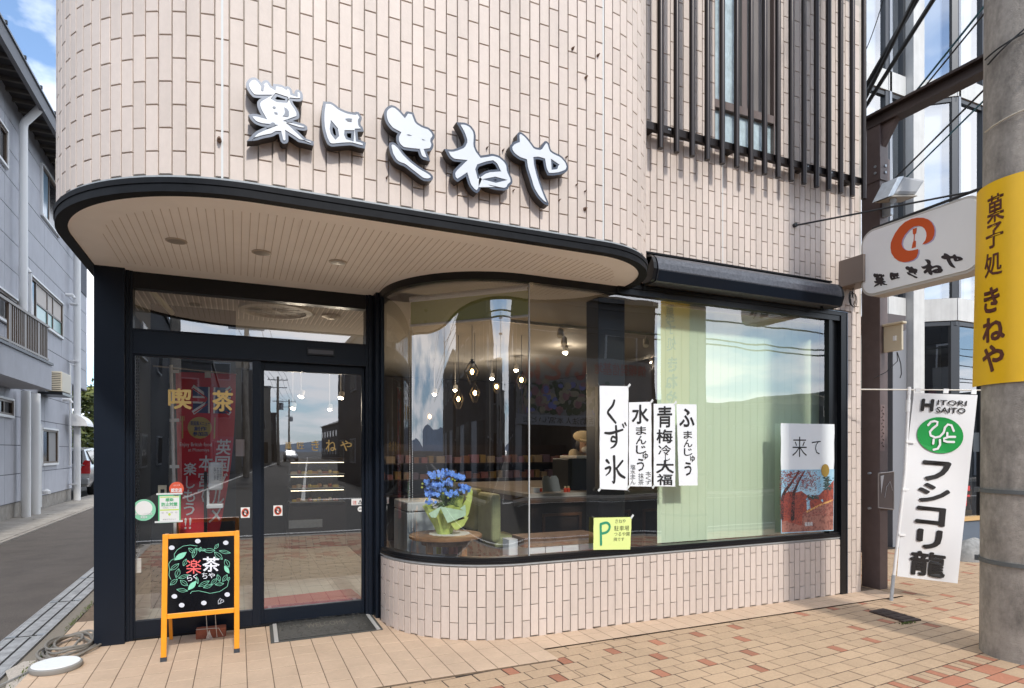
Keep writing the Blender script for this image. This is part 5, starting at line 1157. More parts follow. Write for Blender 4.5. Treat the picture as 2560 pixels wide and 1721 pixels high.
for k in range(6): b.tube([(c0.x+.09, c0.y-.006, .07), (c0.x+.075+.005*k, c0.y-.02, .035), (c0.x+.07+.009*k, c0.y-.04, .010)], .0022, 4)
mk('string', b, M_STR, BK)
# door mat
c = [onz(*p, .009) for p in ((672.5, 1553.4), (918.4, 1523.8), (957.7, 1575), (677, 1609.6))]
DM = thing('door_mat', 'black rubber welcome mat with grey edging in front of the sliding door', 'mat', tuple(sum(c, Vector())/4))
F = quad(*c); mk('tray', MB().slab([F(0, 0), F(1, 0), F(1, 1), F(0, 1)], (0, 0, .006)), mat('mat_tray', (.07, .07, .065), .7), DM)
M_RUBM = mat('mat_rubber', (.038, .038, .034), .55, bump=1, bscale=60, var=.3, vscale=40)
q = [F(.075, .06), F(.93, .06), F(.93, .97), F(.075, .97)]; mk('rubber_pad', MB().slab(q, (0, 0, .013)), M_RUBM, DM)
b = MB(); rg = random.Random(2); G = quad(*[p+Vector((0, 0, .0135)) for p in q])
for i in range(150):
    u, v = rg.uniform(.03, .95), rg.uniform(.06, .94)
    if .28 < u < .75 and .38 < v < .62: continue
    a0 = rg.random()*6.28; rr = rg.uniform(.012, .028); b.tube([G(u+rr*math.cos(a0+t*.8), v+rr*2.2*math.sin(a0+t*.8)) for t in range(5)], .0022, 4)
mk('moulded_scrolls', b, mat('mat_scroll', (.060, .058, .052), .5), DM, kind='stuff')
b = MB(); put(b, 'WELCOME', G, .30, .40, .74, .60, .0); mk('moulded_lettering', b, mat('mat_letter', (.12, .11, .09), .5), DM)
b = MB()
for u0, v0, u1, v1 in ((.03, .0, .065, 1), (.94, .0, .975, 1), (.03, -.0, .975, .05)): b.slab([F(u0, v0)+Vector((0, 0, .0065)), F(u1, v0)+Vector((0, 0, .0065)), F(u1, v1)+Vector((0, 0, .0065)), F(u0, v1)+Vector((0, 0, .0065))], (0, 0, .004))
mk('grey_edging', b, mat('mat_edge', (.46, .45, .43), .6), DM)
# coil of hose and white lid at the corner
cc = onz(176, 1622, .01)
HZc = tag(mk('hose_coil', (lambda b: [b.tube([(cc.x+(.30-.025*k+.02*math.sin(3*a/24*6.28+k))*.55*math.cos(a/24*6.28)+.03*math.sin(k*2.1), cc.y+(.50-.04*k)*.62*math.sin(a/24*6.28)+.05*math.cos(k*1.7), .018+.010*k+.008*math.sin(a*.9+k)) for a in range(25)], .0085, 7) for k in range(6)] and b)(MB()), mat('grey_hose', (.20, .185, .16), .5), smooth=True), 'grey hose coiled on the tiles beside the black corner post', 'hose')
q = onz(140, 1668, .02)
LD = thing('round_cover', 'white round lid with a grey rim lying on the tiles in the lower left corner', 'lid', (q.x, q.y, 0))
mk('rim', MB().lathe([(.135, .0), (.142, .012), (.142, .03), (.132, .036)], (q.x, q.y, .01), 36), mat('lid_rim', (.26, .25, .23), .6), LD, smooth=True)
mk('top', MB().lathe([(.130, .036), (.128, .039)], (q.x, q.y, .01), 36), mat('lid_white', (.78, .80, .78), .4, var=.03, vscale=40), LD)
b = MB(); p1, p2 = onz(0, 1719), onz(105, 1672); b.tube([p1+Vector((-.3, -.25, .01)), p1+Vector((0, 0, .012)), p1.lerp(p2, .5)+Vector((0, .02, .014)), p2+Vector((0, 0, .02)), q+Vector((-.10, .05, .01))], .006, 6)
tag(mk('grey_cable', b, mat('cable_grey', (.25, .25, .24), .6), smooth=True), 'thin grey cable running from the white lid off the lower left corner', 'cable')
# ================================================================== PAPERS AND STICKERS ON THE GLASS
M_PAPER = mat('rice_paper', (.74, .76, .78), .8, var=.03, vscale=14, bump=.5, bscale=12); M_SUMI = mat('sumi_ink', (.012, .012, .013), .8); M_TAPE = mat('clear_tape', (.62, .65, .64), .3)
YG = -.006
def sheet_on(name, label, cat, corners, m, y=YG, nu=4, nv=16, wav=.0015, group=None, tape=(0, 1, 2, 3), tk=.0):
    c = [ony(x, yy, y) for x, yy in corners]
    t = thing(name, label, cat, tuple(c[3]), group)
    F0 = quad(*c)
    F = lambda u, v, d=0: F0(u, v)+Vector((0, -abs(wav*math.sin(v*17+u*3))-wav*.6*abs(math.sin(u*6+v*5))-d, 0))
    ne = .004
    b = MB(); patch(b, lambda u, v: F(u+ne*math.sin(v*25)*(2*u-1), v), nu, nv); k = len(b.f)
    mk('sheet', b, m, t, smooth=True)
    if tape:
        bt = MB()
        for i in tape:
            u, v = ((0, 0), (1, 0), (1, 1), (0, 1))[i]; p = F(u, v, .002); s = .016; dxs = (-1 if u == 0 else 1)*s; dzs = (1 if v == 0 else -1)*s
            bt.slab([p+Vector((dxs+.006, 0, dzs-.006)), p+Vector((dxs-.006, 0, dzs+.008)), p+Vector((-dxs*.6-.006, 0, -dzs*.6+.006)), p+Vector((-dxs*.6+.006, 0, -dzs*.6-.006))], (0, -.0006, 0))
        mk('tape', bt, M_TAPE, t)
    return t, lambda u, v: F(u, v, .0018)
def brush(b, F, pts, w):
    """brush stroke: points (u,v,width factor) on a sheet, swelling and thinning like ink"""
    P = [F(p[0], p[1]) for p in pts]; n = len(P); L, Rr = [], []
    for i in range(n):
        a, c = P[max(i-1, 0)], P[min(i+1, n-1)]; d = (c-a); s = Vector((-d.z, 0, d.x)).normalized()*w*pts[i][2]/2
        L.append(P[i]+s); Rr.append(P[i]-s)
    b.add(L+Rr, [(i, i+1, n+i+1, n+i) for i in range(n-1)])
    for p, q in ((P[0], pts[0][2]), (P[-1], pts[-1][2])):
        b.add([p+Vector((w*q/2*math.cos(k*.785), .0001, w*q/2*math.sin(k*.785))) for k in range(8)], [tuple(range(7, -1, -1))])
def spl(pts, k=4):
    out = []
    for i in range(len(pts)-1):
        p0, p1, p2, p3 = pts[max(i-1, 0)], pts[i], pts[i+1], pts[min(i+2, len(pts)-1)]
        for j in range(k):
            t = j/k; out.append(tuple(.5*(2*p1[a]+(p2[a]-p0[a])*t+(2*p0[a]-5*p1[a]+4*p2[a]-p3[a])*t*t+(3*p1[a]-p0[a]-3*p2[a]+p3[a])*t**3) for a in range(3)))
    return out+[pts[-1]]
t, F = sheet_on('menu_strip', 'largest and leftmost white paper strip on the window, with three big brush characters', 'paper sign', [(1499, 965), (1571, 966), (1569, 1226), (1499, 1223)], M_PAPER, group='handwritten paper strips on the shop window')
b = MB(); W_ = .021
for s in ([(.50, .14, .9), (.44, .19, 1), (.28, .25, .9), (.36, .29, 1.1), (.55, .355, .8)], [(.18, .455, .8), (.40, .455, 1.1), (.80, .42, .8)], [(.56, .385, .9), (.58, .46, 1), (.58, .54, 1), (.50, .58, .9), (.38, .60, .4)], [(.56, .50, .9), (.44, .49, .8), (.40, .53, .8), (.52, .535, .8)], [(.80, .37, .8), (.85, .40, .5)], [(.88, .355, .8), (.93, .38, .5)],
          [(.50, .68, 1.2), (.51, .76, 1), (.52, .86, 1.1), (.50, .935, .8), (.44, .92, .4)], [(.24, .72, 1.2), (.32, .745, .8)], [(.20, .80, .9), (.36, .785, 1), (.34, .83, .8), (.22, .865, .4)], [(.80, .72, .9), (.66, .77, .9), (.58, .80, .7)], [(.58, .79, .7), (.70, .85, 1.1), (.88, .88, 1.0)]):
    brush(b, F, spl(s), W_)
mk('brush_lettering', b, M_SUMI, t)
t, F = sheet_on('menu_strip', 'second paper strip from the left, with small extra notes at its foot', 'paper sign', [(1572, 1006.5), (1628, 1005), (1629, 1217), (1572, 1216)], M_PAPER, group='handwritten paper strips on the shop window')
b = MB(); put(b, '水', F, .12, .03, .88, .26, .025); column(b, 'まんじ', F, .30, .28, .76, .62, .015); put(b, 'ゅ', F, .60, .60, .84, .68, .01); put(b, 'う', F, .34, .67, .66, .82, .02)
column(b, '本くず', F, .72, .82, .97, .98, .0, .05); column(b, '抹茶', F, .40, .84, .64, .985, .0, .05); column(b, '塩水まん', F, .06, .74, .28, .98, .0, .05); mk('brush_lettering', b, M_SUMI, t)
t, F = sheet_on('menu_strip', 'third paper strip from the left, beginning with the character for blue plum', 'paper sign', [(1634, 1010), (1687, 1009), (1688, 1217), (1634, 1216)], M_PAPER, group='handwritten paper strips on the shop window')
b = MB(); put(b, '青', F, .16, .03, .86, .29, .02); put(b, '梅', F, .12, .31, .88, .48, .02); put(b, '冷', F, .20, .50, .80, .62, .01); put(b, 'し', F, .52, .61, .74, .69, .01); put(b, '大', F, .10, .68, .94, .84, .03); put(b, '福', F, .14, .85, .86, .985, .02); mk('brush_lettering', b, M_SUMI, t)
t, F = sheet_on('menu_strip', 'rightmost white paper strip, hanging in front of the green blind', 'paper sign', [(1691, 1011), (1741, 1011.5), (1744, 1214), (1697, 1214.6)], M_PAPER, group='handwritten paper strips on the shop window', tape=(0,))
b = MB(); put(b, 'ふ', F, .10, .05, .88, .28, .03); column(b, 'まんじ', F, .30, .32, .74, .64, .012); put(b, 'ゅ', F, .62, .63, .86, .71, .01); put(b, 'う', F, .30, .71, .68, .88, .03); mk('brush_lettering', b, M_SUMI, t)
t, F = sheet_on('parking_note', 'yellow-green handwritten parking note with a big green letter P', 'paper sign', [(1484, 1295), (1579, 1293), (1575, 1374), (1483, 1375)], mat('lime_paper', (.66, .76, .27), .8), nu=3, nv=6, tape=(0, 1))
b = MB()
for s in ([(.20, .84, 1), (.19, .5, 1), (.18, .22, 1)], [(.18, .20, 1), (.34, .16, 1), (.42, .28, 1), (.36, .44, 1), (.20, .50, 1)]): brush(b, F, spl(s), .020)
mk('letter_p', b, mat('marker_green', (.02, .25, .13), .7), t)
b = MB(); row(b, 'きねや', F, .56, .06, .84, .18, -.005); row(b, '駐車場', F, .54, .26, .94, .42, -.005); row(b, 'つるや園', F, .54, .46, .96, .58, -.005); row(b, '隣です', F, .54, .62, .82, .74, -.005); mk('small_lettering', b, M_SUMI, t)
# poster
t, F = sheet_on('travel_poster', 'tall poster with two black characters above a photo of red autumn trees', 'poster', [(1952, 1058.5), (2086, 1061), (2083, 1327), (1952, 1334)], mat('poster_white', (.74, .78, .79), .5), nu=4, nv=12, wav=.0008, tape=())
def PF(x, y): return F((x-105)/690, (y-98)/1375)
b = MB(); patch(b, lambda u, v: F(u, .423+.577*v)+Vector((0, -.0004, 0)), 4, 8); ph_ = mk('photo', b, mat('poster_sky', (.25, .50, .66), .5, col2=(.40, .60, .70), vscale=9), t)
def poly(pts, m, nm, d=.0008, yb=1462):
    b = MB(); n = len(pts); b.add([PF(*p)+Vector((0, -d, 0)) for p in pts]+[PF(p[0], yb if yb else p[1]+24)+Vector((0, -d, 0)) for p in pts], [(i, n+i, n+i+1, i+1) for i in range(n-1)]); return mk(nm, b, m, ph_)
M_R1 = mat('poster_red', (.50, .10, .055), .6, col2=(.12, .03, .025), vscale=45, var=.4); M_R2 = mat('poster_path', (.50, .22, .16), .6, col2=(.14, .05, .04), vscale=34, var=.4); M_DK = mat('poster_dark', (.022, .012, .012), .6); M_PI = mat('poster_pine', (.03, .07, .06), .6)
poly([(112,1000),(200,950),(300,965),(360,950),(440,1010),(520,1040),(580,1030),(640,960),(720,900),(790,820)], M_R1, 'red_trees')
poly([(112,1330),(290,1290),(450,1190),(600,1130),(790,1080)], M_R2, 'leaf_covered_path', .0012); poly([(430,1205),(600,1125),(780,1068)], mat('poster_gold', (.70, .38, .12), .6), 'sunlit_bank', .0016, None)
b = MB(); rg = random.Random(9)
T = lambda pts, w: brush(b, lambda u, v: PF(u, v)+Vector((0, -.0018, 0)), spl([(*p, q) for p, q in pts], 3), w)
T([((250, 1290), 3.6), ((255, 1100), 2.8), ((270, 960), 2.4), ((330, 820), 1.5), ((400, 700), 1)], .014); T([((120, 1280), 3), ((130, 1000), 3), ((230, 850), 2.2), ((330, 700), 1.2)], .012); T([((260, 1060), .8), ((200, 960), .6), ((130, 820), .4), ((90, 700), .3)], .010); T([((300, 950), .5), ((400, 800), .3), ((560, 790), .2)], .008); T([((110, 1290), 1), ((100, 1000), .8), ((110, 800), .5)], .010); T([((390, 700), .3), ((560, 690), .2), ((700, 730), .1)], .008)
mk('tree_trunks', b, M_DK, ph_)
b = MB()
for i in range(1500):
    x, y = rg.choice([(rg.gauss(180, 80), rg.gauss(790, 80)), (rg.gauss(450, 110), rg.gauss(860, 70)), (rg.gauss(330, 120), rg.gauss(750, 50)), (rg.gauss(170, 60), rg.gauss(1080, 80)), (rg.uniform(120, 780), rg.uniform(1000, 1280)), (rg.uniform(110, 790), 1000+rg.random()*280)])
    if 90 < x < 790 and 690 < y < 1290: s = rg.uniform(5, 14); b.add([PF(x-s, y)+Vector((0, -.0021, 0)), PF(x, y+s*.6)+Vector((0, -.0021, 0)), PF(x+s, y-s*.4)+Vector((0, -.0021, 0))], [(0, 1, 2)])
mk('red_leaves', b, mat('poster_leaf', (.42, .09, .07), .6, col2=(.10, .02, .02), vscale=90), ph_, kind='stuff')
b = MB()
for i in range(90):
    x, y = rg.gauss(705, 26), rg.uniform(775, 940); s = rg.uniform(10, 24); b.add([PF(x-s, y)+Vector((0, -.0021, 0)), PF(x, y+s*.7)+Vector((0, -.0021, 0)), PF(x+s, y-s*.4)+Vector((0, -.0021, 0))], [(0, 1, 2)])
for i in range(60):
    x, y = rg.uniform(440, 600), rg.gauss(1030, 14); s = rg.uniform(8, 18); b.add([PF(x-s, y)+Vector((0, -.0021, 0)), PF(x, y+s*.7)+Vector((0, -.0021, 0)), PF(x+s, y-s*.4)+Vector((0, -.0021, 0))], [(0, 1, 2)])
mk('dark_pines', b, M_PI, ph_, kind='stuff')
b = MB(); put(b, '来', PF, 245, 265, 432, 520, -.008); put(b, 'て', PF, 495, 315, 610, 488, -.008); mk('lettering', b, M_SUMI, t)
b = MB(); disc(b, lambda u, v: PF(u, v)+Vector((0, -.003, 0)), 672, 694, 54, 82); mk('gold_seal', b, mat('gold_foil', (.42, .27, .05), .45, metal=.3), t)
b = MB(); row(b, '福島県', lambda u, v: PF(u, v)+Vector((0, -.003, 0)), 402, 1345, 508, 1398, .01); mk('small_lettering', b, M_WHITE, t)
# stickers on the doors
def sticker(name, label, cat, x0, y0, x1, y1, m, yd, rnd_=False, grp=None):
    c = [ony(x, y, yd) for x, y in ((x0, y0), (x1, y0), (x1, y1), (x0, y1))]
    tl, tr, br, bl = c; zt_, zb_ = (tl.z+tr.z)/2, (bl.z+br.z)/2; xa, xb = (tl.x+bl.x)/2, (tr.x+br.x)/2
    F = quad((xa, yd, zt_), (xb, yd, zt_), (xb, yd, zb_), (xa, yd, zb_)); t = thing(name, label, cat, (xa, yd, zb_), grp); b = MB()
    if rnd_: disc(b, F, .5, .5, .5, .5, 32)
    else: patch(b, F)
    mk('sheet', b, m, t); return t, (lambda d: (lambda u, v: F(u, v)+Vector((0, -d, 0))))
yL, yR = YD+.028, YD+.074
M_ST = mat('sticker_white', (.72, .72, .70), .4); M_SG = mat('sticker_green', (.08, .45, .20), .5); M_SG2 = mat('sticker_mint', (.22, .55, .36), .5); M_SR = mat('sticker_red', (.60, .09, .04), .5)
for (x0, y0, x1, y1), yy, lb in (((602, 1269, 624.5, 1295), yL, 'small square no-hands sticker on the fixed left door, beside the chalkboard'), ((683.5, 1264, 706, 1290), yR, 'small square no-hands sticker on the sliding right door')):
    t, G = sticker('warning_sticker', lb, 'sticker', x0, y0, x1, y1, M_ST, yy, grp='no-hands stickers')
    b = MB(); disc(b, G(.001), .5, .5, .38, .38, 24); mk('black_disc', b, M_SUMI, t); b = MB(); disc(b, G(.002), .5, .5, .42, .42, 24, .78); b.add([G(.0022)(u, v) for u, v in ((.24, .30), (.30, .24), (.76, .70), (.70, .76))], [(0, 1, 2, 3)]); mk('red_ring', b, M_SR, t); b = MB(); disc(b, G(.0015), .5, .58, .13, .14, 10)
    for k in range(4): b.add([G(.0015)(.38+.065*k, .56), G(.0015)(.38+.065*k, .30+.02*abs(k-1.5)), G(.0015)(.425+.065*k, .30+.02*abs(k-1.5)), G(.0015)(.425+.065*k, .56)], [(0, 1, 2, 3)])
    mk('hand_print', b, M_WHITE, t)
t, G = sticker('caution_sticker', 'white caution sticker with red characters and a triangle on the sliding door', 'sticker', 878.6, 1247, 922, 1263, M_ST, yR)
b = MB(); put(b, '注', G(.001), .06, .28, .30, .88, .02); put(b, '意', G(.001), .72, .28, .95, .88, .02); mk('red_lettering', b, M_SR, t); b = MB(); b.add([G(.001)(*p) for p in ((.50, .12), (.38, .85), (.62, .85), (.50, .30), (.43, .77), (.57, .77))], [(0, 1, 4, 3), (1, 2, 5, 4), (2, 0, 3, 5)]); put(b, '!', G(.001), .485, .40, .515, .72, .01); mk('triangle', b, M_SUMI, t)
t, G = sticker('round_sticker', 'small round white sticker under the caution sticker', 'sticker', 894, 1266.5, 908, 1280, M_ST, yR, True); b = MB(); put(b, '自動', G(.001), .2, .35, .8, .65, .0); mk('lettering', b, M_SUMI, t)
t, G = sticker('strip_notice', 'narrow white upright notice on the sliding door near its right edge', 'sticker', 909.5, 1182, 920, 1237, M_ST, yR); b = MB(); column(b, '押してください', G(.001), .25, .12, .75, .9, .0); mk('lettering', b, mat('faint_grey', (.35, .35, .36), .6), t)
t, G = sticker('round_green_sticker', 'round mint-green sticker low on the left door glass', 'sticker', 329.5, 1248.5, 389.5, 1302.5, M_SG2, yL, True); b = MB(); disc(b, G(.001), .5, .42, .36, .34, 28); mk('white_field', b, M_ST, t); b = MB(); row(b, '新しい生活様式', G(.002), .14, .62, .86, .74, .01); row(b, '実施中', G(.002), .36, .78, .64, .89, .01); mk('lettering', b, M_WHITE, t)
t, G = sticker('infection_notice', 'green and white rectangular notice on the left door glass', 'notice', 395.6, 1237, 451.5, 1307.5, M_SG, yL); b = MB(); patch(b, G(.001), 1, 1, .06, .05, .94, .95); mk('white_field', b, M_ST, t)
b = MB(); row(b, '感染', G(.002), .32, .12, .68, .24, .03); row(b, '防止対策', G(.002), .14, .27, .86, .41, .03); mk('green_lettering', b, M_SG, t); b = MB(); patch(b, G(.002), 1, 1, .08, .52, .92, .56); patch(b, G(.002), 1, 1, .08, .07, .92, .10); disc(b, G(.002), .5, .70, .06, .05, 10); mk('lime_bars', b, mat('lime_print', (.50, .65, .08), .5), t)
b = MB(); row(b, 'を実施しています', G(.002), .2, .44, .8, .49, .0); row(b, '御菓子司きねや', G(.002), .2, .85, .8, .90, .0); [disc(b, G(.002), .2+.2*k, .64, .05, .025, 8, .6) for k in range(4)]; mk('grey_lettering', b, MATS['faint_grey'], t)
c = [(-.0, .0)]
for x0, x1, y in ((391, 456, 1236), (387, 457, 1306)):
    a, c_ = ony(x0, y, yL), ony(x1, y, yL); mk('tape', MB().box(a.x, c_.x, yL-.004, yL-.003, a.z-.006, a.z+.007), M_TAPE, t)
t, G = sticker('certified_sticker', 'round orange-red certified-shop sticker above the green and white notice', 'sticker', 423, 1205, 459.5, 1240, M_SR, yL, True); b = MB(); row(b, '認定店', G(.001), .12, .46, .88, .74, .03); row(b, 'ふくしま', G(.001), .28, .18, .72, .30, .0); mk('lettering', b, M_WHITE, t)
M_GOLD = mat('gold_leaf', (.72, .48, .16), .35, metal=.35)
t, G = sticker('gold_lettering', 'two large gold characters on the left door glass', 'lettering', 420, 973, 584, 1028, mat('x_', (.5, .5, .5)), yL)
for o in [o for o in COL.objects if o.parent is t]: bpy.data.objects.remove(o)
b = MB(); put(b, '喫', G(.001), .0, .0, .355, .95, .035); put(b, '茶', G(.001), .665, .03, 1.0, 1.0, .035); mk('characters', b, M_GOLD, t)
t, G = sticker('gold_lettering', 'row of five small gold characters on the sliding door glass', 'lettering', 712, 1100, 880, 1129, MATS['x_'], yR)
for o in [o for o in COL.objects if o.parent is t]: bpy.data.objects.remove(o)
b = MB()
for ch, u0, v0, u1, v1 in (('菓', 0, .2, .10, .85), ('匠', .175, .24, .28, .8), ('き', .385, .05, .50, .95), ('ね', .60, 0, .755, 1), ('や', .82, .05, 1.0, .95)): put(b, ch, G(.001), u0, v0, u1, v1, .005)
mk('characters', b, M_GOLD, t)
# ================================================================== INSIDE THE SHOP
ZC = 2.70
b = MB(); b.box(-.93, XR-.2, 1.2, 6.9, -.02, .02); b.prism([(1.2, .95), (1.3, .5), (1.6, .2), (2.0, .12), (XR-.2, .12), (XR-.2, 1.2), (1.2, 1.2)], -.02, .02)
struct('dark_shop_floor', MB().prism([(1.45, .45), (1.7, .2), (2.0, .13), (XR-.22, .13), (XR-.22, 6.8), (1.45, 6.8)], .0, .026), mat('dark_floor', (.045, .032, .026), .4, var=.2, vscale=5), 'dark floor inside the shop behind the big window', 'floor')
fl_ = struct('shop_floor', b, mat('pale_shop_floor', (.42, .43, .38), .35, var=.10, vscale=12, stain=.15), 'pale tiled floor inside the shop', 'floor')
b = MB()
for i in range(14): b.box(-.93+i*.3, -.93+i*.3+.004, 1.2, 6.9, .0195, .021)
for j in range(19): b.box(-.93, 4, 1.2+j*.3, 1.204+j*.3, .0195, .0211)
mk('floor_joint', b, mat('floor_joint', (.25, .25, .23), .7), fl_, kind='stuff')
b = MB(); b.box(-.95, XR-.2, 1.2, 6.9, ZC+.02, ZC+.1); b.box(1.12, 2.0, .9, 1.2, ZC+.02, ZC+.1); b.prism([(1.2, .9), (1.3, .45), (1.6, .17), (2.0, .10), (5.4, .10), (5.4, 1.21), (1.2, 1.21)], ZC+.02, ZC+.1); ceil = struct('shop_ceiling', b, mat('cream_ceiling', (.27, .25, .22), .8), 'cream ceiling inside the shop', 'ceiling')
b = MB()
x = -.9
while x < 1.1: b.box(x-.004, x+.004, 1.22, 2.55, ZC+.017, ZC+.022); x += .0452
mk('board_joint_relief', b, MATS['soffit_shadow_gap'], ceil, kind='stuff')
M_DARKW = mat('dark_shop_wall', (.030, .024, .021), .8, var=.2, vscale=3)
b = MB(); b.box(-.93, 5.5, 6.5, 6.6, 0, ZC); b.box(XR-.3, XR-.2, .2, 6.5, 0, ZC); struct('shop_back_wall', b, M_DARKW, 'dark brown walls at the back of the shop', 'wall')
M_WALN = mat('walnut', (.085, .036, .016), .4, var=.35, vscale=9, coat=.2); M_WALD = mat('dark_walnut', (.022, .013, .010), .45, var=.2, vscale=9)
lv = thing('porch_ceiling_louvre', 'round ribbed air louvre in the ceiling behind the transom window', 'vent', tuple(ont(690, 778, 6.3)))
q = onz(690, 778, ZC); lv.location = (q.x, q.y, ZC-.0)
mk('ring', MB().lathe([(.32, .02), (.32, -.01), (.27, -.016), (.27, .02)], (q.x, q.y, ZC), 40), mat('louvre_cream', (.38, .36, .31), .5), lv, smooth=True); mk('dish', MB().lathe([(.27, .012), (.03, .010)], (q.x, q.y, ZC), 40), mat('louvre_grey', (.26, .25, .23), .5), lv)
b = MB()
for k in range(12): a = k/12*6.28; b.cyl((q.x, q.y, ZC-.002), (q.x+.27*math.cos(a), q.y+.27*math.sin(a), ZC-.002), .005, n=4)
mk('spoke', b, MATS['louvre_cream'], lv)
q = onz(828, 793, ZC); t = thing('chandelier_rose', 'small scalloped ceiling rose behind the transom window', 'ceiling rose', (q.x, q.y, ZC)); mk('disc', MB().lathe([(.09, .02), (.09, .0), (.03, -.02), (.0, -.02)], (q.x, q.y, ZC), 14), mat('brass_dark', (.18, .14, .08), .4, metal=.6), t)
for i, (p, q) in enumerate((((353, 701), (430, 783)), ((370, 702), (925, 762)))):
    a, c = ony(*p, YD+.22), ony(*q, YD+.22 if i else YD+.9); tag(mk('fluorescent_tube', MB().cyl(a, c, .022, n=10), mat('unlit_tube', (.50, .52, .38), .4)), ['unlit fluorescent tube running back into the shop behind the transom', 'unlit fluorescent tube along the top of the transom window'][i], 'lamp', 'unlit tubes behind the transom')
# red runner
c = [onz(*p, .024) for p in ((640, 1500), (878, 1474), (908, 1499), (640, 1528))]
t = thing('red_mat', 'dark red mat on the pale floor just inside the sliding door', 'mat', tuple(c[0])); mk('carpet', MB().slab(c, (0, 0, .008)), mat('red_carpet', (.30, .035, .045), .95, var=.2, vscale=60), t)
# red banner inside the fixed door
yb = 1.62
RB = thing('red_banner_flag', 'red banner flag with white vertical lettering and union flag behind the left door', 'flag', tuple(ony(440, 1440, yb)))
TL, TR, BR, BL = (439, 930), (590, 936), (546, 1340), (447, 1345)
def RF(off=0):
    def F(u, v):
        px = (TL[0]*(1-u)+TR[0]*u)*(1-v)+(BL[0]*(1-u)+BR[0]*u)*v+12*u*math.sin(v*math.pi)
        py = (TL[1]*(1-u)+TR[1]*u)*(1-v)+(BL[1]*(1-u)+BR[1]*u)*v
        return ony(px, py, yb+.02*math.sin(u*5+v*3)-off)
    return F
M_RC = mat('banner_red', (.62, .030, .045), .85); M_RW = mat('banner_pale', (.80, .78, .78), .85); M_RB = mat('banner_navy', (.05, .07, .20), .85); M_RG = mat('banner_gold', (.55, .40, .12), .6)
b = MB(); patch(b, RF(), 12, 24); mk('cloth', b, M_RC, RB, smooth=True)
b = MB(); patch(b, RF(.003), 4, 4, .28, .085, .92, .245); mk('flag_field', b, M_RB, RB); b = MB(); F = RF(.005)
def band(b, F, p, q, w): 
    d = Vector((q[0]-p[0], (q[1]-p[1])*2.7)); n = Vector((-d.y, d.x)).normalized()*w; n = (n.x, n.y/2.7); b.add([F(p[0]+n[0], p[1]+n[1]), F(p[0]-n[0], p[1]-n[1]), F(q[0]-n[0], q[1]-n[1]), F(q[0]+n[0], q[1]+n[1])], [(0, 1, 2, 3)])
for p, q, w_ in (((.28, .085), (.92, .245), .035), ((.28, .245), (.92, .085), .035), ((.28, .165), (.92, .165), .06), ((.60, .085), (.60, .245), .06)): band(b, F, p, q, w_)
mk('flag_white', b, M_RW, RB); b = MB(); F = RF(.007)
for p, q, w_ in (((.28, .165), (.92, .165), .03), ((.60, .085), (.60, .245), .03), ((.28, .095), (.9, .245), .010), ((.3, .245), (.92, .090), .010)): band(b, F, p, q, w_)
mk('flag_red', b, M_RC, RB)
b = MB(); disc(b, RF(.006), .40, .335, .21, .066, 28)
for u in (.10, .66): band(b, RF(.006), (u, .27), (u, .40), .012)
for k in (-1, 0, 1): band(b, RF(.006), (.10+.03*k, .265), (.10+.03*k, .295), .006)
mk('gold_badge', b, M_RG, RB); b = MB(); F = RF(.009); row(b, '英国風メニュー', F, .24, .295, .58, .322, .02); row(b, '創作', F, .30, .327, .52, .354, .03); row(b, '参加店', F, .28, .358, .55, .385, .03); mk('navy_lettering', b, M_RB, RB)
b = MB(); F = RF(.006); column(b, '英国グルメ', F, .70, .40, .97, .92, .02, .06); column(b, '本宮で', F, .40, .50, .66, .80, .02, .06); column(b, '楽しもう', F, .12, .545, .36, .87, .02, .06); row(b, '!!', F, .14, .88, .30, .95, .02); row(b, 'Enjoy British food', F, .05, .425, .62, .455, .0); row(b, 'at Motomiya', F, .20, .46, .58, .485, .0); mk('white_lettering', b, M_RW, RB)
b = MB(); b.cyl(ony(441, 1440, yb), ony(427, 913, yb), .013, n=8); mk('pole', b, M_WHITE, RB); mk('cross_bar', MB().cyl(ony(382, 915, yb), ony(592, 936, yb), .006, n=6), MATS['bar_ivory'], RB)
b = MB()
for py in (925, 1047, 1163): b.slab([ony(424, py, yb-.02), ony(448, py, yb-.02), ony(448, py+8, yb-.02), ony(424, py+8, yb-.02)], (0, .004, 0))
b.slab([ony(512, 930, yb-.02), ony(527, 930, yb-.02), ony(527, 945, yb-.02), ony(512, 945, yb-.02)], (0, .004, 0)); mk('loop', b, M_WHITE, RB)
# sanitiser stand
ys = 1.40
SD = thing('sanitizer_stand', 'white hand sanitizer dispenser on a thin black stand in front of the red banner', 'dispenser', tuple(ony(514, 1500, ys)))
a = ony(514, 1180, ys); M_WP = mat('white_plastic', (.66, .67, .68), .35)
mk('pole', MB().box(a.x-.012, a.x+.012, ys-.012, ys+.012, .03, a.z), M_FRAME, SD); mk('base', MB().box(a.x-.15, a.x+.15, ys-.1, ys+.12, .02, .035), M_FRAME, SD)
def bxp(x0, y0, x1, y1, y, dep): p, q = ony(x0, y0, y), ony(x1, y1, y); return MB().box(p.x, q.x, y, y+dep, q.z, p.z)
mk('dispenser', bxp(520, 1156, 557, 1226, ys-.06, .10), M_WP, SD, bevel=.018); mk('drip_tray', bxp(516, 1262, 558, 1271, ys-.08, .12), M_WP, SD, bevel=.006); mk('tray_arm', bxp(517, 1226, 523, 1264, ys-.02, .03), M_WP, SD)
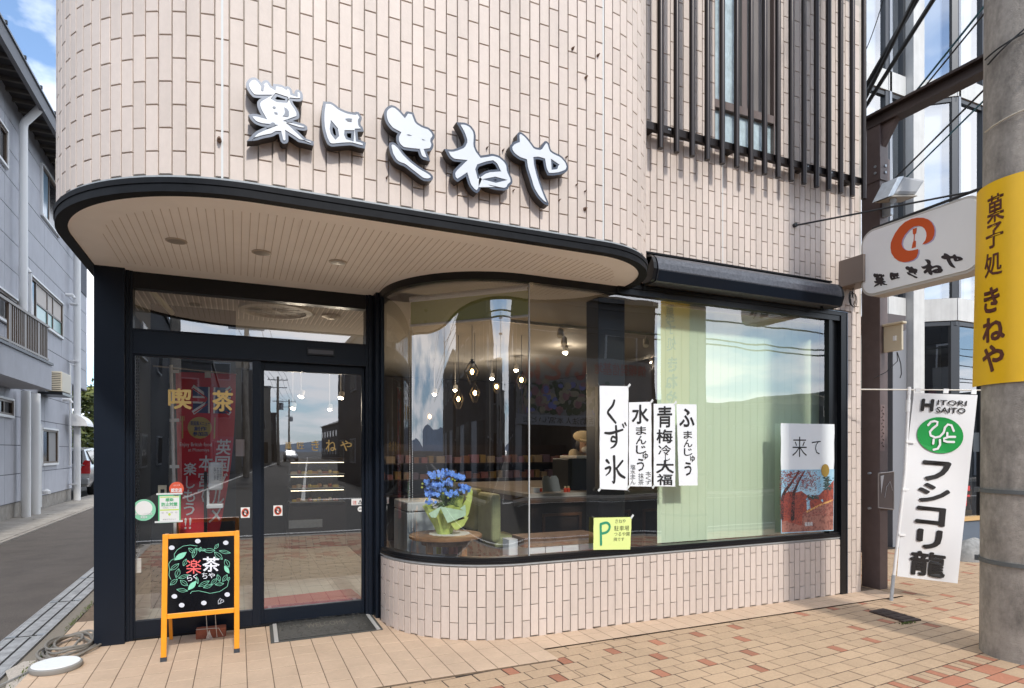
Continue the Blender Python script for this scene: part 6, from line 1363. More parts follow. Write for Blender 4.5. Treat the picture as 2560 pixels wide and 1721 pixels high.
b = MB(); F = quad(*[ony(x, y, ys-.0625) for x, y in ((522, 1166), (556, 1168), (555, 1206), (523, 1208))]); patch(b, F); lb_ = mk('notice', b, M_ST, SD); b = MB(); column(b, '感染予防のため', quad(*[F(u, v)+Vector((0, -.001, 0)) for u, v in ((0, 0), (1, 0), (1, 1), (0, 1))]), .80, .05, .97, .95, 0); column(b, '手指の消毒を', quad(*[F(u, v)+Vector((0, -.001, 0)) for u, v in ((0, 0), (1, 0), (1, 1), (0, 1))]), .58, .05, .74, .85, 0); column(b, 'お願いします', quad(*[F(u, v)+Vector((0, -.001, 0)) for u, v in ((0, 0), (1, 0), (1, 1), (0, 1))]), .36, .05, .52, .85, 0); mk('lettering', b, M_SUMI, lb_)
# second small notice, chain pull, switch box
t = thing('porch_notice', 'small white notice hanging inside, right of the red banner', 'notice', tuple(ony(590, 1140, 1.9))); mk('sheet', bxp(589, 1099, 611, 1141, 1.9, .004), M_ST, t)
t = thing('blind_chain', 'bead chain of a roller blind with a white tag beside the corner post', 'chain', tuple(ony(344, 1434, 1.25))); b = MB()
for px in (341, 347):
    a, c = ony(px, 893, 1.25), ony(px, 1400, 1.25)
    for k in range(64): p = a.lerp(c, k/63); b.box(p.x-.0035, p.x+.0035, p.y-.003, p.y+.003, p.z-.008, p.z+.008)
mk('beads', b, M_FRAME, t, kind='stuff'); mk('tag', bxp(335, 1397, 353, 1432, 1.24, .006), M_ST, t)
t = thing('wall_switch', 'small cream switch box on a post inside, above the green notice', 'switch', tuple(ony(405, 1236, 1.5))); mk('case', bxp(395, 1214, 416, 1236, 1.5, .03), M_CREAM, t); mk('slot', bxp(401, 1224, 411, 1235, 1.495, .01), M_FRAME, t)
# cake showcase
YS = 5.0
p0, p1 = ony(722, 1150, YS), ony(866, 1246, YS)
SW_ = thing('cake_showcase', 'refrigerated glass showcase with lit shelves of sweets, seen through the sliding door', 'display case', ((p0.x+p1.x)/2, YS, .02))
xa, xb = p0.x, p1.x
M_LED = mat('shelf_light', (1, .9, .7), emit=(1, .85, .6), estr=3)
mk('base', MB().box(xa, xb, YS, YS+.6, .02, .62), M_WALD, SW_); mk('kick_plate', bxp(722, 1302, 806, 1318, YS-.6, .01), M_STEEL, SW_)
z = .64
cols = [(.55, .42, .10), (.50, .30, .14), (.60, .52, .40), (.35, .12, .06), (.62, .50, .16)]
for k in range(3):
    zz = .66+k*.20; sh = mk('shelf', MB().box(xa+.02, xb-.02, YS+.05, YS+.5, zz, zz+.012), M_STEEL, SW_); mk('light_strip', MB().box(xa+.03, xb-.03, YS+.04, YS+.05, zz+.17, zz+.178), M_LED, SW_)
    for i in range(9):
        x = xa+.08+i*(xb-xa-.14)/9; b = MB(); rr = random.uniform(.025, .045)
        if i % 2: b.lathe([(rr, 0), (rr, .03), (rr*.6, .05)], (x, YS+.15+.05*(i % 3), zz+.012), 10)
        else: b.box(x-rr, x+rr, YS+.12, YS+.12+rr*2, zz+.012, zz+.045)
        tag(mk('sweet', b, mat('sweet_%d' % ((i+k) % 5), cols[(i+k) % 5], .6)), '%s sweet on the %s lit showcase shelf' % ('round' if i % 2 else 'square', ['lowest', 'middle', 'top'][k]), 'sweet', 'sweets in the showcase')
mk('top', MB().box(xa, xb, YS, YS+.6, 1.26, 1.30), M_WALD, SW_); mk('glass_front', MB().add([(xa, YS, .63), (xb, YS, .63), (xb, YS, 1.26), (xa, YS, 1.26)], [(0, 1, 2, 3)]), M_SHOPG if False else glass_mat('case_glass', .05, (.95, .95, .95)), SW_)
# counter, coffee machine, person
CX, CY = 2.67, 1.40
CT = thing('service_counter', 'dark walnut service counter with a pale worktop and framed panels', 'counter', (CX+1, CY+1, .02))
mk('carcass', MB().box(CX+.04, 5.2, CY+.05, 3.8, .02, .90), M_WALD, CT); mk('worktop', MB().box(CX-.02, 5.2, CY-.02, 3.9, .93, .97), mat('worktop', (.36, .33, .30), .25, var=.1, vscale=8), CT); mk('moulding', MB().box(CX, 5.2, CY-.01, 3.85, .87, .93), M_WALN, CT); mk('plinth', MB().box(CX+.02, 5.2, CY+.03, 3.8, .02, .12), M_WALD, CT)
for i in range(4):
    x = CX+.16+i*.62
    b = MB(); b.box(x, x+.46, CY+.03, CY+.05, .22, .25); b.box(x, x+.46, CY+.03, CY+.05, .73, .76); b.box(x, x+.03, CY+.03, CY+.05, .25, .73); b.box(x+.43, x+.46, CY+.03, CY+.05, .25, .73); mk('panel_frame', b, M_WALN, CT)
q = ony(1418, 1218, 1.75); CM = thing('coffee_machine', 'black coffee machine with a white top on the counter, left of the paper strips', 'coffee machine', (q.x+.2, 1.9, .97))
zt_ = ony(1450, 1142, 1.75).z; mk('body', MB().box(q.x, q.x+.46, 1.72, 2.1, .97, zt_-.02), M_FRAME, CM, bevel=.012); mk('lid', MB().box(q.x+.10, q.x+.46, 1.72, 2.1, zt_-.02, zt_+.01), M_WP, CM, bevel=.006); mk('label', bxp(1467, 1200, 1492, 1213, 1.715, .004), mat('label_grey', (.5, .52, .48), .5), CM)
q = ony(1477, 1160, 1.715); mk('badge', MB().box(q.x-.007, q.x+.007, 1.713, 1.718, q.z-.012, q.z+.012), M_WP, CM)
for i, (px, lb) in enumerate(((1371, 'left'), (1390, 'right'))):
    q = ony(px, 1218, 1.62); t = thing('paper_stand', '%s one of two translucent grey stands on the counter' % lb, 'stand', (q.x, 1.62, .97), 'translucent stands on the counter'); mk('panel', MB().slab([(q.x-.06, 1.62, .97), (q.x+.06, 1.62, .97), (q.x+.05, 1.66, 1.10), (q.x+.03, 1.67, 1.135), (q.x-.03, 1.67, 1.135), (q.x-.05, 1.66, 1.10)], (0, .01, 0)), mat('smoke_panel', (.13, .14, .15), .2), t)
q = ony(1345, 1222, 1.55); t = thing('napkin_box', 'small white box with a red end on the counter', 'box', (q.x, 1.55, .97)); mk('box', MB().box(q.x-.05, q.x+.05, 1.55, 1.62, .97, 1.02), M_WP, t); mk('red_end', MB().box(q.x+.02, q.x+.05, 1.548, 1.55, .975, 1.015), M_SR, t)
for i, px in enumerate((1413, 1421)):
    q = ony(px, 1222, 1.5); t = thing('condiment_jar', ['left', 'right'][i]+' small red condiment jar on the counter', 'jar', (q.x, 1.5, .97), 'condiment jars on the counter'); mk('jar', MB().lathe([(.018, 0), (.02, .03), (.012, .045)], (q.x, 1.5, .97), 10), mat('red_glass', (.4, .05, .03), .2), t); mk('lid', MB().lathe([(.012, .045), (.012, .062)], (q.x, 1.5, .97), 10), mat('gold_lid', (.6, .5, .3), .3, metal=.6), t)
# display shelves at the back with packets
BS = thing('back_shelves', 'dark shelves along the back of the shop holding rows of packets', 'shelf', (2.6, 4.8, .02))
for z in (.75, .98, 1.22): mk('shelf', MB().box(1.75, 5.2, 4.7, 5.2, z-.02, z), M_WALD, BS)
mk('back_panel', MB().box(1.75, 5.2, 5.2, 5.24, .02, 1.5), M_WALD, BS)
rg = random.Random(12); pc = [(.16, .07, .035), (.20, .08, .09), (.19, .13, .05), (.24, .19, .14), (.12, .085, .13), (.22, .12, .13)]; k = 0
for z in (.98, 1.22):
    x = 1.85
    while x < 5.0:
        w_ = rg.uniform(.07, .13); h_ = rg.uniform(.07, .13); t = tag(mk('packet', MB().box(x, x+w_, 4.75, 4.9, z, z+h_), mat('packet_%d' % (k % 6), pc[k % 6], .5)), '%s packet in the %s row on the back shelves' % (['brown', 'dull red', 'ochre', 'beige', 'mauve', 'pinkish'][k % 6], 'lower' if z < 1.1 else 'upper'), 'packet', 'packets on the back shelves'); x += w_+rg.uniform(.02, .05); k += 1
# person behind the counter
PXc = ony(1457, 1106, 2.3)
def skinned(name, J, E, rad, m, parent, root=0, sub=2):
    me = bpy.data.meshes.new(name); me.from_pydata(J, E, []); me.update(); o = bpy.data.objects.new(name, me); COL.objects.link(o)
    if parent: o.parent = parent; o.matrix_parent_inverse = parent.matrix_basis.inverted()
    me.materials.append(m); md = o.modifiers.new('skin', 'SKIN'); md.use_smooth_shade = True
    for i, r in enumerate(rad): me.skin_vertices[0].data[i].radius = (r, r) if not isinstance(r, tuple) else r
    for i in range(len(J)): me.skin_vertices[0].data[i].use_root = (i == root)
    s = o.modifiers.new('sub', 'SUBSURF'); s.levels = sub; s.render_levels = sub; return o
px_, pz_ = PXc.x+.02, PXc.z; py_ = 2.35
PE = thing('person', 'person in beige flat cap, white face mask and cream shirt behind the coffee machine', 'person', (px_+.10, py_+.1, .02))
def Pp(a, c, z): return (px_+a, py_+c, z)
hz = pz_-.06
J = [Pp(.12, .16, .98), Pp(.11, .12, 1.15), Pp(.10, .06, 1.30), Pp(.06, -.01, 1.40), Pp(.02, -.04, 1.46), Pp(-.01, -.06, hz+.02), Pp(-.01, -.05, hz+.10),
     Pp(-.10, .02, 1.36), Pp(-.17, -.06, 1.15), Pp(-.14, -.26, 1.06), Pp(.27, .04, 1.34), Pp(.32, -.04, 1.13), Pp(.22, -.24, 1.06), Pp(.04, .16, .85), Pp(.03, .14, .48), Pp(.03, .18, .08), Pp(.20, .18, .85), Pp(.21, .16, .48), Pp(.21, .20, .08), Pp(.03, .08, .05), Pp(.21, .10, .05)]
E_ = [(0,1),(1,2),(2,3),(3,4),(4,5),(5,6),(2,7),(7,8),(8,9),(2,10),(10,11),(11,12),(0,13),(13,14),(14,15),(0,16),(16,17),(17,18),(15,19),(18,20)]
rad = [.145,.14,.15,.075,.052,.085,.08,.06,.045,.032,.06,.045,.032,.09,.06,.04,.09,.06,.04,.035,.035]
for hx, wi in ((-.14, 9), (.22, 12)):
    for k in range(4):
        n0 = len(J); J += [Pp(hx-.03+.02*k, -.33, 1.045), Pp(hx-.035+.023*k, -.375+.008*abs(k-1.5), 1.03), Pp(hx-.035+.023*k, -.395+.008*abs(k-1.5), 1.01)]; E_ += [(wi, n0), (n0, n0+1), (n0+1, n0+2)]; rad += [.013, .010, .008]
    n0 = len(J); s = 1 if hx < 0 else -1; J += [Pp(hx+.05*s, -.30, 1.04), Pp(hx+.065*s, -.335, 1.025)]; E_ += [(wi, n0), (n0, n0+1)]; rad += [.012, .009]
skinned('body', J, E_, rad, mat('skin_tone', (.50, .32, .22), .6), PE)
skinned('shirt', [J[0], J[1], J[2], J[7], J[8], J[10], J[11]], [(0,1),(1,2),(2,3),(3,4),(2,5),(5,6)], [.17,.165,.165,.085,.06,.085,.06], mat('cream_shirt', (.50, .44, .33), .85), PE)
def ell(b, c, r, n=12, m_=10, tilt=0, z0=-1, z1=1):
    M = Matrix.Translation(c)@Matrix.Rotation(tilt, 4, 'X'); pr = []
    for i in range(m_+1):
        s = z0+(z1-z0)*i/m_; pr.append((math.sqrt(max(0.0001, 1-s*s)), s))
    v = []
    for rr, z in pr: v += [M@Vector((r[0]*rr*math.cos(2*math.pi*k/n), r[1]*rr*math.sin(2*math.pi*k/n), r[2]*z)) for k in range(n)]
    return b.add(v, [(i*n+k, i*n+(k+1) % n, (i+1)*n+(k+1) % n, (i+1)*n+k) for i in range(m_) for k in range(n)]+[tuple(range(n-1, -1, -1)), tuple(range(m_*n, m_*n+n))])
hc = Vector(Pp(-.01, -.06, hz+.03))
mk('head', ell(MB(), hc, (.078, .095, .115), 18, 14, R(28)), MATS['skin_tone'], PE, smooth=True)
b = MB(); ell(b, hc+Vector((-.032, -.088, .0)), (.010, .006, .004), 8, 4); ell(b, hc+Vector((.028, -.092, .0)), (.010, .006, .004), 8, 4); mk('eyes', b, M_SUMI, PE)
b = MB(); ell(b, hc+Vector((-.078, .01, -.01)), (.008, .015, .024), 8, 6); ell(b, hc+Vector((.078, .01, -.01)), (.008, .015, .024), 8, 6); mk('ears', b, MATS['skin_tone'], PE, smooth=True)
mk('hair', ell(MB(), hc+Vector((.0, .025, .0)), (.090, .094, .105), 18, 12, R(25), -.95, 1), mat('black_hair', (.012, .010, .009), .5), PE, smooth=True)
mk('face_mask', ell(MB(), hc+Vector((0, -.055, -.055)), (.062, .055, .05), 16, 8), M_WP, PE, smooth=True)
M_CAP = mat('cap_beige', (.66, .56, .38), .9, var=.05, vscale=30); b = MB(); ell(b, hc+Vector((.012, -.005, .095)), (.145, .145, .072), 22, 10, R(14), -.7, 1); cp = mk('flat_cap', b, M_CAP, PE, smooth=True); mk('peak', ell(MB(), hc+Vector((-.035, -.115, .055)), (.085, .065, .014), 18, 5, R(18)), M_CAP, cp, smooth=True); mk('button', ell(MB(), hc+Vector((.012, -.01, .158)), (.012, .012, .006), 8, 4), M_CAP, cp)
# round table with flowers
TX, TY = 1.55, .66
RT = thing('round_table', 'small round brown wooden table just inside the curved window', 'table', (TX, TY, .02))
tz = 1.4-(1335-1128)/FPX*5.0; M_TBL = mat('table_wood', (.24, .12, .05), .4, var=.3, vscale=12)
mk('table_top', MB().lathe([(.28, 0), (.298, .008), (.298, .026), (.288, .034)], (TX, TY, tz-.034), 40), M_TBL, RT, smooth=True)
for a in (30, 120, 210, 300): x, y = TX+.19*math.cos(R(a)), TY+.19*math.sin(R(a)); mk('leg', MB().box(x-.022, x+.022, y-.022, y+.022, .02, tz-.034), M_TBL, RT)
mk('apron', MB().lathe([(.20, 0), (.20, .04)], (TX, TY, tz-.08), 24), M_TBL, RT)
DO = thing('lace_doily', 'white scalloped doily under the flower pot', 'doily', (TX, TY, tz)); b = MB(); n = 72; b.add([(TX+.03+(.165+.006*math.cos(k*12/n*6.28*1.5))*math.cos(k/n*6.283), TY+(.165+.006*math.cos(k*12/n*6.28*1.5))*math.sin(k/n*6.283), tz+zz) for zz in (0, .003) for k in range(n)], [tuple(range(2*n-1, n-1, -1))[::-1]]+[(k, (k+1) % n, n+(k+1) % n, n+k) for k in range(n)]); mk('lace', b, mat('lace_white', (.66, .64, .58), .9), DO)
FP = thing('potted_flowers', 'bright blue orchids in a pot wrapped in green paper on the round table', 'flowers', (TX-.01, TY, tz+.003))
mk('pot', MB().lathe([(.055, 0), (.075, .11), (.07, .12)], (TX-.01, TY, tz+.003), 18), mat('pot_brown', (.14, .05, .03), .5), FP)
rg = random.Random(21)
M_WR = mat('lime_wrap', (.52, .62, .16), .5, var=.2, vscale=20); M_WR2 = mat('mint_wrap', (.50, .70, .50), .55, var=.15, vscale=20); M_BL = mat('blue_petal', (.12, .31, .92), .6, var=.2, vscale=60, col2=(.22, .44, 1.0)); M_STM = mat('stem_green', (.10, .16, .04), .6); M_BUD = mat('lime_bud', (.45, .50, .08), .5)
b = MB(); v = []; n = 40
for k in range(n):
    a = k/n*6.283; fold = .018*math.sin(a*7)+.01*math.sin(a*13); up = .07*max(0, math.cos(a-R(10)))**2+.03*math.sin(a*3)
    for r_, z_ in ((.062, .0), (.085+fold*.3, .07), (.115+fold, .15), (.145+fold*1.5, .215+up)): v.append((TX-.01+r_*math.cos(a), TY+r_*math.sin(a), tz+.003+z_))
b.add(v, [(k*4+j, ((k+1) % n)*4+j, ((k+1) % n)*4+j+1, k*4+j+1) for k in range(n) for j in range(3)]); mk('paper_wrap', b, M_WR, FP)
b = MB(); P_ = lambda x, y: ony(x, y, TY-.16)
b.slab([P_(1100, 1267), P_(1119, 1270), P_(1165, 1278), P_(1164, 1290), P_(1119, 1308)], (0, .004, 0)); b.slab([P_(1104, 1266), P_(1090, 1295), P_(1078, 1294), P_(1072, 1284)], (0, .004, 0)); b.slab([P_(1163, 1262), P_(1165, 1280), P_(1150, 1272)], (0, .004, 0)); mk('mint_flap', b, M_WR2, FP)
b = MB(); b.slab([ony(x, y, TY-.13) for x, y in ((1125, 1307), (1160, 1298), (1172, 1292), (1160, 1315), (1142, 1326), (1136, 1324))], (0, .004, 0)); b.slab([ony(x, y, TY-.02) for x, y in ((1150, 1272), (1165, 1250), (1174, 1215), (1182, 1228), (1180, 1250), (1172, 1285), (1163, 1300))], (0, .004, 0)); mk('lime_flap', b, M_WR, FP)
clus = [(1080,1190,9),(1096,1184,8),(1110,1182,8),(1130,1186,9),(1143,1190,9),(1155,1191,7),(1068,1205,8),(1078,1215,9),(1092,1212,8),(1084,1222,7),(1104,1214,7),(1119,1207,8),(1126,1210,7),(1073,1232,9),(1087,1236,8),(1098,1219,8),(1113,1227,7),(1126,1238,9),(1138,1233,8),(1150,1213,6),(1160,1219,9),(1170,1218,7),(1158,1224,7),(1075,1254,7),(1103,1225,6),(1137,1240,6),(1106,1193,7),(1120,1200,5)]
b = MB(); bs = MB(); core = Vector((TX-.01, TY, tz+.15)); cf = MB()
for x, y, r in clus:
    c = ony(x, y, TY+rg.uniform(-.12, .06)); bs.tube([core, core.lerp(c, .6)+Vector((0, 0, .03)), c], .0022, 4); rr = r/FPX*5.0
    for k in range(8):
        q = c+Vector((rg.gauss(0, rr*.7), rg.gauss(0, rr*.6), rg.gauss(0, rr*.45))); fr2 = rr*.62; tl = Vector((rg.uniform(-.3, .5), -1, rg.uniform(-.2, .5))).normalized(); a1 = tl.orthogonal().normalized(); a2 = tl.cross(a1)
        for p in range(5):
            t_ = p/5*6.283+k; d1 = a1*math.cos(t_)+a2*math.sin(t_); d2 = -a1*math.sin(t_)+a2*math.cos(t_)
            b.add([q, q+d1*fr2*.6+d2*fr2*.42+tl*fr2*.1, q+d1*fr2*1.1+tl*fr2*.0, q+d1*fr2*.6-d2*fr2*.42+tl*fr2*.1], [(0, 1, 2, 3)])
        cf.add([q+tl*fr2*.2+a1*fr2*.15, q+tl*fr2*.2+a2*fr2*.15, q+tl*fr2*.2-a1*fr2*.15, q+tl*fr2*.2-a2*fr2*.15], [(0, 1, 2, 3)])
mk('blossoms', b, M_BL, FP, kind='stuff'); mk('stems', bs, M_STM, FP); mk('flower_centres', cf, mat('violet_centre', (.12, .05, .3), .6), FP, kind='stuff')
b = MB()
for x, y in ((1056, 1210), (1055, 1219), (1098, 1196), (1137, 1202), (1108, 1234), (1120, 1245), (1166, 1242), (1068, 1249), (1092, 1195), (1131, 1199), (1072, 1266), (1078, 1264)): c = ony(x, y, TY-.1); ell(b, c, (.009, .009, .009), 8, 6)
mk('buds', b, M_BUD, FP, smooth=True, kind='stuff')
b = MB()
for k in range(26):
    a = rg.random()*6.28; r_ = rg.uniform(.03, .12); c = Vector((TX+r_*math.cos(a), TY+r_*math.sin(a), tz+.22+rg.uniform(0, .05))); b.tube([core, core.lerp(c, .6)+Vector((0, 0, .04)), c+Vector((.03*math.cos(a), .03*math.sin(a), -.02))], [.004, .008, .001], 4)
mk('leaves', b, M_STM, FP, kind='stuff')
# freezer, chair, bench
YF = 1.15; p0, p1 = ony(1018, 1257, YF), ony(1100, 1257, YF)
FZ = thing('white_cabinet', 'pale grey-white cabinet with a lid behind the round table', 'cabinet', (p0.x+.2, YF+.2, .02)); mk('body', MB().box(p0.x, p1.x+.05, YF, YF+.5, .02, p0.z-.09), mat('cabinet_white', (.52, .56, .58), .4), FZ, bevel=.006); mk('lid', MB().box(p0.x, p1.x+.05, YF-.005, YF+.5, p0.z-.08, p0.z), mat('cabinet_lid', (.56, .58, .58), .4), FZ, bevel=.01)
M_GC = mat('green_leather', (.36, .38, .19), .5, var=.12, vscale=10)
def chair(px, y, label, rot=0):
    c = ony(px, 1300, y); x = c.x; t = thing('counter_chair', label, 'chair', (x, y, .02), 'green upholstered chairs at the counter')
    zt_ = 1.4-(1229-1128)/FPX*5.9
    b = MB(); pr = []
    bk = MB(); w_ = .20
    for yy in (-.04, .04): pass
    prof2 = [(-.05, .46), (-.06, .7), (-.10, zt_-.08), (-.10, zt_-.02), (-.06, zt_), (.0, zt_-.02), (.02, zt_-.1), (.06, .7), (.08, .46)]
    v = [(x-.10+p[0]+.05*0, y-w_, p[1]) for p in prof2]+[(x-.10+p[0], y+w_, p[1]) for p in prof2]; m_ = len(prof2)
    mk('backrest', MB().box(x-.16, x-.05, y-.22, y+.22, .44, .95), M_GC, t, bevel=.035); mk('seat', MB().box(x-.12, x+.32, y-w_, y+w_, .38, .50), M_GC, t, bevel=.03); 
    for sx in (-.08, .28):
        for sy in (-.16, .16): mk('leg', MB().box(x+sx-.02, x+sx+.02, y+sy-.02, y+sy+.02, .02, .38), M_WALD, t)
    return t
chair(1245, 2.0, 'green upholstered chair in front of the counter, nearer the middle of the window'); chair(1200, 2.9, 'second green chair farther back, half hidden by the blue flowers')
a0, a1 = ony(1300, 1347, .30), ony(1482, 1352, .30)
BE = thing('window_bench', 'low wooden shelf board on white boxes along the foot of the window', 'shelf', (a0.x+.4, .4, .02)); zb = 1.4-(1346-1128)/FPX*4.9
mk('board', MB().box(a0.x, a1.x, .22, .46, zb-.065, zb+.015), mat('bench_wood', (.17, .09, .05), .5, var=.3, vscale=14), BE, bevel=.004)
for i in range(5):
    x = a0.x+.03+i*.155; tag(mk('white_carton', MB().box(x, x+.148, .21, .4, .50, zb-.068), M_WP), 'white carton in the row under the wooden board by the window', 'carton', 'white cartons under the window board')
for px, w_ in ((1272, 22), (1318, 11)):
    p, q = ony(px, 1350, .24), ony(px+w_, 1390, .24); tag(mk('white_carton', MB().box(p.x, q.x, .24, .36, .50, p.z), M_WP), 'white upright carton beside the window board, %s' % ('the wider one farther left' if w_ > 20 else 'narrow and next to the glass joint'), 'carton', 'white cartons under the window board')
for i, (px, c_) in enumerate(((1097, (.42, .40, .04)), (1112, (.26, .22, .42)), (1128, (.55, .20, .12)), (1140, (.45, .20, .2)))):
    p = ony(px, 1385, .95); tag(mk('small_bottle', MB().lathe([(.022, 0), (.024, .10), (.012, .13), (.012, .15)], (p.x, .95, p.z), 12), mat('bottle_%d' % i, c_, .3), smooth=True), ['yellow', 'lilac', 'orange', 'pinkish'][i]+' small bottle on the shelf seen under the round table', 'bottle', 'small bottles under the round table')
# dark interior pillar and partition next to the window
p0, p1 = ony(1496, 1100, .35), ony(1562, 1100, .35); tag(mk('window_pillar', MB().box(p0.x, p1.x, .35, .55, .02, ZC+.02), mat('pillar_black', (.018, .020, .024), .35), bevel=.004), 'square black pillar inside the window behind the paper strips', 'pillar')
# green roller blind in the curved corner
c = [Vector((1.31, .86, 2.66)), Vector((2.04, .12, 2.66))]; zb2 = ony(1313, 789, .12).z
t = thing('roller_blind', 'olive green roller blind lowered a little in the curved window corner', 'blind', (1.7, .5, 2.66)); mk('fabric', MB().add([(1.31, .86, 2.66), (2.04, .12, 2.66), (2.04, .12, zb2), (1.31, .86, zb2)], [(0, 1, 2, 3)]), mat('olive_fabric', (.42, .45, .18), .9), t); mk('bottom_bar', MB().cyl((1.31, .86, zb2), (2.04, .12, zb2), .011, n=8), M_WP, t); mk('head_tube', MB().cyl((1.31, .87, 2.66), (2.04, .13, 2.66), .025, n=10), M_WP, t)
t = thing('blind_chain', 'pale bead chain hanging inside the curved window', 'chain', tuple(ony(1040, 1330, .85))); b = MB()
for px in (1024.5, 1031):
    a, c_ = ony(px, 800, .90), ony(px, 1325 if px > 1030 else 1328, .90)
    for k in range(90): p = a.lerp(c_, k/89); b.box(p.x-.0022, p.x+.0022, p.y-.002, p.y+.002, p.z-.0065, p.z+.0065)
mk('beads', b, M_WP, t, kind='stuff')
# vertical slat blind
M_GS = bpy.data.materials.new('pale_green_slat'); M_GS.use_nodes = True; nt_ = M_GS.node_tree; nt_.nodes.clear()
d_ = nt_.nodes.new('ShaderNodeBsdfDiffuse'); d_.inputs[0].default_value = (.80, .93, .68, 1); tr_ = nt_.nodes.new('ShaderNodeBsdfTranslucent'); tr_.inputs[0].default_value = (.45, .60, .35, 1); mi_ = nt_.nodes.new('ShaderNodeMixShader'); mi_.inputs[0].default_value = .15
nt_.links.new(d_.outputs[0], mi_.inputs[1]); nt_.links.new(tr_.outputs[0], mi_.inputs[2]); o_ = nt_.nodes.new('ShaderNodeOutputMaterial'); nt_.links.new(mi_.outputs[0], o_.inputs[0])
VB = thing('vertical_blind', 'pale green vertical slat blind covering the right half of the shop window', 'blind', (4.2, .2, 2.68)); xs0 = ony(1643, 1100, .20).x; xs1 = ony(2060, 1100, .2).x+.1
mk('head_rail', MB().box(xs0-.02, xs1+.05, .17, .23, 2.665, 2.70), M_WP, VB); x = xs0; k = 0
while x < xs1:
    a = R(1.2); w_ = .0455; dxx, dyy = w_*math.cos(a), w_*math.sin(a); o = mk('slat', MB().slab([(x-.0, .20-dyy, .60), (x+2*dxx, .20+dyy, .60), (x+2*dxx, .20+dyy, 2.665), (x, .20-dyy, 2.665)], (0, .0012, 0)), M_GS, VB); x += .089; k += 1
# track lights, pendants
M_BULB = mat('lit_filament', (1, .7, .35), emit=(1, .58, .22), estr=14); M_SPOT = mat('lit_spot', (1, .9, .75), emit=(1, .82, .6), estr=7); M_CAGE = mat('black_cage', (.02, .018, .016), .4, metal=.5); M_TRK = mat('track_white', (.45, .43, .40), .5)
def point(loc, e, col=(1, .72, .42), r=.03):
    l = bpy.data.lights.new('lamp_light', 'POINT'); l.energy = e; l.color = col; l.shadow_soft_size = r; o = bpy.data.objects.new('lamp_light', l); COL.objects.link(o); o.location = loc; return o
pend = [((1180, 934), 1.9, .085, 'largest pendant lamp, hanging highest on the left'), ((1145.7, 1001), 2.5, .072, 'pendant lamp lower left of the largest one'), ((1187, 986), 2.3, .068, 'pendant lamp just below the largest one'), ((1241, 969), 2.9, .055, 'pendant lamp between the largest one and the glass joint'), ((1303.5, 953), 2.2, .065, 'pendant lamp close to the silver glass joint'), ((1074, 1044), 3.6, .055, 'small pendant lamp farthest to the left and lowest')]
for (px, py), y, r, lb in pend:
    c = ony(px, py, y); t = thing('pendant_lamp', lb, 'lamp', tuple(c), 'lit cage pendant lamps'); b = MB(); n = 6
    for k in range(n):
        a0, a1, am = k/n*6.283, (k+1)/n*6.283, (k+.5)/n*6.283; top = c+Vector((.25*r*math.cos(a0), .25*r*math.sin(a0), r*1.5)); mid = c+Vector((r*math.cos(a0), r*math.sin(a0), .2*r)); bot = c+Vector((.3*r*math.cos(am), .3*r*math.sin(am), -r*1.35)); m2 = c+Vector((r*math.cos(a1), r*math.sin(a1), .2*r)); tt = c+Vector((.25*r*math.cos(am), .25*r*math.sin(am), r*1.5))
        for p, q in ((top, mid), (mid, bot), (m2, bot), (tt, mid), (tt, m2)): b.cyl(p, q, .0022, n=4, caps=False)
    mk('cage', b, M_CAGE, t); mk('cord', MB().cyl(c+Vector((0, 0, r*1.6)), (c.x, c.y, ZC+.02), .003, n=5), M_CABLE, t); mk('socket', MB().cyl(c+Vector((0, 0, r*1.2)), c+Vector((0, 0, r*1.75)), .016, n=8), M_CAGE, t); ell(bb := MB(), c+Vector((0, 0, .2*r)), (.020, .020, .030), 12, 8); mk('bulb', bb, M_BULB, t, smooth=True)
    point(c-Vector((0, 0, r*2.2)), 2.5, (1, .66, .34))
spots = [((1410, 860), 1.9, 0), ((1492, 850), 2.1, 0), ((1413, 882), 2.6, 1), ((1630, 907), 3.0, 1), ((1290, 926), 3.6, 1), ((1230, 947), 4.2, 1), ((1138, 976), 4.6, 1), ((1086, 986), 4.4, 1), ((752, 992), 3.6, 1), ((852, 995), 3.6, 1), ((824, 1024), 5.2, 1), ((732, 1021), 4.6, 1), ((1400, 795), 1.5, 0), ((1615, 790), 1.6, 0)]
for i, ((px, py), y, on) in enumerate(spots):
    c = ony(px, py, y); t = thing('track_spotlight', 'small %s ceiling spotlight %s' % ('lit' if on else 'unlit white', ['beside the window pillar', 'between pillar and the lit one', 'above the cap of the person', 'left of the green blind', 'just left of the glass joint', 'above the middle pendants', 'over the left pendants', 'over the far left pendant', 'left one of the pair in the sliding door', 'right one of the pair in the sliding door', 'small one below the door pair', 'lowest one in the sliding door', 'highest one right of the glass joint', 'highest one next to the blind'][i]), 'spotlight', tuple(c), 'ceiling spotlights')
    if ZC-c.z < .03 or ZC-c.z > 1.0: c.z = min(c.z, ZC-.1)
    mk('stem', MB().cyl(c+Vector((0, 0, .05)), (c.x, c.y, ZC+.02), .006, n=6), M_TRK, t); mk('can', MB().cyl(c+Vector((.02, .03, .07)), c, .032, .036, 14), M_TRK, t)
    mk('lens', MB().cyl(c-Vector((.002, .003, .008)), c-Vector((.0, .0, .002)), .028, n=12), M_SPOT if on else M_ST, t)
    if on: point(c-Vector((0, 0, .06)), 5, (1, .84, .66))
q = onz(1480, 800, ZC) if False else None
tag(mk('track_rail', MB().box(2.3, 4.9, 1.5, 1.53, ZC-.005, ZC+.02), M_TRK), 'thin white lighting track on the shop ceiling', 'rail')
